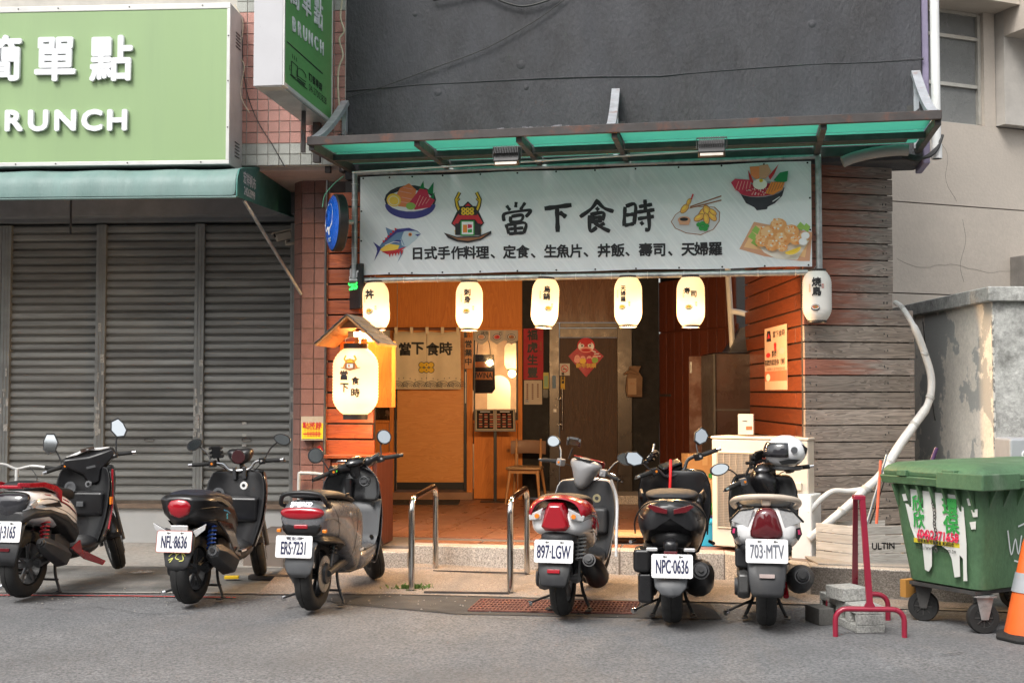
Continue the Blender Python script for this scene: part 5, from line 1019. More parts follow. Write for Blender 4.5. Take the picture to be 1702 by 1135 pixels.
# small white carton on top
bo = empty('white_carton', pt(1238, 722, 10.1), R(-15), 'small white carton standing on the air conditioner', 'box'); bx('carton_body', mat('carton_white', (.62, .55, .48), .7), bo, -.055, .07, 0, .12, 0, .17, .002); bx('print', INK, bo, -.02, .02, -.002, -.0005, .11, .115); bx('print', BRN, bo, .01, .06, -.002, -.0005, .04, .07)
# cartons, storage tubs in the porch
kr = mat('carton_brown', (.42, .24, .10), .75, var=.1)
for (px, py, D, w, h, lab, rz) in ((1172, 800, 11.6, .34, .26, 'brown carton stacked highest behind the black maxi scooter', .1), (1150, 832, 11.3, .34, .2, 'brown carton with open flaps lower in the porch stack', -.2), (1185, 836, 11.0, .24, .2, 'brown carton beside the stack under the air conditioner edge', .05)):
    p_ = pt(px, py, D); e = empty('carton', p_, rz, lab, 'box', 'cartons stacked in the porch'); bx('carton_body', kr, e, -w / 2, w / 2, 0, .25, 0, h, .003); bx('tape', mat('tape_tan', (.5, .33, .16), .3), e, -.025, .025, -.002, .2502, h * .6, h + .002); bx('print', GRN, e, w * .1, w * .4, -.002, -.0005, h * .1, h * .3)
for px, py, D, m_, lab in ((1186, 880, 10.9, mat('blue_tub', (.03, .04, .42), .4), 'dark blue plastic tub beside the air conditioner'), (1178, 905, 10.6, mat('cyan_tub', (.03, .35, .55), .4), 'light blue plastic bucket on the porch floor')):
    p_ = gp(px, py, ZF); e = empty('plastic_tub', p_, 0, lab, 'tub'); M().lathe([(.10, .0), (.13, .2), (.14, .2), (.14, .215), (.125, .215), (.095, .02), (.001, .02)], n=24, cap=False).ob('tub_body', m_, e, smooth=40)
e = empty('green_bag', pt(1180, 838, 11.0), 0, 'green and white printed bag between the cartons and blue tub', 'bag'); s = M(); s.ell((0, 0, -.04), .12, .09, .06, 12, 8); s.ob('bag_body', mat('green_print_bag', (.05, .25, .04), .5, col2=(.5, .5, .4), amt=.35, cs=9, crisp=.02), e, smooth=80)
# wooden stool or low bench seen between the scooters
e = empty('wooden_bench', gp(1040, 902, ZF), R(-4), 'low pale wooden bench on the porch edge behind the scooters', 'bench'); bw = wood('pale_pine', (.62, .40, .2), (.5, .28, .12), 0, .5)
for k in range(2): bx('slat', bw, e, -.32, .22, k * .2 - .02, k * .2 + .165, .05, .075, .004)
for x in (-.26, .16): bx('leg', bw, e, x, x + .04, 0, .34, 0, .05, .003)
# rusty cabinet door, cooking hood cover
e = empty('rusty_metal_sheet', pt(1160, 745, 12.9), 0, 'rusty upright metal sheet standing before the slatted gate', 'metal sheet'); z1 = .0; a = pt(1147, 592, 12.9); b = pt(1173, 592, 12.7); hgt = a.z - ZF
M().box(-.09, .08, 0, .03, ZF - e.location.z, a.z - e.location.z).ob('sheet', mat('rusty_sheet', (.16, .10, .085), .5, .4, var=.3, col2=(.10, .04, .025), amt=.5, cs=6, bump=.001, bs=40), e, bevel=.004); bx('hinge', steel, e, -.085, -.06, -.006, -.001, a.z - e.location.z - .18, a.z - e.location.z - .06)
e = empty('covered_stall', (2.42, 12.4, ZF), 0, 'dark stall with a peaked grey tarpaulin behind the side wall', 'stall'); tm_ = mat('grey_tarpaulin', (.09, .09, .095), .45, var=.2, bump=.006, bs=8)
za = pt(1232, 545, 12.4).z - ZF; zb2 = pt(1232, 588, 12.4).z - ZF; x0_ = pt(1178, 588, 12.4).x - 2.42
s = M(); s.loft([[(x0_, -.3, zb2), (.9, -.3, zb2), (.9, .5, zb2), (x0_, .5, zb2)], [(x0_ + .2, -.15, zb2 + .02), (.7, -.15, zb2 + .05), (.7, .4, zb2 + .05), (x0_ + .2, .4, zb2 + .02)], [(-.06, 0, za), (.05, 0, za + .03), (.05, .1, za + .03), (-.06, .1, za)]]); s.ob('tarpaulin', tm_, e, smooth=60)
bx('stall_front', mat('brown_sheet', (.035, .02, .016), .3, var=.3, vs=2, coat=.3), e, x0_ + .02, .9, -.28, -.25, 0, zb2 - .01); bx('stall_side', darksteel, e, x0_, x0_ + .03, -.28, .5, 0, zb2 - .01); bx('seam', darksteel, e, x0_ + .02, .9, -.285, -.281, zb2 - .58, zb2 - .565)
M().tube([(x0_ + .25, 0, zb2), (x0_ + .25, .3, 2.75)], .03).ob('post', alu, e); M().tube(crv([(x0_ + .25, .1, zb2 + .45), (.05, .1, zb2 + .40), (.4, .1, zb2 + .2)]), .03).ob('duct', white, e, smooth=60); bx('cloth_strip', K('peach_strip', (.4, .2, .12)), e, .0, .05, -.1, -.09, zb2 + .2, 2.75)
# ---------------------------------------------------------------- chair, menu stand, mats
cw = wood('beech_chair', (.52, .28, .12), (.42, .2, .07), 2, .5, rv=.03, sc=1.5)
ch = empty('wooden_chair', gp(869, 838, ZF), R(-12), 'wooden chair with tan seat beside the menu stand', 'chair'); up = mat('tan_leatherette', (.40, .25, .13), .45, var=.05); upb = mat('taupe_back', (.25, .15, .10), .55, var=.06)
M().loft([[(x * w, y * w * .95 + .19, z) for x, y in ((-1, -.8), (-.8, -1), (.8, -1), (1, -.8), (.85, .9), (.6, 1), (-.6, 1), (-.85, .9))] for w, z in ((.195, .40), (.215, .412), (.21, .432), (.18, .44))]).ob('seat', up, ch, smooth=50)
for sx in (-1, 1): M().tube([(sx * .165, .05, .40), (sx * .205, -.02, 0)], [.022, .013]).ob('leg', cw, ch, smooth=60); M().tube([(sx * .15, .36, .76), (sx * .15, .33, .45), (sx * .16, .33, .4), (sx * .205, .44, 0)], [.013, .018, .02, .013]).ob('leg', cw, ch, smooth=60)
s = M(); rows = []
for i in range(11): t = -1 + i / 5; rows.append([(t * .215, .375 - .05 * (1 - t * t) * -1 - .04 + q, z - .012 * t * t) for q, z in ((0, .585), (-.012, .60), (-.012, .73), (0, .745), (.018, .73), (.018, .60))])
s.loft(rows); s.ob('backrest', upb, ch, smooth=50); M().box(-.15, .15, .03, .05, .36, .40).box(-.15, .15, .32, .34, .36, .40).ob('apron', cw, ch)
ms = empty('menu_stand', gp(823, 833, ZF), 0, 'black menu stand holding an open illustrated menu', 'menu stand'); 
bx('pole', black, ms, -.02, .02, -.02, .02, .01, .86, .004); bx('base', black, ms, -.18, .18, -.14, .14, 0, .012, .004)
mb_ = inst(None, 'menu_board', ms, (0, -.05, .86), (R(-28), 0, R(2)))
M().box(-.25, .25, 0, .015, -.01, .29).ob('tray', mat('tray_grey', (.3, .3, .28), .4, .5), mb_, bevel=.003)
mpag = mat('menu_page_black', (.02, .018, .018), .3)
for sx in (-1, 1):
    s = M(); s.mi = 0; s.box(min(sx * .008, sx * .235), max(sx * .008, sx * .235), -.004, 0, .005, .28); s.mi = 1; s.box(min(sx * .02, sx * .222), max(sx * .02, sx * .222), -.0065, -.0045, .018, .267)
    for c in range(3):
        for r_ in range(6):
            s.mi = 2 + (c + r_) % 2; x = sx * (.045 + c * .065); z = .04 + r_ * .033; s.box(x - .02, x + .02, -.008, -.0067, z, z + .016)
    s.mi = 4; s.box(sx * .12 - .06, sx * .12 + .06, -.008, -.0067, .245, .255); s.ob('menu_page', [K('page_cream', (.5, .42, .3)), mpag, K('dish_red', (.45, .1, .06)), K('dish_pink', (.6, .35, .22)), WHI], mb_)
for px, py, w, h_, lab in ((705, 835, .42, .2, 'dark doormat before the curtained door'), (985, 838, .1, .05, None)):
    if lab: e = empty('doormat', gp(px, py, ZF + .001), 0, lab, 'mat'); bx('mat_body', mat('mat_dark', (.04, .035, .03), .95, fine=.3, bump=.002, bs=200), e, -w, w, -h_ * 1.4, h_ * 1.4, 0, .012, .003)
# ---------------------------------------------------------------- stainless hoops, stand, blocks
def hoop(a, b, h, lab):
    e = empty('bicycle_hoop', a, 0, lab, 'bike rack', 'stainless hoops before the step'); v = b - a; n = 8; r = .11; P = [(0, 0, 0), (0, 0, h - r)]; u = v.normalized(); L = v.length
    P = [Vector((0, 0, 0)), Vector((0, 0, h - r))] + [u * (r - r * cos(R(t))) + Vector((0, 0, h - r + r * sin(R(t)))) for t in range(15, 90, 15)] + [u * r + Vector((0, 0, h)), u * (L - r) + Vector((0, 0, h))] + [u * (L - r + r * sin(R(t))) + Vector((0, 0, h - r + r * cos(R(t)))) for t in range(15, 90, 15)] + [u * L + Vector((0, 0, h - r)), u * L]
    M().tube(P, .025, 14).ob('hoop', steel, e, smooth=60); M().lathe([(.0, 0), (.05, 0), (.05, .006), (.0, .006)], n=16).ob('foot_plate', steel, e, smooth=40)
hoop(gp(684, 981, .01), gp(724, 946, .05), .71, 'left stainless steel hoop in front of the porch step')
hoop(gp(848, 985, .01), gp(876, 952, .05), .71, 'right stainless steel hoop beside the red and white scooter')
sg_ = M(); a, b = gp(420 + 300, 949, .05), gp(876, 953, .05); sg_.box(-.0, (b - a).length, -.008, .008, 0, .01); sg_.ob('steel_ground_rail', rust, None, loc=a, rot=(0, 0, math.atan2((b - a).y, (b - a).x)), label='thin steel rail on the ground joining the hoop feet', cat='rail')
a, b = gp(705, 985, .012), gp(846, 987, .012); M().box(0, (b - a).length, -.012, .012, 0, .015).ob('rusty_edge_strip', rust, None, loc=a, rot=(0, 0, math.atan2((b - a).y, (b - a).x)), label='rusty steel strip along the gutter between the hoops', cat='strip')
# red stand
rm_ = mat('maroon_enamel', (.26, .012, .035), .35, var=.12, col2=(.4, .2, .15), amt=.22, cs=14, crisp=.02, coat=.3)
rs = empty('red_stand', gp(1446, 1058), R(-4), 'maroon tubular street stand with splayed feet weighted by concrete blocks', 'stand')
def foot(y, w, h): r = .07; P = [(-w, y, 0), (-w, y, h - r)] + [(-w + r - r * cos(R(t)), y, h - r + r * sin(R(t))) for t in (20, 45, 70)] + [(-w + r, y, h), (w - r, y, h)] + [(w - r + r * sin(R(t)), y, h - r + r * cos(R(t))) for t in (20, 45, 70)] + [(w, y, h - r), (w, y, 0)]; return M().tube(P, .0175, 12)
foot(0, .215, .175).ob('foot', rm_, rs, smooth=60); foot(.58, .2, .175).ob('foot', rm_, rs, smooth=60, loc=(.05, 0, 0))
s = M(); s.loft([[(-.045, .012, .17), (.0 + .045, .012, .17), (.045, -.012, .17), (-.045, -.012, .17)], [(-.02, .012, .22), (.02, .012, .22), (.02, -.012, .22), (-.02, -.012, .22)], [(-.055, .02, .87), (-.02, .02, .87), (-.02, -.012, .87), (-.055, -.012, .87)]]); s.ob('upright', rm_, rs, bevel=.003)
s = M(); s.loft([[(.01, .57, .17), (.05, .57, .17), (.05, .59, .17), (.01, .59, .17)], [(-.085, .04, .87), (-.055, .04, .87), (-.055, .06, .87), (-.085, .06, .87)]]); s.ob('upright', rm_, rs, bevel=.003); bx('top_cap', rm_, rs, -.09, -.018, -.014, .065, .865, .893, .006)
gb = mat('grey_concrete_block', (.36, .36, .34), .9, var=.15, bump=.006, bs=70, fine=.35)
e = empty('concrete_block', gp(1448, 1052), R(8), 'long pale concrete block with round holes lying on the stand feet', 'block')
def holey(w, l, h, n):
    s = M(); s.box(-w / 2, w / 2, 0, l, 0, h * .3); s.box(-w / 2, w / 2, 0, l, h * .7, h)
    for i in range(n + 1): y = l * i / n; s.box(-w / 2 + .0005, w / 2 - .0005, max(0, y - .035), min(l, y + .035), h * .3, h * .7)
    s.box(-w / 2 + .05, w / 2 - .05, .02, l - .02, h * .31, h * .69); return s
holey(.19, .62, .17, 4).ob('block_body', gb, e, bevel=.006)
e = empty('concrete_block', gp(1448, 1052) + Vector((-.03, .2, .172)), R(20), 'small grey concrete block on top of the long block', 'block'); bx('block_body', gb, e, -.11, .09, 0, .2, 0, .085, .006)
e = empty('paving_block', gp(1373, 1039), R(14), 'small grey paving block on the road left of the maroon stand', 'block'); bx('block_body', conc_dark, e, -.05, .06, 0, .2, 0, .11, .005)
# wooden crate, sticks
cg = wood('whitewashed_crate', (.56, .54, .51), (.33, .31, .28), 0, .8, rv=.12)
e = empty('wooden_crate', gp(1380, 924, ZF), R(20), 'whitewashed wooden crate with faded stencil lettering on the step', 'crate'); Wc, Dc, Hc_ = .46, .30, .30
ea = gp(1421, 937, ZF); e.location = ea; e.rotation_euler = (0, 0, R(12))
for k in range(4):
    z = .005 + k * .072; bx('slat', cg, e, 0, Wc, -.0, .012, z, z + .063, .003); bx('slat', cg, e, 0, Wc, .36, .372, z, z + .066, .002)
    M().box(0, .34, 0, .012, 0, .066).ob('slat', cg, e, bevel=.002, loc=(-.001, .014, z), rot=(0, 0, R(118)))
for x in (.0, Wc - .04): bx('corner_post', cg, e, x, x + .04, .013, .05, 0, .29)
bx('crate_floor', cg, e, 0, Wc, .0121, .3, .0, .01); text('ULTIN', .07, INK, e, (.24, -.002, .13), off=.002, rough=.02)
def stick(name, a, b, r, m, lab, cat='stick'): return M().tube([a, b], r, 8).ob(name, m, None, smooth=60, label=lab, cat=cat)
stick('red_stick', pt(1457, 870, 9.1), pt(1464, 765, 9.15), .011, mat('red_orange_stick', (.65, .13, .07), .4), 'red and orange stick standing in the crate', 'stick')
stick('grey_stick', pt(1440, 872, 9.15), pt(1474, 755, 9.2), .009, mat('grey_stick_metal', (.3, .35, .4), .35, .6), 'grey metal stick leaning in the crate', 'stick')
stick('umbrella_shaft', pt(1446, 870, 9.2), pt(1472, 792, 9.25), .007, black, 'thin dark stick leaning in the crate behind the grey one', 'stick')
stick('broom_handle', pt(1536, 800, 8.4), pt(1557, 744, 8.4), .016, mat('purple_stick', (.06, .02, .08), .4), 'short dark purple handle sticking up behind the dumpster', 'handle')
# ---------------------------------------------------------------- dumpster
dg_ = mat('dumpster_green', (.070, .145, .072), .55, var=.2, vs=3, bump=.002, bs=60, col2=(.125, .185, .12), amt=.38, cs=4, crisp=.08, fine=.12, fs=40, sc=(1, 1, .6))
c1 = Vector((2.60, 8.30, 0)); c2 = Vector((2.97, 7.66, 0)); ang = math.atan2((c2 - c1).y, (c2 - c1).x)
du_ = empty('dumpster', c1, ang, 'large green wheeled dumpster with a torn recycling sticker and graffiti', 'dumpster'); Ld = (c2 - c1).length; Wd = 1.30
# local x along the short face, +y into the bin's length
def dr(z, ins, rr=.05):
    P = []
    for cx, cy, a0 in ((ins + rr, ins + rr, 180), (Ld - ins - rr, ins + rr, 270), (Ld - ins - rr, Wd - ins - rr, 0), (ins + rr, Wd - ins - rr, 90)): P += [(cx + rr * cos(R(a0 + t)), cy + rr * sin(R(a0 + t)), z) for t in (0, 30, 60, 90)]
    return P
M().loft([dr(.27, .10, .07), dr(.285, .07, .07), dr(.60, .035), dr(.95, .0)]).ob('bin_body', dg_, du_, smooth=40)
s = M(); s.loft([dr(.935, -.05), dr(.935, -.055), dr(.985, -.065), dr(.99, -.05), dr(.99, -.02)], cap=True); s.ob('rim', dg_, du_, smooth=40, bevel=.003)
for i in range(7): x = .06 + i * (Ld - .12) / 6; M().prism([(-.0, .93), (-.05, .93), (.01, .78)], 'x', x - .008, x + .008).ob('rib', dg_, du_)
for i in range(9): y = .1 + i * (Wd - .2) / 8; M().prism([(Ld - .01, .93), (Ld + .045, .93), (Ld - .02, .80)], 'y', y - .008, y + .008).ob('rib', dg_, du_)
s = M(); s.loft([dr(.992, -.045), dr(1.02, -.05), dr(1.05, -.03), dr(1.075, .02), dr(1.09, .16, .04)]); s.box(.12, .2, -.075, -.02, .99, 1.03); s.box(.50, .60, -.08, -.02, .985, 1.05); s.ob('lid', dg_, du_, smooth=40, bevel=.004)
M().box(Ld * .62, Ld + .08, -.085, -.055, .93, 1.035).box(Ld + .055, Ld + .085, -.08, .28, .93, 1.035).ob('lift_bar', dg_, du_, bevel=.008)
def caster(x, y, a, plate):
    e = inst(None, 'caster', du_, (x, y, 0), (0, 0, a)); w = M(); w.lathe([(.001, -.022), (.06, -.022), (.062, -.028), (.095, -.028), (.1, -.02), (.1, .02), (.095, .028), (.062, .028), (.06, .022), (.001, .022)], (.0, 0, .1), 'y', 28); w.ob('wheel', rubber, e, smooth=40)
    s = M()
    for k in range(8): t = R(45 * k); s.tube([(.02 * cos(t), -.024, .1 + .02 * sin(t)), (.058 * cos(t), -.024, .1 + .058 * sin(t))], .004, 4)
    s.lathe([(.001, -.032), (.018, -.032), (.018, -.02), (.001, -.02)], (0, 0, .1), 'y', 12); s.ob('hub', darksteel, e, smooth=40)
    for sy in (-1, 1): M().prism([(-.05, .235), (.06, .235), (.025, .09), (-.02, .09)], 'y', sy * .035 - .003, sy * .035 + .003).ob('fork', plate, e)
    bx('mount_plate', plate, e, -.07, .07, -.06, .06, .235, .245)
    return e
caster(.13, .16, R(35), darksteel); caster(Ld - .12, .15, R(35) - ang * 0 + .4, galv); caster(.13, Wd - .2, .4, darksteel); caster(Ld - .12, Wd - .2, .2, galv)
bx('wheel_bracket', mat('yellow_bracket', (.45, .22, .05), .6), du_, .0, .05, .08, .3, .15, .268); M().box(.1, Ld - .1, .06, Wd - .06, .25, .272).ob('floor_plate', darksteel, du_)
# stickers follow the sloping face
fs = lambda x, z: (x, .0 + (.95 - z) * .085 * (.7 if z < .6 else 1) - .0035, z)
def dpic(): return Pic(None, 0, mapf=lambda q, k: (lambda v: (v[0], v[1] - k * .0005, v[2]))(fs(q[0], q[1])))
pw_ = K('sticker_paper', (.62, .63, .60)); p = dpic()
p.pl(pw_, [(.165, .90), (.575, .885), (.585, .82), (.60, .81), (.61, .58), (.60, .40), (.60, .34), (.57, .335), (.575, .48), (.55, .50), (.545, .36), (.50, .35), (.485, .47), (.46, .52), (.38, .56), (.33, .53), (.32, .40), (.29, .36), (.26, .37), (.25, .55), (.19, .57), (.15, .65), (.12, .80), (.165, .79)])
p.pl(K('worn_yellow', (.62, .5, .03)), [(.18, .575), (.555, .575), (.555, .545), (.18, .545)]); p.pl(LEM, [(.29, .70), (.42, .70), (.40, .64), (.31, .64)]); p.pl(GRN, [(.32, .66), (.39, .66), (.38, .63), (.33, .63)])
for x, z in ((.63, .87), (.66, .80), (.64, .72), (.10, .86)): p.pl(pw_, [(x, z), (x + .05, z + .01), (x + .045, z - .04), (x + .01, z - .045)])
p.ob('recycling_sticker', du_)
cvd = lambda p_: Vector(fs(p_.x, p_.z)) + Vector((0, -.0115 + p_.y, 0))
def dtext(s_, sz, m, x, z, **k): return text(s_, sz, m, du_, (x, 0, z), conv=cvd, **k)
dtext('環', .125, GRN, .50, .795, off=.004); dtext('保', .125, GRN, .50, .68, off=.004); dtext('欣', .115, GRN, .235, .80, off=.003, xs=.85); dtext('欣', .115, GRN, .235, .69, off=.003, xs=.85)
dtext('(04)2371658', .08, K('sticker_red', (.6, .03, .08)), .385, .605, off=.003, xs=.82); dtext('環境清潔 垃圾清運 資源回收', .024, INK, .37, .56, off=.0005); dtext('http://www.shins.com.tw', .045, INK, .37, .52, xs=.72)
# graffiti on the long side
p = Pic(None, 0, mapf=lambda q, k: (Ld - .0 - (.95 - q[1]) * .09 + .006 + k * .0004, q[0], q[1])); GW = K('graffiti_white', (.62, .66, .66))
for L0 in ([(.28, .66), (.33, .50), (.36, .60), (.40, .50), (.42, .62)], [(.46, .60), (.50, .56), (.46, .52), (.44, .58), (.52, .62)], [(.38, .68), (.48, .70), (.56, .66), (.50, .64)], [(.36, .46), (.44, .44), (.54, .44)], [(.56, .62), (.60, .52), (.64, .64), (.70, .50)]): p.st(GW, [(v.x, v.y) for v in crv([(a, b, 0) for a, b in L0], 5)], .011)
p.ob('graffiti', du_)
s = M(); zc_ = .93; n = 20
for i in range(n):
    z = .93 - i * .022; x, y, z = fs(.37 + .004 * sin(i), z); s.tube([(x + (.009 * cos(R(t)) if i % 2 else .002 * cos(R(t))), y - .014 + (.002 * cos(R(t)) if i % 2 else .009 * cos(R(t))), z + .014 * sin(R(t))) for t in range(0, 360, 45)], .0028, 5, closed=True)
s.ob('chain', darksteel, du_)
# traffic cone at the right edge
tc_ = empty('traffic_cone', gp(1712, 1062) , 0, 'orange traffic cone with a grey band beside the dumpster', 'traffic cone'); tcm = mat('cone_orange', (.75, .13, .02), .5, var=.12, col2=(.35, .08, .03), amt=.25, cs=9, crisp=.1)
M().lathe([(.155, .03), (.15, .05), (.036, .60), (.02, .64), (.001, .64)], n=32, cap=False).ob('cone_body', tcm, tc_, smooth=40); M().lathe([(.104, .30), (.078, .42)], n=32, cap=False).ob('reflective_band', mat('cone_band', (.36, .38, .40), .4), tc_, smooth=60)
tc_.children[1].scale = (1.02, 1.02, 1); M().lathe([(.16, .0), (.21, .0), (.215, .02), (.2, .035), (.15, .045)], n=8).ob('base', rubber, tc_, bevel=.006)
e = empty('orange_bucket', gp(1583, 1018) + Vector((.1, .9, 0)), 0, 'orange plastic lid behind the dumpster wheels', 'lid'); M().lathe([(.14, .0), (.15, .08), (.001, .085)], n=24).ob('lid_body', tcm, e, smooth=40)
# ---------------------------------------------------------------- small things on the ground
e = empty('water_pump', L_.W(L_.X(526, 1.15), 1.15, .1), -L_.a, 'black water pump with pipes at the foot of the pillar', 'pump')
M().tube([(-.09, 0, .30), (.13, 0, .30)], .085, 20).ob('motor', black, e, smooth=50); M().box(-.07, .08, -.07, .03, .38, .45).ob('switch_box', black, e, bevel=.008); bx('name_plate', alu, e, -.05, .05, -.073, -.0705, .40, .43); bx('bracket', darksteel, e, -.08, .1, -.04, .04, -.08, .24); M().tube(crv([(.13, 0, .3), (.17, 0, .32), (.18, 0, .25), (.18, 0, 0)]), .018).ob('pipe', pc, e, smooth=60); bx('white_label', white, e, -.02, .03, -.0865, -.08, .26, .33)
e = empty('yellow_carton', gp(384, 962, .02), R(8), 'small flattened yellow carton on the pavement behind the black scooter', 'box'); bx('carton_body', K('carton_yellow', (.7, .45, .01)), e, -.055, .06, 0, .06, 0, .022, .003)
e = empty('plastic_wrapper', gp(232, 953, .01), R(8), 'clear crumpled plastic wrapper on the pavement', 'litter'); s = M(); vs = [(i * .03 - .1 + rnd.uniform(-.01, .01), j * .03 - .03 + rnd.uniform(-.01, .01), .004 + rnd.random() * .02) for j in range(4) for i in range(8)]
s.add(vs, [(j * 8 + i, j * 8 + i + 1, j * 8 + i + 9, j * 8 + i + 8) for j in range(3) for i in range(7)]); s.ob('wrapper_film', mat('clear_film', (.5, .5, .5), .15, var=0, alpha=.45), e, fix=False)
e = empty('metal_plank', gp(475, 964, .01), R(-6), 'dark flat steel plank lying between the black and grey scooters', 'plank'); bx('plank_body', rust, e, -.32, .3, 0, .09, .002, .035, .003); e = empty('brown_pipe', gp(500, 915, .06), R(-4), 'brown pipe lying along the foot of the wall', 'pipe'); M().tube([(-.4, 0, 0), (.3, 0, 0)], .025).ob('pipe_body', mat('brown_pvc', (.16, .09, .07), .5), e, smooth=60)
# weeds at the foot of the left hoop
gm_ = mat('weed_green', (.09, .16, .035), .7, var=.3); s = M()
for i in range(260):
    a = rnd.uniform(0, 6.28); c = gp(685, 981, 0) + Vector((rnd.gauss(0, .07), rnd.gauss(0, .025), 0)); h = rnd.uniform(.015, .05); w = rnd.uniform(.003, .006); t = Vector((cos(a), sin(a), 0)); o_ = Vector((-sin(a), cos(a), 0)) * w
    s.poly([c - o_, c + o_, c + t * h * .5 + Vector((0, 0, h)) + o_ * .7, c + t * h * .9 + Vector((0, 0, h * 1.1))])
s.ob('weeds', gm_, None, fix=False, kind='stuff', label='small tuft of green weeds at the foot of the left hoop', cat='weeds')
# loose grit and leaves in the gutter
s = M(); 
for i in range(420):
    px = rnd.uniform(0, 1700); py = 985 + px * .015 + rnd.gauss(0, 12); c = gp(px, max(py, 930), 0.009); r_ = rnd.uniform(.003, .010); n = rnd.randint(3, 5)
    s.add([(c.x + r_ * cos(6.28 * k / n), c.y + r_ * sin(6.28 * k / n), c.z) for k in range(n)] + [(c.x, c.y, c.z + r_ * .8)], [(k, (k + 1) % n, n) for k in range(n)])
s.ob('grit', conc, None, fix=False, kind='stuff')
# bicycle handlebar behind the first scooter
bk = empty('bicycle', gp(25, 955, .03), R(20), 'parked bicycle behind the red and white scooter at the left edge', 'bicycle'); 
M().tube(crv([(-.26, -.03, .93), (-.1, 0, .92), (0, 0, .88), (.12, .02, .90), (.28, -.03, .88)]), .012, 8).ob('handlebar', alu, bk, smooth=60); M().tube([(-.30, -.04, .935), (-.2, -.02, .93)], .017).ob('grip', rubber, bk, smooth=60); M().tube([(.22, -.015, .888), (.31, -.04, .877)], .017).ob('grip', rubber, bk, smooth=60)
M().tube([(0, 0, .88), (0, -.02, .74), (-.02, .02, .62)], .016).ob('stem', alu, bk, smooth=60); M().tube([(-.02, .02, .65), (-.5, -.3, .55), (-.45, -.3, .3)], .016).ob('bike_frame', mat('bike_blue', (.02, .02, .25), .3), bk, smooth=60)
for x, y in ((.08, .12), (-.75, -.45)): M().tube([(x + .31 * cos(R(t)) * .87, y + .31 * cos(R(t)) * .5, .31 + .31 * sin(R(t))) for t in range(0, 360, 15)], .018, 8, closed=True).ob('wheel', rubber, bk, smooth=60)
M().tube(crv([(.1, 0, .9), (.16, -.06, .8), (.12, -.05, .7), (.02, 0, .72)]), .004).ob('brake_cable', wire, bk, smooth=60); bx('red_lamp', RED, bk, -.55, -.48, -.36, -.33, .2, .26)
# ---------------------------------------------------------------- scooters
def V3(*a): return Vector(a)
def hull(st, mir=True):
    """st: (x, half profile [(y,z)...] from top centre to bottom centre) -> closed loft"""
    R_ = []
    for x, P in st:
        r = [(x, y, z) for y, z in P]
        if mir: r += [(x, -y, z) for y, z in reversed(P) if abs(y) > 1e-6]
        R_.append(r)
    return M().loft(R_)
def ringp(hw, zt, zb, k=.55, top=.0):
    """8-ish point rounded half profile"""
    h = zt - zb; return [(0, zt + top), (hw * .6, zt), (hw * .95, zt - h * .22), (hw, zt - h * k), (hw * .9, zb + h * .12), (hw * .55, zb), (0, zb)]
gloss_black = mat('gloss_black_bodywork', (.006, .006, .007), .16, var=.05, coat=.6); satin = mat('satin_black_bodywork', (.011, .011, .0125), .34, var=.1, coat=.15)
dgrey = mat('dark_grey_plastic', (.030, .031, .034), .5, var=.12, vs=9, col2=(.055, .053, .05), amt=.34, cs=6, crisp=.2); mgrey = mat('mid_grey_plastic', (.09, .094, .10), .5, var=.08); bwhite = mat('white_bodywork', (.80, .80, .80), .25, var=.04, coat=.5)
seatm = mat('seat_vinyl', (.009, .009, .010), .68, var=.1, bump=.0006, bs=150); mirror = mat('mirror_glass', (.62, .65, .66), .04, 1, var=0); chrome = mat('chrome', (.75, .75, .76), .12, 1, var=0)
redb = mat('red_bodywork', (.34, .006, .018), .25, var=.05, coat=.5); lampred = mat('tail_lamp_red', (.33, .003, .012), .15, var=0, coat=1); lampdark = mat('tail_lamp_dark', (.10, .008, .012), .12, var=0, coat=1); clearl = mat('clear_lamp_lens', (.62, .62, .62), .12, .35, var=.12, vs=60, coat=1)
amber = mat('amber_lens', (.75, .22, .02), .25, var=0, coat=.5); enginem = mat('engine_alloy', (.14, .14, .14), .45, .6, var=.2, vs=12); brk = mat('brushed_silver_body', (.17, .172, .185), .28, .25, var=.05, coat=.5)
platem = mat('plate_white', (.80, .80, .80), .45, var=.02); plink = K('plate_ink', (.015, .02, .07)); rotor = mat('brake_disc', (.4, .4, .4), .3, 1); orangerim = mat('orange_rim', (.3, .08, .02), .4)
def pivot_rot(steer, rake=26):
    a = Matrix.Rotation(R(-rake), 3, 'Y'); return (a @ Matrix.Rotation(R(steer), 3, 'Z') @ a.inverted()).to_euler()
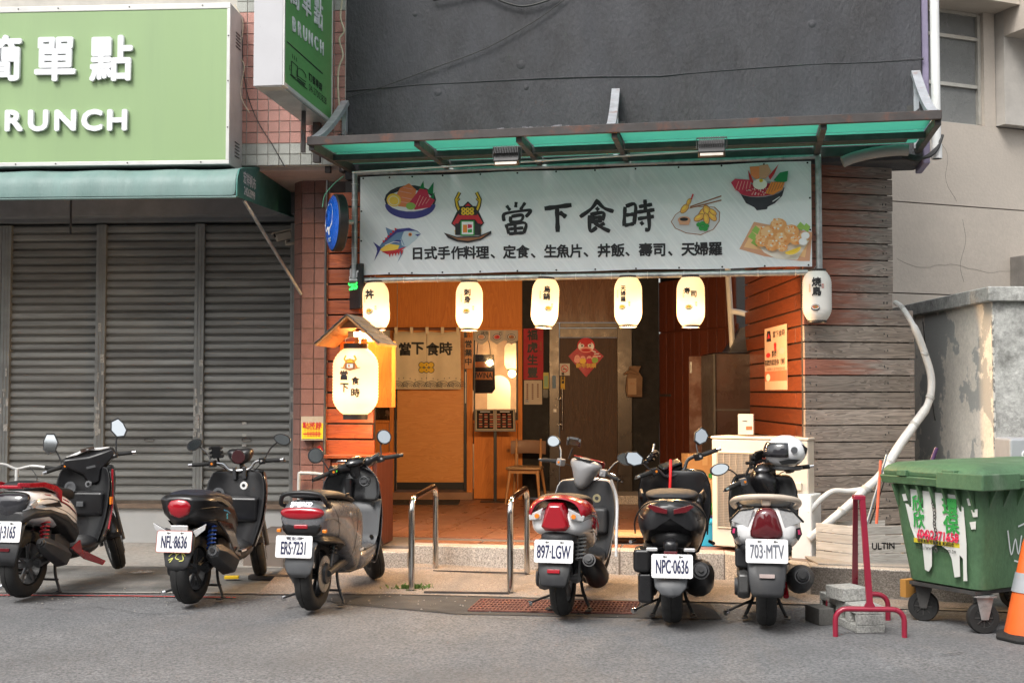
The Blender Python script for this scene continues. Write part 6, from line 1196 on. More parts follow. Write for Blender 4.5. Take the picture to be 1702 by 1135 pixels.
def wheel(par, x, z, r, w, rimm=None, y=0, disc=0):
    n = 60; M_ = M(); rings = []
    prof = [(r * .66, -w * .42), (r * .78, -w * .5), (r * .90, -w * .46), (r * .97, -w * .34), (r * 1.0, -w * .17), (r * 1.003, -.006), (r * .985, 0), (r * 1.003, .006), (r * 1.0, w * .17), (r * .97, w * .34), (r * .90, w * .46), (r * .78, w * .5), (r * .66, w * .42), (r * .62, 0)]
    for i in range(n):
        a = 2 * pi * i / n; ring = []
        for j, (q, yy) in enumerate(prof):
            g = .0; 
            if j in (2, 3, 4) and (i + j) % 5 == 0: g = .006
            if j in (8, 9, 10) and (i - j + 2) % 5 == 0: g = .006
            ring.append(((q - g) * cos(a), yy, (q - g) * sin(a)))
        rings.append(ring)
    rings.append(rings[0]); m_ = M().loft(rings, cap=False)
    s = M(); rr = r * .66; s.lathe([(rr, -w * .40), (rr + .006, -w * .43), (rr + .006, w * .43), (rr, w * .40), (rr - .014, w * .33), (rr - .02, 0), (rr - .014, -w * .33)], (0, 0, 0), 'y', 36, False); s.lathe([(.001, -w * .42), (.035, -w * .42), (.04, -w * .2), (.04, w * .2), (.035, w * .42), (.001, w * .42)], (0, 0, 0), 'y', 16)
    for k in range(5):
        t = R(72 * k + 18); c = (cos(t), sin(t))
        for dt in (-.13, .13): s.tube([(c[0] * .03, -w * .2, c[1] * .03), (rr * cos(t + dt), -w * .24, rr * sin(t + dt))], [.011, .008], 6)
    e = s.ob('wheel', rimm or enginem, par, smooth=40, loc=(x, y, z)); m_.ob('tyre', rubber, e, smooth=35)
    if disc: M().lathe([(.045, disc), (r * .5, disc), (r * .5, disc - .004), (.045, disc - .004)], (0, 0, 0), 'y', 28, False).ob('brake_disc', rotor, e, smooth=30)
    return e
def shock(par, a, b, m, r=.03, n=8):
    a, b = Vector(a), Vector(b); s = M(); s.tube([a, b], .011, 8); d = b - a; u = d.normalized(); o1 = u.orthogonal().normalized(); o2 = u.cross(o1); N_ = n * 10; a1 = a + d * .28
    s.ob('shock_absorber', enginem, par, smooth=60)
    P = [a1 + (b - a1) * (i / N_) + o1 * r * cos(2 * pi * i / 10) + o2 * r * sin(2 * pi * i / 10) for i in range(N_ + 1)]; M().tube(P, .0062, 6).ob('spring', m, par, smooth=60)
def plate(par, x, y, z, txt, tilt=14, h=.15, w=.262, sub=None, ink=plink, edge=None):
    e = inst(None, 'number_plate', par, (x, y, z), (0, R(tilt), 0)); P = []
    for cy, cz, a0 in ((w / 2 - .012, h / 2 - .012, 0), (-w / 2 + .012, h / 2 - .012, 90), (-w / 2 + .012, -h / 2 + .012, 180), (w / 2 - .012, -h / 2 + .012, 270)): P += [(cy + .012 * cos(R(a0 + t)), cz + .012 * sin(R(a0 + t))) for t in (0, 45, 90)]
    M().prism(P, 'x', 0, .003).ob('plate_sheet', platem, e)
    text(txt, .122, ink, e, (-.0015, 0, -.014 if sub else -.008), off=.0016, xs=.225 / (.122 * .56 * len(txt)) * .98, rot=(pi / 2, 0, -pi / 2), name='plate_number')
    if sub: text(sub, .026, ink, e, (-.0015, 0, h / 2 - .022), rot=(pi / 2, 0, -pi / 2), xs=1.4, name='plate_mark')
    s = M()
    for yy in (-.05, .05): s.cyl((-.004, yy, h / 2 - .016), (0, yy, h / 2 - .016), .007, n=8); s.box(-.003, -.0005, yy - .018, yy + .002, h / 2 - .019, h / 2 - .013)
    s.ob('plate_bolts', enginem, e)['kind'] = 'stuff'; 
    if edge: M().tube([(-.001, y_, z_) for y_, z_ in P], .0022, 4, closed=True).ob('plate_edge', edge, e)
    return e
def mirror_ob(par, base, head, w, h, shape, m_arm, yaw=0, roll=0, m_shell=None, thick=.025):
    s = M(); s.mi = 0; b, hd = Vector(base), Vector(head); mid = b.lerp(hd, .5) + Vector((.0, 0, -.0)) ; s.tube(crv([b, b.lerp(hd, .35) + Vector((.02, 0, .03)), hd + Vector((thick * .8, 0, 0))], 4), .006, 6)
    if shape == 'round': P = [(cos(R(a)), sin(R(a))) for a in range(0, 360, 20)]
    elif shape == 'oval': P = [(cos(R(a)) * (1 if cos(R(a)) > 0 else .85), sin(R(a)) * (.85 + .15 * cos(R(a)))) for a in range(0, 360, 20)]
    else: P = [(1, .25), (.75, .95), (-.3, 1), (-1, .2), (-.8, -.7), (.1, -1), (.85, -.6)]
    sg = 1 if head[1] > 0 else -1; mt = Matrix.Translation(hd) @ Euler((R(roll) * sg, R(10), R(yaw)), 'ZYX').to_matrix().to_4x4()
    def Q(x, sc): return [mt @ Vector((x, sg * p[0] * w / 2 * sc, p[1] * h / 2 * sc)) for p in P]
    s.mi = 1; s.loft([Q(0, 1), Q(.006, 1.04), Q(thick, .75), Q(thick * 1.3, .2)]); s.mi = 2; s.poly(Q(-.0012, .86)); return s.ob('mirror', [m_arm, m_shell or black, mirror], par, smooth=50, fix=False)
def bars(par, px_, pz, steer, grip=.34, gz=0, barr='cowl', cm=None, mir='oval', ms=(.14, .09), mh=.2, my=.36, cone=None, mroll=0, endc=None, lever=True, gdrop=.02, gback=.06, mirm=None, mback=0):
    hb = inst(None, 'handlebar', par, (px_, 0, pz), pivot_rot(steer))
    for sy in (-1, 1):
        a = Vector((-.03, sy * .16, gz)); b = Vector((-gback - .03, sy * grip, gz - gdrop)); u = (b - a).normalized(); a2 = a.lerp(b, .3)
        M().tube([a2, a2 + u * .004, b - u * .004, b], [.015, .0175, .0165, .015], 12).ob('grip', rubber, hb, smooth=50); M().tube([b, b + u * .03], .011 if not endc else .014, 10).ob('bar_end', endc or black, hb, smooth=50)
        c = a2 + Vector((.0, 0, 0)); M().cbox(c + Vector((-.005, -sy * .02, 0)), .055, .05, .055, (0, 0, R(-12 * sy))).ob('switch_block', cm if barr == 'cowl' and cm else black, hb, bevel=.008)
        M().cyl(c + Vector((-.034, -sy * .02, .0)), c + Vector((-.04, -sy * .02, 0)), .009, n=10).ob('switch_button', amber if sy > 0 else mat('button_grey', (.3, .3, .3), .5), hb)
        M().tube(crv([c + Vector((.03, 0, -.01)), c + Vector((.10, -sy * .06, -.03)), Vector((.10, sy * .03, -.12)), Vector((.05, sy * .02, -.22))], 4), .004, 5).ob('brake_cable', black, hb, smooth=60)
        if lever: M().tube(crv([c + Vector((.045, 0, .0)), c + Vector((.05, sy * .05, -.005)), b + Vector((.035, sy * .0, -.01)), b + Vector((.02, sy * .03, -.012))], 4), [.008] * 4 + [.006] * 9, 8).ob('brake_lever', chrome, hb, smooth=60)
        if mir: mirror_ob(hb, c + Vector((.02, 0, .02)), (mback, sy * my, mh + gz), ms[0], ms[1], mir, black if mirm is None else mirm, yaw=-8 * sy, roll=mroll, m_shell=black)
    return hb
def stand(par, x=.30, lift=.0, side=True):
    s = M()
    for sy in (-1, 1): s.tube(crv([(x + .02, sy * .06, .24), (x - .01, sy * .085, .12), (x - .03, sy * .13, .02), (x - .07, sy * .14, .006)], 4), .0115, 8)
    s.tube([(x - .015, -.11, .09), (x - .015, .11, .09)], .009, 8); s.box(x - .13, x - .04, -.16, -.12, 0, .008); s.box(x - .13, x - .04, .12, .16, 0, .008)
    s.tube([(x, .10, .10), (x - .12, .20, .075), (x - .2, .25, .06)], .009, 8); s.ob('centre_stand', dgrey, par, smooth=50)
    if side: M().cyl((x - .2, .25, .055), (x - .215, .268, .05), .02, n=14).ob('stand_pad', chrome, par, smooth=40)
def muffler(par, m, a, b, r0, r1, n=16, y=-.19, tip=.018, cap=None, flat=1):
    a, b = Vector(a), Vector(b); s = M(); u = (b - a).normalized(); T = Matrix.Rotation(R(30 if n == 6 else 0), 4, u)
    P = [a, a.lerp(b, .06), a.lerp(b, .75), b]; s.tube(P, [r0 * .55, r0, r1, r1 * .6], n); me = s.ob('exhaust', m, par, smooth=35, bevel=.006 if n < 10 else 0)
    s = M(); s.tube([b - u * .001, b + u * .02, b + u * .021], [r1 * .5, r1 * .42, r1 * .3], max(n, 8)); s.ob('exhaust_cap', cap or dgrey, par, smooth=40)
    M().tube([b + u * .018, b + u * .036], tip, 14).ob('exhaust_tip', black, par, smooth=50)
    M().tube(crv([a, a + Vector((.1, .05, -.04)), a + Vector((.25, .14, -.02)), a + Vector((.35, .18, .06))]), .016, 8).ob('exhaust_pipe', enginem, par, smooth=60)
def engine(par, m=enginem, m2=dgrey, big=0):
    hull([(-.10, [(0, .33), (.03, .33), (.03, .22), (0, .22)]), (-.05, [(0, .36), (.04, .35), (.04, .18), (0, .17)]), (.15, [(0, .35), (.045, .34), (.045, .17), (0, .16)]), (.42, [(0, .37), (.045, .36), (.045, .22), (0, .21)]), (.5, [(0, .34), (.03, .33), (.03, .26), (0, .25)])]).ob('drive_case', m, par, smooth=40, bevel=.008, loc=(0, .125 + big * .02, 0))
    M().cyl((-.0, .17, .25), (0, .185 + big * .02, .25), .07, .06, 20).ob('drive_cover', m2, par, smooth=40); M().cbox((.10, .15, .44), .34, .10, .13).ob('air_filter_box', m2, par, bevel=.02)
    s = M(); s.tube([(.0, -.09, .25), (.35, -.08, .30)], [.035, .03], 8); s.tube([(0, -.10, .25), (0, .12, .25)], .016, 8); s.cbox((.36, 0, .36), .22, .2, .16); s.cbox((.2, 0, .42), .1, .14, .1)
    for i in range(7): s.box(.40, .41 + .05, -.09 + 0, .09, .30 + i * .016, .304 + i * .016)
    s.ob('engine_block', m, par, smooth=40)
def fork(par, px_, pz, steer, r, w, m=satin, rim=None, fend=None, axle=(1.28, .25)):
    ft = inst(None, 'front_fork', par, (px_, 0, pz), pivot_rot(steer)); ax_, az = axle[0] - px_, axle[1] - pz
    wh = wheel(ft, ax_, az, r, w, rim, disc=-w * .62)
    s = M()
    for sy in (-1, 1): s.tube([(ax_, sy * (w / 2 + .035), az), (ax_ * .42, sy * (w / 2 + .035), az * .42)], [.018, .014], 8)
    s.tube([(ax_ * .42, 0, az * .42), (0, 0, 0)], .02, 8); s.cbox((ax_ * .42, 0, az * .42), .05, w + .1, .05); s.ob('fork_legs', enginem, ft, smooth=50)
    rows = []
    for a in range(20, 171, 15): t = R(a); rows.append([(ax_ + (r + q) * cos(t), yy * w, az + (r + q) * sin(t)) for yy, q in ((-.62, -.02), (-.6, .012), (-.3, .03), (0, .036), (.3, .03), (.6, .012), (.62, -.02))])
    M().loft(rows, cap=False, closed=False).ob('front_fender', fend or m, ft, smooth=60, solid=.003, fix=False)
def mudflap(par, m, pts, reflector=None):
    """pts: (x, z, halfwidth)"""
    rows = [[(x, hw, z - .006), (x - .004, hw * .92, z), (x - .012, hw * .5, z), (x - .014, 0, z), (x - .012, -hw * .5, z), (x - .004, -hw * .92, z), (x, -hw, z - .006)] for x, z, hw in pts]
    M().loft(rows, cap=False, closed=False).ob('rear_mudguard', m, par, smooth=50, solid=.005, fix=False)
    if reflector: x, z, w_, m_ = reflector; M().cbox((x, 0, z), .012, w_, .026, (0, R(15), 0)).ob('reflector', m_, par, bevel=.003)
def seatob(par, m, st, **k): return hull(st).ob('seat', m, par, sub=2, **k)
def prof_seat(hw, zt, zb): return [(0, zt), (hw * .7, zt - .006), (hw, zt - .03), (hw * .96, zb + .01), (hw * .6, zb), (0, zb)]
def legshield(par, m_in, m_out, xt=.90, zt=.92, zb=.33, hw=.235, hwb=.17, edge=None, glove=True, xb=.80, flr=True, mf=None):
    rows = []; ro = []
    for t, x, w_ in ((0, xb, hwb), (.12, xb + .02, hwb + .02), (.35, xb + .045, hw * .93), (.6, xb + .055, hw), (.85, xt - .01, hw * .97), (1, xt, hw * .80)):
        z = zb + (zt - zb) * t; rows.append([(x - .055, -w_, z), (x - .01, -w_ * .8, z), (x + .02, -w_ * .4, z), (x + .025, 0, z), (x + .02, w_ * .4, z), (x - .01, w_ * .8, z), (x - .055, w_, z)])
        ro.append([(x - .05, -w_ - .006, z), (x + .10, -w_ * .9, z), (x + .22, -w_ * .55, z), (x + .27, 0, z + .01), (x + .22, w_ * .55, z), (x + .10, w_ * .9, z), (x - .05, w_ + .006, z)])
    M().loft(rows, cap=False, closed=False).ob('leg_shield', m_in, par, sub=1, solid=.012, fix=False); M().loft(ro, cap=False, closed=False).ob('front_cowl', m_out, par, sub=1, solid=.01, fix=False)
    if flr: hull([(.42, [(0, .335), (.13, .335), (.15, .30), (.13, .22), (0, .20)]), (.6, [(0, .33), (.17, .33), (.185, .30), (.16, .22), (0, .20)]), (xb + .03, [(0, .345), (hwb, .345), (hwb + .01, .31), (hwb - .02, .23), (0, .21)]), (xb + .14, [(0, .45), (hwb * .5, .42), (hwb * .6, .36), (hwb * .5, .30), (0, .27)])]).ob('floorboard', mf or m_in, par, sub=1, bevel=.004)
    if glove: M().cbox((xt - .05, 0, zt - .30), .09, hw * 1.5, .20).ob('glove_box', m_in, par, bevel=.03)
def scooter(label, rear, D, front_dx, lift=.025):
    o = pt(rear[0], rear[1], D); X = o.x; h = math.asin(front_dx / 1.28)
    return empty('motor_scooter', (X, D, lift), pi / 2 - h, label, 'scooter', 'scooters parked before the shops')
def proj(o, pts, sy, off, wid=None):
    dg = bpy.context.evaluated_depsgraph_get(); out = []
    c = crv([(x, 0, z) for x, z in pts], 5) if len(pts) > 2 else [Vector((pts[0][0] + (pts[1][0] - pts[0][0]) * i / 8, 0, pts[0][1] + (pts[1][1] - pts[0][1]) * i / 8)) for i in range(9)]
    ev = o.evaluated_get(dg)
    def hit(x, z):
        h, p, nn, _ = ev.ray_cast(Vector((x, sy * .6, z)), Vector((0, -sy, 0)))
        return p + Vector((0, sy * off, 0)) if h else None
    if wid is None: return [q for q in (hit(p.x, p.z) for p in c) if q is not None]
    rows = []; n = len(c)
    for i, p in enumerate(c):
        t = (c[min(i + 1, n - 1)] - c[max(i - 1, 0)]).normalized(); w = (wid if not isinstance(wid, (list, tuple)) else wid[0] + (wid[1] - wid[0]) * i / (n - 1)) / 2
        q = [hit(p.x - t.z * w * k, p.z + t.x * w * k) for k in (-1, 0, 1)]
        if all(v is not None for v in q): rows.append(q)
    return rows
def seam(b, o, pts, m=None, r=.0024):
    bpy.context.view_layer.update()
    for sy in (-1, 1):
        P = proj(o, pts, sy, .0002)
        if len(P) > 2: M().tube(P, r, 5).ob('panel_gap', m or black, b, smooth=60)
def stripe(b, o, pts, m, wid, side=(-1, 1), off=.0018):
    bpy.context.view_layer.update()
    for sy in side:
        rows = proj(o, pts, sy, off, wid)
        if len(rows) > 1: M().loft(rows, cap=False, closed=False).ob('body_stripe', m, b, smooth=60, fix=False)
def kid(b, n): return [o for o in b.children if o.name.split('.')[0] == n][0]
def keyring(par, x, y, z, r=.022, m=chrome): M().lathe([(r * .5, 0), (r, 0), (r * 1.05, .008), (r * .5, .008)], (0, 0, 0), 'x', 20, False).ob('ignition_ring', m, par, smooth=40, loc=(x, y, z))
def phone_holder(par, loc, rot=(0, -.3, 0)):
    s = M(); s.cbox((0, 0, 0), .02, .07, .1)
    for yy in (-.045, .045):
        for zz in (-.035, 0, .035): s.cbox((-.008, yy, zz), .028, .018, .018)
    s.tube([(.01, 0, -.04), (.03, 0, -.1)], .01, 6); s.ob('phone_holder', black, par, loc=loc, rot=rot, bevel=.002)
def squash(b, k, x1=.12):
    f = lambda x: x if x > x1 else x1 + (x - x1) * k
    for o in b.children:
        if o.name.startswith(('wheel', 'front_fork', 'handlebar', 'centre_stand')): continue
        if o.type == 'EMPTY' or abs(o.location.x) > 1e-4: o.location.x = f(o.location.x) - (.02 if o.name.startswith('number') else 0)
        elif o.data:
            for v in o.data.vertices: v.co.x = f(v.co.x)

# --- 1: white, black and red scooter at the left edge
b = scooter('white and black scooter with red trim and red rear spring at the left edge', (40, 940), 9.05, .22)
wheel(b, 0, .25, .25, .13); fork(b, .95, 1.0, 38, .235, .11); engine(b); stand(b, lift=.025)
shock(b, (-.02, -.13, .30), (.06, -.13, .62), mat('spring_red', (.5, .02, .04), .35), .032); shock(b, (-.02, .13, .30), (.06, .13, .62), MC['spring_red'])
muffler(b, dgrey, (.22, -.19, .27), (-.20, -.20, .42), .085, .07, 6, cap=black)
hull([(-.37, ringp(.09, .72, .62)), (-.30, ringp(.15, .79, .58)), (-.1, ringp(.20, .82, .56)), (.2, ringp(.205, .78, .50)), (.42, ringp(.185, .72, .42)), (.52, ringp(.15, .62, .40))]).ob('tail_cowl', bwhite, b, sub=1)
hull([(-.37, [(0, .66), (.12, .65), (.14, .60), (.10, .56), (0, .55)]), (-.25, [(0, .69), (.16, .68), (.19, .645), (.16, .60), (0, .58)]), (0, [(0, .67), (.18, .66), (.215, .63), (.19, .60), (0, .56)]), (.25, [(0, .62), (.19, .60), (.222, .55), (.19, .50), (0, .46)]), (.48, [(0, .54), (.15, .50), (.175, .42), (.14, .35), (0, .32)])]).ob('lower_side_panel', dgrey, b, bevel=.01, smooth=40)
hull([(-.385, [(0, .745), (.09, .74), (.11, .72), (.10, .68), (.05, .625), (0, .61)]), (-.33, [(0, .80), (.13, .79), (.155, .76), (.14, .67), (.07, .61), (0, .60)]), (-.24, [(0, .815), (.15, .805), (.17, .77), (.15, .68), (.07, .62), (0, .61)])]).ob('tail_light', mat('smoked_lamp', (.03, .03, .035), .12, coat=1, var=0), b, sub=1)
for sy in (-1, 1): M().prism([(-.34, .705), (-.24, .74), (-.20, .70), (-.30, .675)], 'y', sy * .158, sy * .178).ob('indicator', clearl, b, bevel=.004); M().prism([(-.2, .70), (.12, .70), (.16, .66), (-.1, .68)], 'y', sy * .196, sy * .212).ob('black_inlay', black, b, bevel=.003)
for sy in (-1, 1):
    M().loft([[(x, sy * (y0), z), (x, sy * (y0 + .022), z), (x, sy * (y0 + .022), z + hh_), (x, sy * y0, z + hh_)] for x, y0, z, hh_ in ((-.42, .10, .84, .03), (-.35, .15, .83, .035), (-.1, .165, .82, .04), (.12, .17, .77, .05), (.17, .17, .70, .09), (.19, .17, .69, .09))]).ob('grab_rail', redb, b, bevel=.006)
M().cbox((-.35, 0, .835), .05, .25, .025).ob('rail_bridge', redb, b, bevel=.008)
seatob(b, seatm, [(-.25, prof_seat(.12, .86, .80)), (-.1, prof_seat(.16, .875, .80)), (.12, prof_seat(.165, .86, .77)), (.3, prof_seat(.15, .80, .70)), (.5, prof_seat(.12, .78, .68)), (.58, prof_seat(.08, .75, .67))])
mudflap(b, dgrey, [(-.15, .60, .10), (-.33, .56, .13), (-.40, .42, .12), (-.43, .33, .11), (-.40, .27, .08)], (-.435, .385, .11, lampdark))
plate(b, -.385, .0, .515, 'NLJ·3165', 10); legshield(b, satin, satin, zb=.30, hw=.245)
M().loft([[(x, sy * y, z) for x, y, z in ((.30, .20, .33), (.42, .205, .38), (.46, .20, .30), (.85, .19, .16), (.80, .19, .13), (.5, .195, .22))] for sy in (-1, -1.06)]).ob('lower_trim', redb, b, bevel=.004)
M().loft([[(x, sy * y, z) for x, y, z in ((.30, .20, .33), (.42, .205, .38), (.46, .20, .30), (.85, .19, .16), (.80, .19, .13), (.5, .195, .22))] for sy in (1, 1.06)]).ob('lower_trim', redb, b, bevel=.004)
M().tube(crv([(.80, -.245, .42), (.86, -.24, .60), (.87, -.236, .72), (.86, -.24, .9)]), .008).ob('red_pinstripe', redb, b, smooth=60); bx('side_reflector', amber, b, .80, .83, -.262, -.250, .62, .68); keyring(b, .80, -.06, .78, .028); M().lathe([(.03, 0), (.05, 0), (.05, .01), (.03, .01)], (0, 0, 0), 'x', 20, False).ob('speaker_ring', mgrey, b, smooth=40, loc=(.80, .10, .75)); M().lathe([(.001, .008), (.03, .004)], (0, 0, 0), 'x', 16, False).ob('speaker_grille', mgrey, b, smooth=40, loc=(.80, .10, .75))
text('XR', .05, black, b, (.10, -.215, .70), rot=(pi / 2, 0, 0)); bx('hook', mgrey, b, .775, .79, -.03, .03, .60, .64, .003)
t_ = kid(b, 'tail_cowl'); org_ = mat('orange_stripe', (.7, .22, .03), .4)
stripe(b, t_, [(-.22, .73), (.0, .73), (.22, .68), (.42, .58)], satin, (.005, .013)); stripe(b, t_, [(-.05, .765), (.15, .735), (.32, .68)], redb, (.006, .014)); stripe(b, t_, [(.10, .775), (.24, .745), (.36, .70)], org_, .008); stripe(b, t_, [(.18, .70), (.30, .655), (.46, .56)], redb, (.010, .004)); seam(b, t_, [(-.30, .70), (-.05, .69), (.2, .63), (.45, .52)])
l_ = kid(b, 'lower_side_panel'); seam(b, l_, [(-.2, .62), (0, .62), (.22, .55), (.42, .45)]); stripe(b, kid(b, 'front_cowl'), [(.84, .36), (.88, .45), (.92, .55)], redb, .012)
squash(b, .72)
hb = bars(b, .93, .97, 30, cm=satin, mir='angular', ms=(.12, .17), mh=.20, my=.27, endc=chrome, mroll=20)
hull([(-.09, [(0, .02), (.09, .03), (.19, .045), (.205, .0), (.15, -.045), (.07, -.10), (.04, -.19), (0, -.20)]), (-.02, [(0, .075), (.12, .07), (.20, .055), (.215, .0), (.15, -.06), (.08, -.12), (.05, -.20), (0, -.22)]), (.06, [(0, .10), (.12, .08), (.17, .04), (.18, .0), (.13, -.05), (.07, -.10), (.04, -.13), (0, -.14)]), (.11, [(0, .07), (.07, .05), (.10, .03), (.10, .0), (.07, -.03), (.05, -.05), (.03, -.06), (0, -.06)])]).ob('handlebar_cowl', satin, hb, bevel=.01, smooth=40)
M().loft([[(-.06, y, .064 + (.02 if abs(y) < .06 else 0)), (-.02, y, .095 - abs(y) * .2)] for y in (-.17, -.09, 0, .09, .17)], cap=False, closed=False).ob('meter_panel', bwhite, hb, solid=.008, fix=False); M().cbox((-.05, 0, .088), .04, .11, .006, (0, R(-30), 0)).ob('meter_glass', mirror, hb); M().cbox((-.115, 0, -.06), .004, .07, .018).ob('name_badge', mgrey, hb)

# --- 2: black naked-bar scooter
b = scooter('black naked bar scooter with blue springs and a turtle drawing on its mudguard', (318, 940), 8.78, .20)
wheel(b, 0, .25, .25, .135, dgrey); fork(b, .95, .95, 22, .24, .11, rim=orangerim); engine(b, dgrey, black); stand(b)
bl_ = mat('spring_blue', (.03, .10, .45), .3, .3); shock(b, (-.02, -.13, .30), (.06, -.13, .62), bl_); shock(b, (-.02, .13, .30), (.06, .13, .62), bl_)
muffler(b, dgrey, (.24, -.19, .26), (-.18, -.20, .39), .095, .085, 6, cap=mgrey)
hull([(-.38, [(0, .785), (.07, .78), (.10, .765), (.09, .70), (.05, .635), (0, .62)]), (-.30, [(0, .80), (.13, .79), (.165, .77), (.14, .68), (.08, .60), (0, .585)]), (-.15, [(0, .80), (.16, .79), (.205, .755), (.185, .65), (.11, .575), (0, .56)]), (.05, [(0, .78), (.17, .77), (.222, .715), (.20, .60), (.13, .535), (0, .52)]), (.28, [(0, .73), (.16, .72), (.215, .645), (.195, .53), (.14, .465), (0, .45)]), (.44, [(0, .68), (.14, .66), (.175, .57), (.165, .46), (.12, .39), (0, .38)]), (.54, [(0, .62), (.1, .60), (.12, .53), (.11, .42), (.08, .37), (0, .36)])]).ob('tail_cowl', satin, b, bevel=.012, smooth=40)
for sy in (-1, 1): M().loft([[(x, sy * y, z) for x, y, z in ((-.05, .19, .60), (.22, .215, .56), (.50, .155, .36), (.58, .15, .26), (.40, .17, .30), (.2, .19, .46))], [(x, sy * (y + .01), z) for x, y, z in ((-.02, .19, .595), (.22, .215, .55), (.49, .155, .355), (.56, .15, .27), (.40, .17, .31), (.2, .19, .47))]]).ob('lower_side_panel', gloss_black, b, bevel=.004)
for sy in (-1, 1): M().loft([[(x, sy * y, z) for x, y, z in ((-.30, .15, .765), (-.05, .21, .775), (.17, .225, .70), (.12, .222, .685), (-.05, .215, .73))], [(x, sy * (y + .012), z) for x, y, z in ((-.28, .15, .762), (-.05, .21, .770), (.15, .225, .70), (.11, .222, .69), (-.05, .215, .735))]]).ob('side_grip', dgrey, b, bevel=.003)
hull([(-.41, [(0, .765), (.05, .76), (.085, .73), (.07, .655), (0, .62)]), (-.34, [(0, .79), (.09, .78), (.13, .74), (.09, .64), (0, .61)])]).ob('tail_light', lampred, b, sub=1)
M().cbox((-.365, 0, .565), .02, .13, .04).ob('lower_lamp', clearl, b, bevel=.006); M().cbox((-.3, 0, .53), .14, .10, .05).ob('plate_bracket', dgrey, b, bevel=.015)
for sy in (-1, 1): M().tube([(-.30, sy * .04, .52), (-.33, sy * .12, .55)], .016).ob('indicator_stalk', dgrey, b, smooth=60); M().loft([[(-.36, sy * .10, .545), (-.36, sy * .20, .60), (-.36, sy * .19, .555), (-.36, sy * .12, .50)], [(-.31, sy * .11, .55), (-.31, sy * .19, .59), (-.31, sy * .18, .56), (-.31, sy * .12, .52)]]).ob('indicator', clearl, b, bevel=.004)
seatob(b, mat('seat_navy_black', (.009, .011, .022), .6, bump=.0006, bs=150), [(-.30, prof_seat(.13, .80, .76)), (-.12, prof_seat(.17, .825, .76)), (.12, prof_seat(.175, .82, .74)), (.32, prof_seat(.15, .77, .67)), (.5, prof_seat(.12, .76, .64)), (.57, prof_seat(.08, .73, .62))])
mudflap(b, dgrey, [(-.12, .56, .09), (-.30, .52, .10), (-.38, .40, .11), (-.42, .31, .085), (-.41, .27, .03)])
plate(b, -.395, .02, .475, 'NFL·8636', 10, edge=K('plate_red_edge', (.5, .15, .12))); 
p = Pic(None, 0, mapf=lambda q, k: (-.408 + (q[1] - .36) * .45 - .012 - k * .0004, -q[0], q[1])); YI = K('turtle_yellow', (.6, .6, .15))
for L0 in ([(-.06, .37), (-.03, .395), (0, .385), (.03, .40), (.06, .375)], [(-.06, .345), (-.03, .36), (-.05, .33)], [(0, .385), (-.01, .36), (.02, .35)], [(.03, .40), (.05, .35), (.02, .34)], [(-.03, .395), (-.035, .42), (-.01, .42)], [(.02, .41), (.045, .42), (.05, .395)]): p.st(YI, [(v.x, v.y) for v in crv([(a, c, 0) for a, c in L0], 4)], .006)
p.ob('turtle_drawing', b)
legshield(b, satin, gloss_black, zt=.90, hw=.25, zb=.30); keyring(b, .79, -.08, .79, .03, white); M().lathe([(.03, 0), (.052, 0), (.05, .01), (.03, .01)], (0, 0, 0), 'x', 20, False).ob('speaker_ring', mgrey, b, smooth=40, loc=(.79, .13, .72))
hull([(.36, [(0, .46), (.05, .46), (.07, .42), (.05, .34), (0, .33)]), (.48, [(0, .60), (.07, .58), (.10, .50), (.08, .34), (0, .33)]), (.60, [(0, .50), (.06, .48), (.09, .40), (.07, .33), (0, .32)])]).ob('centre_tunnel', mat('blue_chrome', (.05, .2, .75), .12, .9, var=.5, vs=9), b, sub=1)
M().cbox((.45, -.21, .33), .10, .03, .02).ob('footpeg', chrome, b, bevel=.004); text('60', .05, white, b, (.50, -.188, .24), rot=(pi / 2, 0, 0)); text('S', .05, mat('cyan_mark', (.05, .5, .8), .4), b, (.10, -.226, .62), rot=(pi / 2, 0, 0), off=.003)
t_ = kid(b, 'tail_cowl'); seam(b, t_, [(-.30, .70), (-.1, .70), (.12, .66), (.36, .58), (.5, .48)]); seam(b, t_, [(-.18, .60), (.0, .60), (.2, .54), (.4, .44)]); stripe(b, t_, [(.05, .67), (.14, .655), (.20, .63)], mat('cyan_mark2', (.04, .35, .7), .3), (.012, .004)); stripe(b, t_, [(-.2, .745), (0, .735), (.2, .68)], mgrey, (.004, .008))
squash(b, .68)
hb = bars(b, .90, .93, 8, grip=.355, gz=.04, barr='naked', mir='oval', ms=(.15, .10), mh=.16, my=.35, endc=chrome, gdrop=.0, mroll=-20)
M().tube(crv([(-.04, -.2, .045), (-.01, -.13, .03), (0, -.08, -.02), (0, 0, -.03), (0, .08, -.02), (-.01, .13, .03), (-.04, .2, .045)]), .0115, 10).ob('chrome_bar', chrome, hb, smooth=60); s = M(); s.cbox((0, -.04, -.05), .04, .03, .1); s.cbox((0, .04, -.05), .04, .03, .1); s.ob('bar_clamp', dgrey, hb, bevel=.006)
hull([(-.06, [(0, .10), (.06, .11), (.10, .10), (.08, .04), (.04, .0), (0, .0)]), (.02, [(0, .13), (.07, .135), (.125, .13), (.10, .05), (.05, .0), (0, -.01)]), (.10, [(0, .11), (.06, .11), (.10, .09), (.08, .03), (.04, .0), (0, 0)])]).ob('meter_cowl', satin, hb, sub=1, loc=(.04, 0, .02)); M().lathe([(.001, 0), (.05, 0), (.055, .006)], (0, 0, 0), 'x', 24, False).ob('meter_glass', mat('meter_face', (.02, .02, .02), .1, coat=1, em=(.6, .05, .08), es=.04), hb, smooth=40, loc=(-.025, 0, .082)); phone_holder(hb, (-.03, .17, .13))

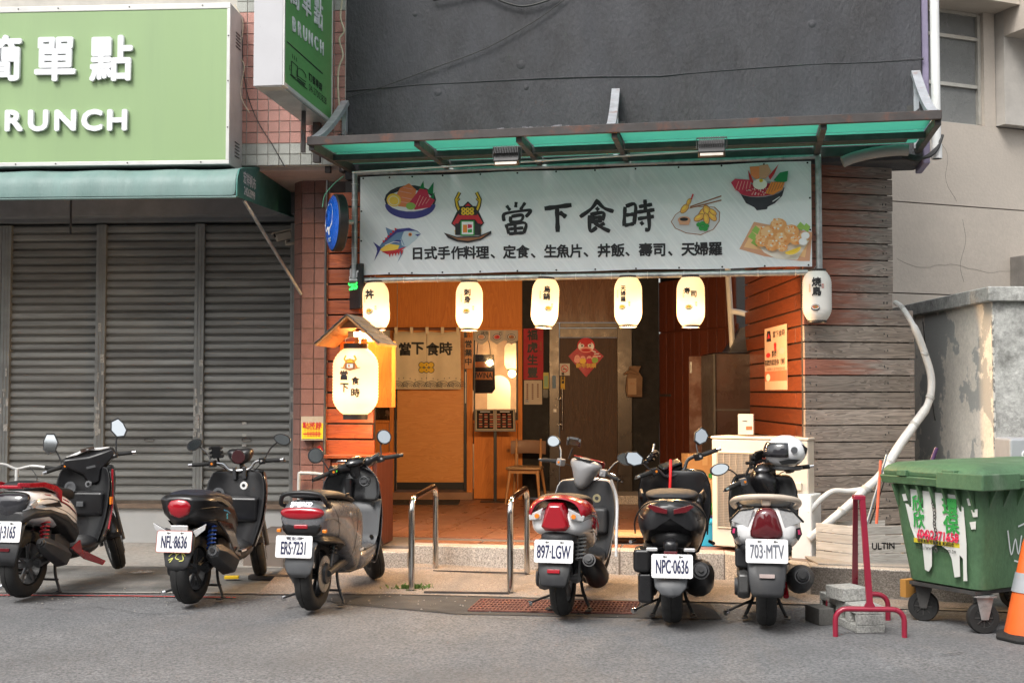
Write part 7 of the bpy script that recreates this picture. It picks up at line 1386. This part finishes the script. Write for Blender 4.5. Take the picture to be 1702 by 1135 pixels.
# --- 3: grey electric scooter
b = scooter('grey rounded electric scooter with round mirrors and a full width red tail light', (521, 940), 8.55, .24)
wheel(b, 0, .25, .255, .125, satin, disc=-.08); fork(b, .95, .95, 36, .235, .11, rim=black); stand(b)
shock(b, (.0, -.12, .30), (.10, -.13, .58), black, .026); M().tube([(.42, -.10, .30), (.0, -.10, .25)], [.035, .025], 8).ob('swingarm', dgrey, b, smooth=50); M().cyl((0, -.065, .25), (0, -.10, .25), .085, .07, 20).ob('hub_motor', dgrey, b, smooth=40)
P3 = lambda hw, zt, zb: [(0, zt), (hw * .55, zt - .004), (hw * .93, zt - .05), (hw, zt - .13), (hw * .98, (zt + zb) / 2), (hw * .86, zb + .02), (hw * .5, zb), (0, zb)]
hull([(-.335, P3(.115, .74, .56)), (-.31, P3(.155, .77, .53)), (-.2, P3(.19, .785, .52)), (0, P3(.205, .78, .50)), (.2, P3(.21, .765, .42)), (.36, P3(.205, .745, .27)), (.52, P3(.20, .72, .19)), (.60, P3(.18, .66, .17))]).ob('rear_body', brk, b, sub=2)
hull([(-.30, P3(.10, .60, .49)), (-.2, P3(.16, .58, .47)), (.1, P3(.18, .56, .44)), (.3, P3(.18, .5, .32))]).ob('under_cowl', black, b, sub=1)
hull([(.45, [(0, .36), (.15, .36), (.20, .32), (.17, .18), (0, .165)]), (.68, [(0, .34), (.17, .34), (.215, .31), (.18, .175), (0, .16)]), (.88, [(0, .40), (.2, .40), (.225, .36), (.19, .20), (0, .19)]), (.98, [(0, .5), (.15, .48), (.17, .42), (.14, .28), (0, .26)])]).ob('floorboard', brk, b, sub=1)
M().loft([[(x, y, z) for y, z in ((-hw, z_), (-hw, z_ - .0), (0, z_ + .0), (hw, z_))] for x, z_, hw in ((.5, .36, .16), (.68, .345, .18), (.80, .36, .20), (.84, .44, .215), (.86, .60, .225), (.87, .70, .232))], cap=False, closed=False).ob('leg_panel', mgrey, b, smooth=60, solid=.008, fix=False)
rows = []
for t, x, w_ in ((0, .85, .234), (.3, .87, .24), (.65, .885, .225), (.9, .90, .17), (1, .90, .10)): z = .69 + .25 * t; rows.append([(x - .05, -w_, z), (x - .03, -w_ * .7, z + .012 * t), (x + .01, 0, z + .0), (x - .03, w_ * .7, z + .012 * t), (x - .05, w_, z)])
M().loft(rows, cap=False, closed=False).ob('leg_shield', gloss_black, b, sub=2, solid=.012, fix=False)
rows = []
for t, x, w_ in ((0, .88, .20), (.25, .93, .235), (.6, .96, .24), (.9, .95, .19), (1, .92, .10)): z = .20 + .76 * t; rows.append([(x - .08, -w_ - .004, z), (x + .03, -w_ * .85, z), (x + .12, 0, z), (x + .03, w_ * .85, z), (x - .08, w_ + .004, z)])
M().loft(rows, cap=False, closed=False).ob('front_cowl', brk, b, sub=2, solid=.01, fix=False)
s = M(); 
for z, x in ((.66, .855), (.42, .83)): s.cyl((x - .025, -.17, z), (x - .01, -.17, z), .014, n=12)
s.ob('bag_hook', black, b, smooth=40); s = M(); s.tube([(.835, -.10 + .035 * cos(R(a)), .84 + .035 * sin(R(a))) for a in range(0, 360, 20)], .003, 5, closed=True); [s.box(.832, .836, -.12 + i * .01, -.114 + i * .01, .825, .85) for i in range(5)]; s.ob('round_emblem', mgrey, b)
M().tube([(.83, .02, .72), (.83, .02, .86)], .028, 12).ob('cable_cover', satin, b, smooth=50)
seatob(b, mat('seat_grey_vinyl', (.018, .018, .02), .6, bump=.0005, bs=150), [(-.25, prof_seat(.13, .835, .785)), (-.1, prof_seat(.165, .85, .785)), (.15, prof_seat(.175, .83, .76)), (.35, prof_seat(.165, .79, .735)), (.52, prof_seat(.14, .755, .70)), (.60, prof_seat(.09, .72, .68))]); M().cbox((.24, -.168, .785), .07, .01, .025).ob('seat_badge', black, b, bevel=.004)
M().tube(crv([(-.18, -.165, .735), (-.27, -.165, .76), (-.31, -.13, .82), (-.32, 0, .835), (-.31, .13, .82), (-.27, .165, .76), (-.18, .165, .735)]), .016, 10).ob('grab_bar', black, b, smooth=60)
hull([(-.35, [(0, .725), (.11, .72), (.135, .70), (.11, .665), (0, .66)]), (-.325, [(0, .745), (.13, .735), (.165, .70), (.13, .655), (0, .645)]), (-.27, [(0, .745), (.15, .735), (.187, .70), (.15, .655), (0, .645)])]).ob('tail_light', lampred, b, sub=2)
M().cbox((-.335, 0, .605), .02, .10, .03).ob('lower_reflector', lampred, b, bevel=.008); hull([(-.34, [(0, .645), (.10, .64), (.15, .62), (.12, .54), (0, .52)]), (-.29, [(0, .645), (.15, .64), (.18, .61), (.15, .53), (0, .51)])]).ob('lamp_surround', satin, b, sub=1)
for sy in (-1, 1): M().cbox((-.31, sy * .165, .575), .03, .03, .025).ob('indicator', amber, b, bevel=.005)
mudflap(b, mgrey, [(-.24, .50, .10), (-.34, .44, .10), (-.37, .36, .105), (-.375, .30, .085), (-.36, .265, .04)]); M().tube([(-.15, .05, .44), (-.22, .09, .30), (-.1, .10, .2)], [.05, .06, .03], 8).ob('inner_guard', satin, b, smooth=50); plate(b, -.375, .03, .475, 'ERS·7231', 8, sub='電動車'); bx('side_badge', mirror, b, .40, .49, -.214, -.205, .36, .385, .004); text('gogoro', .06, mat('pale_silver_text', (.5, .5, .52), .3, .4), b, (-.318, 0, .765), rot=(pi / 2 - .5, 0, -pi / 2), xs=.9)
t_ = kid(b, 'rear_body'); seam(b, t_, [(-.12, .77), (-.10, .68), (.0, .56), (.14, .42), (.26, .30), (.36, .22)]); seam(b, t_, [(.36, .74), (.38, .60), (.36, .45), (.34, .30)]); seam(b, t_, [(-.28, .655), (-.15, .645), (.0, .60)])
squash(b, .82)
hb = bars(b, .92, .96, 34, cm=satin, mir='round', ms=(.12, .12), mh=.15, my=.28, lever=True, endc=black)
M().tube(crv([(-.05, -.2, .02), (-.01, -.12, .0), (0, -.04, -.01), (0, .04, -.01), (-.01, .12, .0), (-.05, .2, .02)]), [.028] * 6 + [.04] * 8 + [.05] * 4 + [.04] * 8 + [.028] * 5, 12).ob('handlebar_cowl', satin, hb, smooth=60); M().tube([(0, 0, 0), (.02, 0, -.2)], [.07, .055], 16).ob('steering_neck', satin, hb, smooth=60)
M().ell((-.02, 0, .035), .06, .085, .035, 20, 8).ob('meter_pod', gloss_black, hb, smooth=60, rot=(0, R(-25), 0)); M().cyl((-.05, .17, -.005), (-.056, .17, -.005), .011).ob('green_button', mat('green_button', (.1, .6, .05), .4, em=(.1, .8, .05), es=.3), hb)

# --- 4: red and white scooter
b = scooter('small red and white scooter with number 58 and a grey headset beside the right hoop', (936, 940), 8.33, .30)
wheel(b, 0, .25, .25, .115); fork(b, .95, .95, -20, .235, .10, fend=bwhite); engine(b); stand(b)
spw = mat('spring_white', (.6, .6, .58), .35); shock(b, (-.02, -.115, .28), (.04, -.125, .64), spw, .032, 10); shock(b, (-.02, .12, .30), (.04, .12, .60), spw, .028)
muffler(b, satin, (.24, -.20, .23), (-.17, -.205, .40), .085, .075, 18, cap=dgrey)
hull([(-.30, ringp(.13, .70, .60)), (-.2, ringp(.195, .74, .55)), (0, ringp(.215, .74, .54)), (.2, ringp(.205, .70, .46)), (.4, ringp(.18, .62, .40)), (.5, ringp(.14, .56, .38))]).ob('tail_cowl', bwhite, b, sub=2)
M().loft([[(x, y * w_, z + q) for y, q in ((-1, -.07), (-.98, -.02), (-.8, .03), (-.4, .055), (0, .062), (.4, .055), (.8, .03), (.98, -.02), (1, -.07))] for x, w_, z in ((-.29, .165, .755), (-.24, .20, .765), (-.1, .215, .77), (.1, .212, .74), (.3, .19, .68))], cap=False, closed=False).ob('upper_cowl', redb, b, sub=1, solid=.012, fix=False)
seatob(b, seatm, [(-.2, prof_seat(.14, .83, .79)), (-.05, prof_seat(.175, .84, .78)), (.2, prof_seat(.18, .82, .74)), (.4, prof_seat(.15, .77, .68)), (.52, prof_seat(.11, .74, .66))])
hull([(-.345, [(0, .765), (.035, .765), (.05, .73), (.078, .64), (.06, .625), (0, .62)]), (-.32, [(0, .785), (.045, .785), (.065, .74), (.095, .63), (.07, .605), (0, .60)]), (-.2, [(0, .79), (.05, .79), (.07, .74), (.1, .63), (.07, .60), (0, .59)])]).ob('tail_light', lampred, b, bevel=.006, smooth=40)
for sy in (-1, 1): M().loft([[(-.315, sy * .085, .755), (-.27, sy * .195, .70), (-.28, sy * .185, .665), (-.315, sy * .10, .675)], [(-.25, sy * .08, .755), (-.22, sy * .19, .70), (-.23, sy * .185, .665), (-.25, sy * .10, .67)]]).ob('indicator', clearl, b, bevel=.008); M().cyl((-.312, sy * .125, .70), (-.322, sy * .125, .70), .016).ob('indicator_bulb', amber, b)
hull([(-.31, ringp(.09, .59, .50)), (-.22, ringp(.12, .61, .48)), (-.05, ringp(.15, .6, .5))]).ob('plate_mount', dgrey, b, sub=1)
mudflap(b, dgrey, [(-.22, .50, .115), (-.32, .44, .115), (-.36, .34, .105), (-.385, .26, .085), (-.38, .245, .06)], (-.385, .345, .085, lampred)); plate(b, -.355, 0, .475, '897·LGW', 10)
text('58', .10, redb, b, (-.035, -.219, .63), rot=(pi / 2, R(18), R(-6)), off=.004, xs=.8, ext=.002); p = Pic(None, 0, mapf=lambda q, k: (q[0], -.2195 - k * .0005 + max(0, q[0] - .1) * .06, q[1])); p.pl(RED, [(.06, .66), (.22, .60), (.18, .56), (.12, .60)]); p.pl(GRY, [(.10, .68), (.24, .61), (.22, .60)]); p.pl(INK, [(.02, .55), (.26, .50), (.27, .485), (.05, .53)]); p.ob('side_graphics', b)
legshield(b, dgrey, bwhite, zt=.86, hw=.235, zb=.26, xb=.84); M().tube(crv([(.80, -.245, .30), (.85, -.243, .5), (.86, -.244, .72), (.85, -.20, .87)]), .011).ob('shield_edge', bwhite, b, smooth=60); keyring(b, .80, -.10, .73, .03, mat('brass_ring', (.4, .36, .22), .4, .6))
gc_ = mat('grey_cowl_paint', (.22, .22, .225), .45, var=.1)
t_ = kid(b, 'tail_cowl'); seam(b, t_, [(-.24, .66), (-.1, .67), (.1, .65), (.3, .58), (.44, .5)]); stripe(b, t_, [(-.02, .60), (.14, .58), (.30, .50)], redb, (.02, .006)); stripe(b, t_, [(.0, .57), (.16, .55), (.32, .47)], black, (.010, .004)); stripe(b, t_, [(.05, .64), (.2, .61)], mgrey, (.010, .004))
squash(b, .9)
hb = bars(b, .90, .96, -24, cm=gc_, mir='oval', ms=(.145, .105), mh=.13, my=.32, grip=.34, endc=None, mirm=enginem)
hull([(-.09, [(0, .05), (.07, .05), (.10, .02), (.06, -.05), (.045, -.14), (0, -.16)]), (-.01, [(0, .065), (.13, .055), (.16, .02), (.09, -.05), (.055, -.17), (0, -.20)]), (.06, [(0, .06), (.12, .05), (.14, .01), (.09, -.06), (.05, -.12), (0, -.13)])]).ob('handlebar_cowl', gc_, hb, sub=1); M().loft([[(.0, y, .062), (.07, y * .9, .055), (.09, y * .7, .0), (.08, y * .5, -.08)] for y in (-.15, -.08, 0, .08, .15)], cap=False, closed=False).ob('red_visor', redb, hb, sub=1, solid=.012, fix=False)
M().lathe([(.001, .062), (.04, .062), (.045, .055)], n=24, cap=False).ob('meter_glass', mat('meter_cream', (.6, .5, .4), .15, coat=1, var=.6, vs=40), hb, smooth=40, loc=(-.03, 0, .005)); M().cbox((-.04, 0, .058), .07, .14, .012).ob('meter_bezel', black, hb, bevel=.004); phone_holder(hb, (-.02, .13, .17), (0, -1.0, .5)); M().tube([(-.02, .15, .03), (-.02, .13, .12)], .008).ob('holder_stalk', black, hb)

# --- 5: black maxi scooter
b = scooter('black maxi scooter with V shaped tail lamp and stalk indicators', (1117, 940), 8.1, .20)
wheel(b, 0, .25, .255, .135, black); fork(b, .98, .95, 30, .24, .11); stand(b, .28)
engine(b, satin, dgrey, 1); M().cbox((-.08, .19, .42), .20, .12, .16).ob('air_box', satin, b, bevel=.03); M().cbox((-.04, .17, .24), .24, .10, .20).ob('transmission_cover', satin, b, bevel=.025)
muffler(b, satin, (.20, -.17, .24), (-.20, -.19, .37), .11, .095, 14, cap=dgrey)
T5 = lambda hw, zt, zb: [(0, zt), (hw * .55, zt - .005), (hw * .86, zt - .05), (hw, zt - .13), (hw * .97, zt - .2), (hw * .8, zb), (hw * .5, zb + .02), (0, zb + .03)]
hull([(-.33, T5(.10, .80, .70)), (-.29, T5(.17, .83, .62)), (-.15, T5(.225, .84, .56)), (.1, T5(.235, .82, .50)), (.35, T5(.225, .76, .42)), (.55, T5(.2, .68, .34))]).ob('tail_cowl', satin, b, sub=1, bevel=.004)
hull([(-.29, [(0, .66), (.1, .66), (.13, .62), (.11, .52), (0, .50)]), (.1, [(0, .62), (.17, .62), (.19, .56), (.16, .46), (0, .44)])]).ob('under_tail', black, b, sub=1)
for sy in (-1, 1):
    M().loft([[(-.338, sy * .02, .775), (-.325, sy * .13, .805), (-.318, sy * .15, .79), (-.335, sy * .10, .755), (-.345, sy * .02, .745)], [(-.29, sy * .02, .775), (-.285, sy * .13, .805), (-.28, sy * .15, .79), (-.29, sy * .10, .755), (-.29, sy * .02, .745)]]).ob('tail_light', lampdark, b, bevel=.003)
    M().tube(crv([(-.335, sy * .02, .83), (-.31, sy * .13, .815), (-.25, sy * .20, .76), (-.2, sy * .235, .68), (-.17, sy * .235, .60)]), .006, 6).ob('tail_edge_trim', satin, b, smooth=60)
    M().tube([(-.25, sy * .05, .515), (-.30, sy * .09, .515)], .009).ob('indicator_stalk', black, b); M().cbox((-.31, sy * .12, .515), .03, .075, .025).ob('indicator', clearl, b, bevel=.008); M().tube([(.05, sy * .25, .53), (-.02, sy * .275, .525)], .012).ob('axle_slider', chrome, b, smooth=50)
    M().loft([[(x, sy * y, z) for y, z in ((yy, zz), (yy + .02, zz), (yy + .02, zz + .03), (yy, zz + .03))] for x, yy, zz in ((-.10, .18, .83), (.1, .2, .84), (.22, .21, .80), (.26, .20, .76))]).ob('grab_rail', black, b, bevel=.006)
hull([(-.36, [(0, .57), (.03, .57), (.045, .55), (.05, .50), (0, .49)]), (-.25, [(0, .60), (.04, .60), (.06, .57), (.06, .48), (0, .47)])]).ob('lamp_housing', satin, b, sub=1, bevel=.004); M().cbox((-.365, 0, .495), .012, .085, .032).ob('rear_reflector', lampdark, b, bevel=.003)
seatob(b, mat('seat_charcoal', (.020, .020, .022), .72, bump=.0008, bs=120), [(-.2, prof_seat(.14, .865, .82)), (-.05, prof_seat(.18, .885, .82)), (.2, prof_seat(.19, .88, .78)), (.4, prof_seat(.16, .81, .72)), (.6, prof_seat(.13, .80, .68))])
mudflap(b, mgrey, [(-.2, .42, .10), (-.33, .37, .11), (-.37, .29, .10), (-.385, .245, .06), (-.38, .225, .01)]); plate(b, -.385, -.01, .42, 'NPC·0636', 10)
legshield(b, satin, gloss_black, zt=.95, hw=.27, zb=.34, xb=.86); hull([(.45, [(0, .70), (.08, .69), (.12, .6), (.13, .36), (0, .34)]), (.75, [(0, .72), (.08, .71), (.12, .62), (.13, .36), (0, .34)]), (.92, [(0, .85), (.1, .83), (.14, .7), (.13, .4), (0, .38)])]).ob('centre_tunnel', satin, b, sub=1)
M().ell((.72, -.10, .76), .09, .07, .05, 16, 10).ob('fuel_lid', mat('lid_grey', (.25, .27, .3), .35, coat=.4), b, smooth=60); M().tube(crv([(.93, .03, 1.02), (.86, .03, .92), (.84, .035, .8)]), .011).ob('key_lanyard', mat('lanyard_red', (.65, .01, .01), .6), b, smooth=60)
t_ = kid(b, 'tail_cowl'); seam(b, t_, [(-.26, .70), (-.1, .72), (.1, .70), (.4, .60)], satin, .004); seam(b, t_, [(-.2, .62), (.0, .60), (.2, .55), (.42, .46)], mgrey, .002)
hb = bars(b, .92, .94, 36, grip=.35, gz=.05, barr='naked', mir='angular', ms=(.145, .11), mh=.13, my=.30, endc=chrome, gdrop=-.01, mroll=20)
M().tube(crv([(-.04, -.22, .06), (0, -.14, .05), (.01, -.08, -.02), (0, 0, -.03), (.01, .08, -.02), (0, .14, .05), (-.04, .22, .06)]), .013, 10).ob('handlebar_tube', dgrey, hb, smooth=60); M().cbox((.05, 0, .03), .08, .18, .07, (0, -.5, 0)).ob('meter_pod', gloss_black, hb, bevel=.015); phone_holder(hb, (-.02, .17, .16), (0, -.9, .5)); M().tube(crv([(-.02, .12, .24), (-.05, .17, .19), (-.03, .21, .16)]), .007).ob('holder_claw', chrome, hb, smooth=60)

# --- 6: white scooter with grab rail
b = scooter('white scooter with beige grab rail and dark red tail light, rightmost of the row', (1273, 940), 8.0, .24)
wheel(b, 0, .25, .255, .13); fork(b, .95, .95, 26, .24, .11); engine(b, enginem, dgrey, 1); stand(b)
shock(b, (-.02, -.12, .30), (.05, -.125, .60), dgrey); shock(b, (-.02, .135, .30), (.05, .135, .62), dgrey, .034)
muffler(b, dgrey, (.22, -.22, .26), (-.19, -.225, .35), .09, .082, 16, cap=satin, tip=.02)
hull([(-.31, ringp(.15, .74, .58)), (-.24, ringp(.21, .78, .54)), (-.08, ringp(.232, .79, .50)), (.15, ringp(.225, .76, .46)), (.38, ringp(.19, .68, .40)), (.52, ringp(.15, .60, .36))]).ob('tail_cowl', bwhite, b, sub=2)
hull([(-.345, [(0, .775), (.04, .77), (.065, .74), (.10, .63), (.09, .60), (0, .585)]), (-.30, [(0, .795), (.05, .79), (.075, .75), (.115, .625), (.10, .59), (0, .575)]), (-.2, [(0, .80), (.055, .79), (.08, .75), (.12, .62), (.10, .59), (0, .57)])]).ob('tail_light', lampdark, b, sub=1)
for sy in (-1, 1): M().loft([[(-.322, sy * .078, .785), (-.285, sy * .17, .76), (-.255, sy * .225, .70), (-.30, sy * .115, .665)], [(-.25, sy * .07, .78), (-.22, sy * .16, .75), (-.2, sy * .21, .70), (-.22, sy * .11, .665)]]).ob('indicator', clearl, b, bevel=.004); M().tube([(-.324, sy * .075, .79), (-.283, sy * .17, .768), (-.25, sy * .232, .70)], .007, 6).ob('lamp_edge', black, b, smooth=60)
for sy in (-1, 1): p = Pic(None, 0, mapf=lambda q, k: (-.245 - k * .0008 + (abs(q[0]) - .2) * .9, -sy * abs(q[0]), q[1])); p.pl(INK, [(.185, .66), (.215, .665), (.225, .62), (.20, .58), (.185, .60)]); p.pl(K('sticker_pink', (.6, .04, .15)), [(.195, .65), (.21, .65), (.215, .62), (.20, .62)]); p.ob('side_sticker', b)
M().tube(crv([(.12, -.20, .76), (-.05, -.215, .80), (-.2, -.185, .835), (-.27, -.10, .855), (-.28, 0, .86), (-.27, .10, .855), (-.2, .185, .835), (-.05, .215, .80), (.12, .20, .76)]), .019, 10).ob('grab_rail', mat('beige_rail', (.50, .42, .34), .4, coat=.2), b, smooth=60); M().cbox((-.22, 0, .825), .10, .06, .06).ob('rail_bracket', MC['beige_rail'], b, bevel=.015)
seatob(b, seatm, [(-.22, prof_seat(.14, .81, .78)), (-.05, prof_seat(.18, .84, .78)), (.2, prof_seat(.185, .84, .76)), (.4, prof_seat(.15, .78, .70)), (.55, prof_seat(.11, .75, .67))])
hull([(-.31, ringp(.12, .59, .50)), (-.2, ringp(.18, .57, .47)), (0, ringp(.17, .56, .48))]).ob('plate_mount', dgrey, b, sub=1)
mudflap(b, dgrey, [(-.2, .52, .12), (-.32, .48, .125), (-.36, .36, .115), (-.39, .27, .10), (-.385, .24, .085)], (-.385, .37, .095, mat('pale_reflector', (.4, .32, .30), .2, coat=1))); plate(b, -.36, 0, .525, '703·MTV', 10, ink=K('plate_grey_ink', (.12, .13, .16))); M().tube([(.1, -.12, .26), (.02, -.13, .18)], .02, 8).ob('red_bracket', redb, b, smooth=50)
legshield(b, satin, satin, zt=.92, hw=.25, zb=.32)
t_ = kid(b, 'tail_cowl'); seam(b, t_, [(-.26, .60), (-.1, .60), (.1, .58), (.34, .50)]); seam(b, t_, [(-.2, .74), (.0, .73), (.2, .70), (.4, .62)])
hb = bars(b, .92, .92, 30, cm=mgrey, mir=None, grip=.34, endc=chrome)
mirror_ob(hb, (-.02, .20, .03), (.0, .32, .12), .16, .10, 'oval', black, yaw=-8, roll=0)
hull([(-.13, [(0, .0), (.04, .0), (.06, -.03), (.05, -.12), (0, -.16)]), (-.05, [(0, .08), (.13, .05), (.16, .01), (.09, -.06), (.07, -.2), (0, -.24)]), (.05, [(0, .09), (.13, .06), (.15, .0), (.09, -.07), (.07, -.16), (0, -.18)]), (.10, [(0, .05), (.07, .03), (.08, .0), (.05, -.06), (0, -.08)])]).ob('handlebar_cowl', satin, hb, sub=1); M().ell((-.03, 0, .065), .06, .09, .03, 20, 8).ob('meter_glass', mat('meter_smoke', (.06, .06, .065), .1, coat=1), hb, smooth=60, rot=(0, R(-20), 0))
phone_holder(hb, (-.07, .04, .14), (0, -.5, .2)); phone_holder(hb, (-.06, .10, .12), (0, -.3, 1.2)); M().tube([(-.06, -.06, .1), (-.06, .14, .12)], .012).ob('holder_bar', black, hb, smooth=60)
# helmet resting on the right grip
hp_ = pt(1306, 751, 8.8); e = empty('motorcycle_helmet', hp_, R(190), 'white and black full face helmet resting on the rightmost scooter handlebar', 'helmet')
S_ = M(); rings = []; n = 28
for i in range(1, 14):
    t = pi * i / 14; rr = sin(t); z = cos(t); rings.append([(.15 * rr * cos(2 * pi * k / n) * (1 + .08 * max(0, cos(2 * pi * k / n)) * (1 if z < .2 else .3)), .125 * rr * sin(2 * pi * k / n) * (1 if z > -.3 else .93), .125 * z * (1 if z > 0 else .92)) for k in range(n)])
hm_ = S_.loft(rings); hm_.ob('helmet_shell', mat('helmet_white', (.75, .76, .78), .2, var=.02, coat=.7), e, smooth=60)
s = M(); rows = []
for z_ in (-.25, -.05, .2, .42, .55): rows.append([(.156 * math.sqrt(1 - z_ * z_) * cos(R(a)) * (1 + .08 * max(0, cos(R(a)))), .131 * math.sqrt(1 - z_ * z_) * sin(R(a)), .129 * z_ + (.0 if z_ > 0 else 0)) for a in range(-78, 79, 12)])
s.loft(rows, cap=False, closed=False); s.ob('visor', mat('smoke_visor', (.03, .03, .035), .06, var=0, coat=1), e, smooth=60, solid=.003, fix=False)
for sy in (-1, 1): M().cyl((-.01, sy * .124, .02), (-.01, sy * .137, .02), .024, n=20).ob('visor_pivot', mgrey, e, smooth=40); M().prism([(.10, -.06), (.02, -.045), (-.06, -.05), (-.02, -.075), (.08, -.085)], 'y', sy * .112, sy * .124).ob('black_stripe', black, e); M().prism([(-.13, .03), (-.09, .06), (-.12, -.02)], 'y', sy * .08, sy * .09).ob('black_stripe', black, e)
M().lathe([(.115, -.100), (.12, -.12), (.105, -.13), (.09, -.12), (.095, -.1)], n=28, cap=False).ob('neck_roll', black, e, smooth=60); M().cbox((.158, 0, -.065), .02, .09, .022).ob('chin_vent', black, e, bevel=.005)

# ---------------------------------------------------------------- the other side of the street, seen in the mirrors
def block(x0, x1, h, col, name, lab, y=-9.0):
    m_ = mat('render_' + name, col, .85, var=.12, vs=.6, bump=.002, bs=20); e = empty('street_building', ((x0 + x1) / 2, y, 0), 0, lab, 'building', None); w = (x1 - x0) / 2
    bx('wall', m_, e, -w, w, -6, 0, 0, h); n = max(2, int((x1 - x0) / 2.6)); wm = mat('dark_window_glass', (.03, .035, .04), .1, coat=.5); fm = mat('pale_window_frame', (.5, .5, .48), .5)
    bx('roof', MC['concrete'], e, -w - .1, w + .1, -6.1, .25, h + .003, h + .25)
    for f in range(int(h / 3.1)):
        for k in range(n):
            cx = -w + (k + .5) * 2 * w / n; z = .3 + f * 3.1
            if f == 0: bx('shopfront', mat('shopfront_dark', (.06, .06, .065), .3), e, cx - w / n * .85, cx + w / n * .85, .003, .05, .05, 2.6)
            else: bx('window', wm, e, cx - .7, cx + .7, .003, .03, z + .9, z + 2.3); bx('window_frame', fm, e, cx - .76, cx + .76, .031, .06, z + 1.56, z + 1.62); bx('window_sill', fm, e, cx - .8, cx + .8, .003, .12, z + .82, z + .88)
block(-26, -15.5, 9.6, (.36, .34, .31), 'a', 'grey three storey building across the street far to the left')
block(-15, -5.5, 6.6, (.42, .30, .24), 'b', 'two storey tan building across the street')
block(-5, 6.5, 9.6, (.38, .38, .37), 'c', 'three storey grey building straight across the street behind the viewer')
block(9.5, 19, 6.6, (.45, .42, .36), 'd', 'two storey cream building across the street to the right')
block(19.5, 30, 9.6, (.33, .33, .34), 'e', 'tall grey building across the street at the far right')
